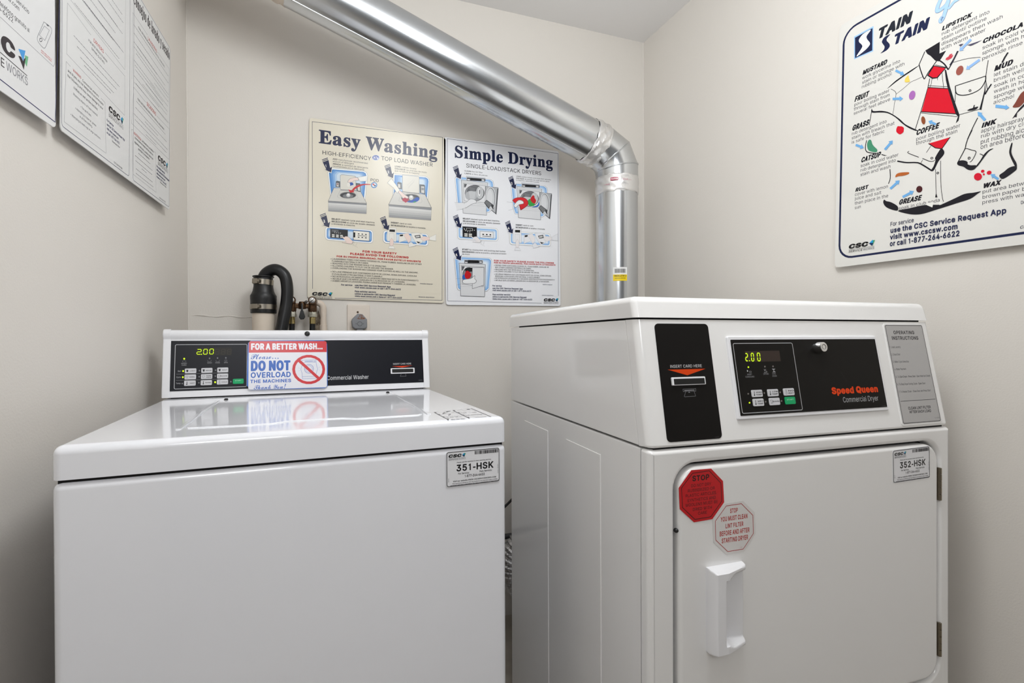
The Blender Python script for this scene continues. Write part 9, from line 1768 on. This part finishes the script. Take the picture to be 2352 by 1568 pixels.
fr_o = [(x / 1000, y / 1000) for x, y in rr(172.8, 37.2, 522.6, 180.2, 3.5)]; slab(bm, fr_o, -0.001, 0.0042, 0.0024, 3); from_bm('panel_frame', bm, PLASTIC, dryer, MDS)
cp = printed('control_panel', ITEMS['DP'], dim_outline('DP', 1.2), 0.0015, '141210', PANELD, DSM('DP', 0.0050), dryer)
printed('display', DIM['dig_d'], None, 0, None, MATTE, DSM('DP', 0.0060), cp)
buttons(PRINT['btn_d'], MDS @ Matrix.Translation((0, 0, 0.0066)), cp)
bm = bmesh.new(); lathe(bm, [(0.0108, 0), (0.0106, 0.004), (0.0088, 0.0125), (0.0086, 0.0140), (0.0074, 0.0146), (0.0050, 0.0146), (0.0050, 0.0120), (0.0036, 0.0120), (0.0036, 0.0143), (0.0008, 0.0144)], 32)
from_bm('key_lock', bm, CHROME, cp, MDS @ Matrix.Translation((0.3690, 0.1570, 0.0048)))['label'] = 'round chrome key lock'
bm = bmesh.new(); x, y, w, h = DIM['IL']; slab(bm, [(a / 1000, b / 1000) for a, b in rr(x - 3, y - 4, x + w + 3, y + h + 3, 6)], -0.001, 0.0016, 0.0014, 2); from_bm('label_recess', bm, ENAMEL2, dryer, MDS)
printed('instruction_label', ITEMS['IL'], dim_outline('IL', 3.5), 0.0005, 'b3b1b0', MATTE, DSM('IL', 0.0022), dryer)['label'] = 'grey operating instructions label'

# ---------------------------------------------------------------- posters
def poster(key, w, h, r, paper, label, group, x0=0, M=None):
    o = printed('wall_poster', ITEMS[key], rr(x0, 0, w, h, r), 0.0015, paper, SATIN if key in ('LA', 'LB') else POSTER, M or FM(key)); tag(o, label, 'poster', group); return o
poster('EW', DIM['EW'][0] - 1, DIM['EW'][1], 9, 'e3dccb', 'cream poster headed Easy Washing on the back wall', 'instruction posters on the back wall', -3.5)
poster('SD', DIM['SD'][0] - 5, DIM['SD'][1], 9, 'eff0f4', 'white poster headed Simple Drying on the back wall', 'instruction posters on the back wall', 4.5)
poster('RP', 470, 634, 12, 'dedcd7', 'stain removal poster with a drawn shirt and red tie, on the right wall', 'posters on the side walls')
poster('LA', 420, 600, 8, 'e3e3e3', 'service poster with a large logo and a drawn phone, nearest on left wall', 'posters on the side walls', -40)
poster('LB', 557, 433, 7, 'e1e1e0', 'two-column washing tips poster on the left wall, nearer the corner', 'posters on the side walls')

# ---------------------------------------------------------------- exhaust duct
DR = 0.0763
Q0, Q1, Q2, Q3 = Vector((1.0220, 1.6566, 0.75)), Vector((1.0225, 1.6570, 1.6834)), Vector((1.0020, 1.6592, 1.7310)), Vector((0.9494, 1.6636, 1.7649))
QL = Vector((0.1459, 1.6018, 2.0109)); dd_ = (QL - Q3).normalized(); QE = Q3 + dd_ * 1.086; QF = QE + dd_ * 0.30
duct = thing('exhaust_duct', 'galvanised steel exhaust duct rising behind the dryer and sloping to the left', 'duct', Matrix.Translation(Q0))
def part(name, bm, m, parent, smooth=35): return from_bm(name, bm, m, parent, WM[parent.name] @ Matrix.Identity(4), smooth) if False else from_bm(name, bm, m, parent, Matrix.Identity(4), smooth)
bm = bmesh.new(); tube(bm, [Q0, Q1 - Vector((0, 0, 0.018))], DR, 48); part('vertical_pipe', bm, GALV, duct)
bm = bmesh.new(); tube(bm, [Q3 + dd_ * 0.005, QE], DR - 0.0005, 48)
e1 = dd_.cross(Vector((0, -1, 0))).normalized(); e2 = Vector((0, -1, 0)); e2 = (e2 - dd_ * e2.dot(dd_)).normalized(); e1 = dd_.cross(e2)
upv = e1 if e1.z > 0 else -e1
dn_ = (-upv * 0.93 + e2 * 0.36).normalized()
tube(bm, [Q3 + dd_ * 0.03 + dn_ * DR, QE - dd_ * 0.001 + dn_ * DR], 0.0012, 6); part('sloping_pipe', bm, GALV, duct)
bm = bmesh.new(); tube(bm, [QE - dd_ * 0.0, QF], DR - 0.004, 48); part('upper_pipe', bm, PAINTP, duct)
bm = bmesh.new(); tube(bm, [Q1 - Vector((0, 0, 0.04)), Q1, Q2, Q3, Q3 + dd_ * 0.02], DR + 0.0012, 48, miter=True); el = part('elbow', bm, GALV, duct)
def ring_at(p, nrm, r, w):
    """crimped bead round a joint plane"""
    nrm = Vector(nrm).normalized(); x = nrm.orthogonal().normalized(); y = nrm.cross(x); b = bmesh.new(); P = []
    for i in range(49):
        a = 2 * math.pi * i / 48; P.append(p + x * math.cos(a) * r + y * math.sin(a) * r)
    tube(b, P, w, 8, False); return b
for p, a, c in ((Q1, Q0, Q2), (Q2, Q1, Q3)):
    n1 = ((p - a).normalized() + (c - p).normalized()).normalized(); b = ring_at(p, n1, DR + 0.0022, 0.0024); from_bm('crimp_ring', b, GALV, el, Matrix.Identity(4))
def foil_wrap(a, b, r, seed, n=56, m=14, amp=0.0022):
    rnd = random.Random(seed); t = bmesh.new(); a = Vector(a); b = Vector(b); d = (b - a).normalized(); x = d.orthogonal().normalized(); y = d.cross(x); R_ = []
    for j in range(m + 1):
        row = []
        for i in range(n):
            an = 2 * math.pi * i / n; k = (r - 0.0022 if j in (0, m) else r) + amp * rnd.random() * (1 if 0 < j < m else 0.3) + amp * 0.8 * math.sin(an * 9 + j * 0.9 + seed)
            row.append(t.verts.new(a + (b - a) * (j / m + (0.03 * rnd.uniform(-1, 1) if j in (0, m) else 0)) + x * math.cos(an) * k + y * math.sin(an) * k))
        R_.append(row)
    for A, B in zip(R_, R_[1:]):
        for i in range(n): t.faces.new((A[i], A[(i + 1) % n], B[(i + 1) % n], B[i]))
    return t
part('foil_tape', foil_wrap(Q3 - dd_ * 0.008, Q3 + dd_ * 0.052, DR + 0.0028, 2), FOIL, duct, 20)
part('foil_tape', foil_wrap(Q1 - Vector((0, 0, 0.098)), Q1 - Vector((0, 0, 0.034)), DR + 0.0022, 5, amp=0.0013), FOIL, duct, 40)
part('foil_tape', foil_wrap(QE - dd_ * 0.004, QE + dd_ * 0.055, DR - 0.0015, 7), PAINTP, duct, 20)
def wrap_on(axis_p, d, r, rightv):
    """flat mm plate wrapped on a pipe: local x runs round the pipe, local y along it"""
    d = Vector(d).normalized(); rightv = Vector(rightv).normalized(); c = rightv.cross(d)
    def f(v):
        a = v[0] / r; k = r + v[2] + 0.0008; return tuple(axis_p + d * v[1] + rightv * (math.sin(a) * k) + c * (math.cos(a) * k))
    return f
def caution(w, h, flip):
    y = 'f0d21a'; it = [['R', 'ececec', 0, 0, w, h, 0.5]]
    it.append(['R', y, 0, h * 0.54, w, h, 0.3]); it.append(['T', '2a2414', 'b', 'CAUTION:', 3, h * 0.58, 6.0, w - 6, 0]); it.append(['T', '2a2414', 'b', 'SHARP EDGES', 6, h * 0.78, 3.0, w - 12, 0])
    x = 5.0; rnd = random.Random(2)
    while x < w - 6:
        b = rnd.choice([0.5, 0.9, 1.4]); it.append(['R', '2b2b2b', x, h * 0.12, x + b, h * 0.42, 0]); x += b + rnd.choice([0.5, 0.9])
    if flip:
        for i in it:
            if i[0] == 'R': i[2], i[4] = w - i[4], w - i[2]; i[3], i[5] = h - i[5], h - i[3]
    return it
def flat_sub(w, h, it, f, name):
    """label as a finely divided plate so that it follows the pipe"""
    ink = Ink(); ink.draw(it); t = bmesh.new(); V = []; Fs = []; n = 10
    for i in range(n + 1):
        V += [((w * i / n) / 1000, 0, 0), ((w * i / n) / 1000, h / 1000, 0)]
    Fs = [(2 * i, 2 * i + 2, 2 * i + 3, 2 * i + 1) for i in range(n)]; cols = [lin('ececec')] * n; b = len(V)
    for f_, c in zip(ink.F, ink.C):
        pts = [ink.V[k] for k in f_]; q = len(V); V += [(x / 1000, y / 1000, z / 1000) for x, y, z in pts]; Fs.append((q, q + 1, q + 2)); cols.append(c)
    me = bpy.data.meshes.new(name); me.from_pydata([f(v) for v in V], [], Fs); ca = me.color_attributes.new('ink', 'FLOAT_COLOR', 'CORNER'); buf = []
    for p, c in zip(me.polygons, cols): buf += list(c) * p.loop_total
    ca.data.foreach_set('color', buf); me.update(); return me
def subdivide_rects(it, n=8):
    out = []
    for i in it:
        if i[0] == 'R' and i[4] - i[2] > 6:
            for k in range(n): a = i[2] + (i[4] - i[2]) * k / n; out.append(['R', i[1], a, i[3], i[2] + (i[4] - i[2]) * (k + 1) / n, i[5], 0])
        else: out.append(i)
    return out
view = Vector((1.022, 1.6566, 1.05)).normalized(); side = Vector((0.851, -0.525, 0))
W1, H1 = 50.0, 49.0
lab = caution(W1, H1, False)
f = wrap_on(Vector((1.022, 1.6566, 1.3105)), (0, 0, -1), DR, -side)
sh = lambda v, k=-0.0365: f((v[0] + k, v[1], v[2]))
me = flat_sub(W1, H1, subdivide_rects(lab), sh, 'caution_label'); o = link('caution_label', me, [STICK], duct, Matrix.Identity(4), 0); o['label'] = 'white and yellow caution label, upside down'
ps = Q3 + dd_ * 0.697
f2 = wrap_on(ps + dd_ * 0.03, -dd_, DR, upv)
sh2 = lambda v: f2((v[0] + 0.021, v[1], v[2]))
me = flat_sub(W1, H1, subdivide_rects(lab), sh2, 'caution_label'); o = link('caution_label', me, [STICK], duct, Matrix.Identity(4), 0); o['label'] = 'white and yellow caution label on the sloping pipe'
tp = [['T', 'b8385a', 'b', 'Nashua', 2, 4, 6, 24, 0], ['T', 'c07088', 'r', '324A', 42, 2, 6, 22, 0], ['L', 'c07088', 0.8, [[66, 4], [78, 4]], 0], ['L', 'c07088', 0.8, [[-26, -10], [-2, -10]], 0], ['T', 'c07088', 'r', '324A', -18, -12, 4, 14, 0]]
tpi = [['R', 'b8385a', 0, 2, 28, 12, 1]] + [['T', 'e8e0e0', 'b', 'Nashua', 2, 4.2, 5.5, 24, 0]] + tp[1:]
f3 = wrap_on(Vector((1.022, 1.6566, 1.6195)), (0, 0, 1), DR + 0.0050, side)
ink = Ink(); ink.draw(subdivide_rects(tpi)); me = bpy.data.meshes.new('tape_print'); me.from_pydata([f3(((x - 22) / 1000, y / 1000, z / 1000)) for x, y, z in ink.V], [], ink.F)
ca = me.color_attributes.new('ink', 'FLOAT_COLOR', 'CORNER'); ca.data.foreach_set('color', [c for p, k in zip(me.polygons, ink.C) for c in list(k) * p.loop_total]); me.update()
link('tape_print', me, [STICK], duct, Matrix.Identity(4), 0)['label'] = 'red print on the foil tape'

# ---------------------------------------------------------------- plumbing behind the washer
PK = 1.075
I4 = Matrix.Translation((0, YB, 1.1249)) @ Matrix.Scale(PK, 4) @ Matrix.Translation((0, -1.7068, -1.12))   # the fittings are drawn at 1 : 1.075, hung on the wall point (0, YB, 1.125)
YW = 1.7068
SX, SY = -0.1685, 1.630
sp = thing('drain_standpipe', 'painted drain standpipe with black rubber reducer behind the washer', 'drain pipe', Matrix.Translation((I4 @ Vector((SX, SY, 0))).to_3d()))
bm = bmesh.new(); lathe(bm, [(0.0300, 0.085), (0.0300, 1.160), (0.0265, 1.160), (0.0265, 0.085), (0.0300, 0.085)], 32, Matrix.Translation((SX, SY, 0)), cap=False); from_bm('pipe', bm, PVC, sp, I4)
bm = bmesh.new(); lathe(bm, [(0.0335, 1.131), (0.0345, 1.133), (0.0345, 1.168), (0.0350, 1.170), (0.0350, 1.181), (0.0315, 1.187), (0.0285, 1.194), (0.0262, 1.206), (0.0255, 1.214), (0.0255, 1.233), (0.0285, 1.235), (0.0285, 1.238), (0.0240, 1.2385), (0.0215, 1.2370), (0.0215, 1.2000), (0.0280, 1.1900), (0.0310, 1.1700), (0.0310, 1.1310), (0.0335, 1.131)], 40, Matrix.Translation((SX, SY, 0)), cap=False); red = from_bm('rubber_reducer', bm, RUBBER, sp, I4)
def clamp(z0, z1, r, ang, tilt):
    bm = bmesh.new(); M = Matrix.Translation((SX, SY, (z0 + z1) / 2)) @ Matrix.Rotation(tilt, 4, 'Y'); h = (z1 - z0) / 2
    lathe(bm, [(r, -h), (r + 0.001, -h), (r + 0.001, h), (r, h)], 40, M, cap=False)
    a = ang; d = Vector((math.cos(a), math.sin(a), 0)); p = d * (r + 0.004)
    T = M @ Matrix.Translation(p) @ Matrix.Rotation(a + math.pi / 2, 4, 'Z')
    t = bmesh.new(); box(t, -0.010, 0.008, -0.004, 0.004, -h, h, 0.002, 2); bmesh.ops.transform(t, matrix=T, verts=t.verts); merge(bm, t)
    lathe(bm, [(0.0045, 0), (0.0045, 0.006), (0.003, 0.0065)], 12, T @ Matrix.Translation((0.008, 0, 0)) @ Matrix.Rotation(math.pi / 2, 4, 'Y'))
    from_bm('hose_clamp', bm, STEEL, sp, I4)
clamp(1.142, 1.156, 0.0350, math.radians(-115), 0.0); clamp(1.213, 1.228, 0.0262, math.radians(-125), 0.05)
hp = spline([(SX + 0.001, SY, 1.205), (SX + 0.002, SY - 0.001, 1.235), (SX + 0.016, SY - 0.006, 1.252), (SX + 0.037, SY - 0.012, 1.2565), (SX + 0.057, SY - 0.016, 1.240), (SX + 0.064, SY - 0.018, 1.205), (SX + 0.062, SY - 0.020, 1.16), (SX + 0.052, SY - 0.026, 1.10), (SX + 0.043, SY - 0.03, 1.03), (SX + 0.040, SY - 0.035, 0.80), (SX + 0.040, SY - 0.035, 0.45)], 8)
bm = bmesh.new(); tube(bm, hp, 0.0165, 20); tag(from_bm('drain_hose', bm, HOSE, None, I4), 'thick black drain hose hooked over into the standpipe', 'hose')
valve = thing('laundry_valve', 'tarnished twin water valve on the back wall between the black hoses', 'valve', Matrix.Translation(I4 @ Vector((-0.064, 1.655, 1.165))))
bm = bmesh.new(); VZ = 1.168; VY = 1.650
for x in (-0.0945, -0.0375):
    lathe(bm, [(0.0105, -0.020), (0.0125, -0.014), (0.0125, 0.006), (0.0105, 0.010)], 18, Matrix.Translation((x, VY, VZ - 0.012)))
    lathe(bm, [(0.0112, 0), (0.0120, 0.004), (0.0120, 0.020), (0.0112, 0.022)], 20, axis_m((x, VY - 0.004, VZ + 0.003), (0, -1, 0)))
    lathe(bm, [(0.008, 0), (0.008, 0.05)], 14, axis_m((x, VY, VZ - 0.002), (0, 1, 0)))
prism(bm, [(VY - 0.008, VZ - 0.020), (VY - 0.008, VZ - 0.006), (VY + 0.006, VZ - 0.004), (VY + 0.006, VZ - 0.020)], -0.092, -0.040, 0.003, 2)
lathe(bm, [(0.010, -0.014), (0.011, 0.0), (0.008, 0.008)], 16, Matrix.Translation((-0.066, VY - 0.004, VZ - 0.008))); from_bm('valve_body', bm, BRASS, valve, I4)
for x, z, r in ((-0.0945, VZ + 0.003, 0.0082), (-0.0375, VZ + 0.003, 0.0086), (-0.0545, VZ - 0.001, 0.0046)):
    bm = bmesh.new(); M = axis_m((x, VY - (0.026 if r > 0.006 else 0.016), z), (0, -1, 0)); lathe(bm, [(r, 0), (r, 0.0020), (r * 0.6, 0.0042), (r * 0.1, 0.0050)], 20, M)
    t = bmesh.new(); box(t, -r * 0.95, r * 0.95, -0.0008, 0.0008, 0.0020, 0.0053, mi=1); bmesh.ops.transform(t, matrix=M @ Matrix.Rotation(0.8 if x > -0.05 else 1.5, 4, 'Z'), verts=t.verts); merge(bm, t)
    from_bm('valve_screw', bm, [CHROME, DARK], valve, I4)
bm = bmesh.new(); tube(bm, [(-0.066, VY - 0.012, VZ - 0.006), (-0.066, VY - 0.018, VZ - 0.028)], 0.0030, 10); slab(bm, [(-0.0040, 0.006), (0.0040, 0.006), (0.0088, -0.012), (0.0050, -0.019), (-0.0040, -0.020), (-0.0085, -0.013)], -0.005, 0.005, 0.002, 2, Matrix.Translation((-0.066, VY - 0.020, VZ - 0.034)) @ Matrix.Rotation(math.pi / 2, 4, 'X')); from_bm('shutoff_lever', bm, RUBBER, valve, I4)['label'] = 'black rubber-tipped lever'
for x in (-0.0945, -0.0375):
    bm = bmesh.new(); lathe(bm, [(0.0118, -0.046), (0.0134, -0.045), (0.0134, -0.038), (0.0122, -0.036), (0.0110, -0.028), (0.0092, -0.026)], 8, Matrix.Translation((x, VY, VZ))); from_bm('hose_coupling', bm, COUP, valve, I4, 20)
k = 0
for x in (-0.0945, -0.0375):
    hz = VZ - 0.046; th = thing('supply_hose', ('black water supply hose on the left valve outlet, beside the drain hose', 'black water supply hose on the right valve outlet, beside the painted pipe')[k], 'hose', Matrix.Translation(I4 @ Vector((x, VY, hz))), 'water supply hoses')
    bm = bmesh.new(); lathe(bm, [(0.0088, -0.020), (0.0090, -0.018), (0.0086, -0.010), (0.0090, -0.002), (0.0084, 0.0)], 16, Matrix.Translation((x, VY, hz))); from_bm('ferrule', bm, FERR, th, I4)
    bm = bmesh.new(); tube(bm, spline([(x, VY, hz - 0.014), (x - 0.001, VY, hz - 0.05), (x - 0.004, VY - 0.004, hz - 0.15), (x - 0.006, VY - 0.008, hz - 0.5), (x, VY - 0.008, hz - 0.8)], 5), 0.0082, 14); from_bm('hose', bm, HOSE, th, I4); k += 1
bm = bmesh.new(); pth = [(-0.026, 1.672, VZ + 0.0), (-0.020, 1.674, VZ - 0.0015), (-0.013, 1.676, VZ - 0.005), (-0.0085, 1.676, VZ - 0.012), (-0.0075, 1.676, VZ - 0.022), (-0.007, 1.676, VZ - 0.045), (-0.0068, 1.676, VZ - 0.0452), (-0.0068, 1.676, VZ - 0.068), (-0.0068, 1.676, VZ - 0.0683), (-0.0065, 1.676, VZ - 0.095), (-0.006, 1.676, VZ - 0.4)]
tube(bm, pth, [0.0085, 0.0098, 0.0102, 0.0102, 0.0102, 0.0092, 0.0094, 0.0094, 0.0112, 0.0110, 0.0092], 18); tag(from_bm('water_pipe', bm, PAINTP, None, I4), 'beige painted water pipe elbow right of the twin valve', 'pipe')
plate = thing('wall_outlet', 'cream painted outlet plate on the back wall below the posters', 'outlet', Matrix.Translation(I4 @ Vector((0.0985, YW, 1.12))))
bm = bmesh.new(); slab(bm, [(x, y) for x, y in rr(0.0640, 1.050, 0.1335, 1.1660, 0.004)], 0, 0.006, 0.003, 2, Matrix.Translation((0, YW, 0)) @ Matrix.Rotation(math.pi / 2, 4, 'X')); from_bm('cover_plate', bm, PLATE, plate, I4)
bm = bmesh.new(); lathe(bm, [(0.0255, 0), (0.0255, 0.0012), (0.024, 0.002)], 32, axis_m((0.1000, YW - 0.006, 1.1130), (0, -1, 0))); from_bm('receptacle_face', bm, PLATE, plate, I4)
bm = bmesh.new(); lathe(bm, [(0.003, 0), (0.003, 0.002), (0.001, 0.003)], 12, axis_m((0.0960, YW - 0.006, 1.1420), (0, -1, 0))); from_bm('cover_screw', bm, BRASS, plate, I4)
plug = thing('power_plug', 'grey angled power plug in the outlet, rust stained at its top', 'plug', Matrix.Translation(I4 @ Vector((0.1005, YW - 0.02, 1.11))))
bm = bmesh.new(); slab(bm, [(0.0790, 1.0945), (0.0870, 1.0870), (0.1170, 1.0870), (0.1245, 1.0935), (0.1245, 1.1180), (0.1105, 1.1350), (0.0960, 1.1365), (0.0790, 1.1200), (0.0768, 1.112)][::1], 0, 0.022, 0.005, 3, Matrix.Translation((-0.001, YW - 0.006, 0)) @ Matrix.Rotation(math.pi / 2, 4, 'X'))
from_bm('plug_body', bm, PLUGG, plug, I4)
bm = bmesh.new(); slab(bm, [(0.0930, 1.1195), (0.1060, 1.1180), (0.1190, 1.1195), (0.1175, 1.1225), (0.1085, 1.1325), (0.1010, 1.1345), (0.1000, 1.1270), (0.0960, 1.1240)], 0, 0.0004, 0, 1, Matrix.Translation((-0.001, YW - 0.0278, 0)) @ Matrix.Rotation(math.pi / 2, 4, 'X')); from_bm('rust_stain', bm, RUST, plug, I4, 0)['label'] = 'orange brown rust stain'
bm = bmesh.new(); lathe(bm, [(0.0074, 0), (0.0074, 0.0006), (0.0064, 0.0006), (0.0064, 0)], 24, axis_m((0.1010, YW - 0.028, 1.1040), (0, -1, 0)), cap=False); lathe(bm, [(0.0012, 0), (0.0012, 0.0006)], 8, axis_m((0.0900, YW - 0.028, 1.1040), (0, -1, 0))); lathe(bm, [(0.0012, 0), (0.0012, 0.0006)], 8, axis_m((0.1115, YW - 0.028, 1.1040), (0, -1, 0))); from_bm('moulded_mark', bm, CORDG, plug, I4)
bm = bmesh.new(); box(bm, 0.0915, 0.1125, YW - 0.024, YW - 0.008, 1.060, 1.092, 0.004, 2); tube(bm, spline([(0.102, YW - 0.016, 1.066), (0.102, YW - 0.018, 1.0), (0.11, YW - 0.02, 0.7), (0.16, YW - 0.03, 0.40)], 6), 0.0065, 12); from_bm('plug_cord', bm, PLUGG, plug, I4)

# ---------------------------------------------------------------- seen in the gap between the machines
def corrug(path, r, pitch=0.011):
    P = spline(path, 10); L = [0]; 
    for a, b in zip(P, P[1:]): L.append(L[-1] + (b - a).length)
    n = int(L[-1] / (pitch / 4)); out = []; rad = []; j = 0; rnd = random.Random(4)
    for k in range(n + 1):
        s = L[-1] * k / n
        while j < len(L) - 2 and L[j + 1] < s: j += 1
        t_ = (s - L[j]) / max(1e-9, L[j + 1] - L[j]); out.append(P[j].lerp(P[j + 1], t_)); rad.append(r + (0.004 if k % 4 in (0, 1) else 0) + rnd.uniform(-0.0012, 0.0012))
    b = bmesh.new(); tube(b, out, rad, 28, False); return b
b = corrug([(0.92, 1.62, 0.08), (0.80, 1.66, 0.10), (0.68, 1.66, 0.16), (0.610, 1.65, 0.28), (0.68, 1.64, 0.365), (0.80, 1.62, 0.39)], 0.055)
tag(from_bm('flexible_foil_duct', b, FOILD, None, None, 0), 'crinkled silver foil duct in the gap behind the two machines', 'duct')
bm = bmesh.new(); tube(bm, spline([(0.44, 1.79, 0.30), (0.54, 1.79, 0.37), (0.635, 1.785, 0.445), (0.75, 1.77, 0.55), (0.90, 1.77, 0.60)], 6), 0.0048, 10); tag(from_bm('thin_cord', bm, CORD), 'thin black cord rising through the gap between the machines', 'cord', 'cords behind the machines')
bm = bmesh.new(); tube(bm, spline([(0.16, 1.79, 0.36), (0.38, 1.765, 0.345), (0.62, 1.745, 0.338), (0.78, 1.74, 0.35), (0.95, 1.75, 0.42)], 6), 0.0100, 12); tag(from_bm('thick_cord', bm, CORDG), 'thick dark grey cord hanging level behind the two machines', 'cord', 'cords behind the machines')
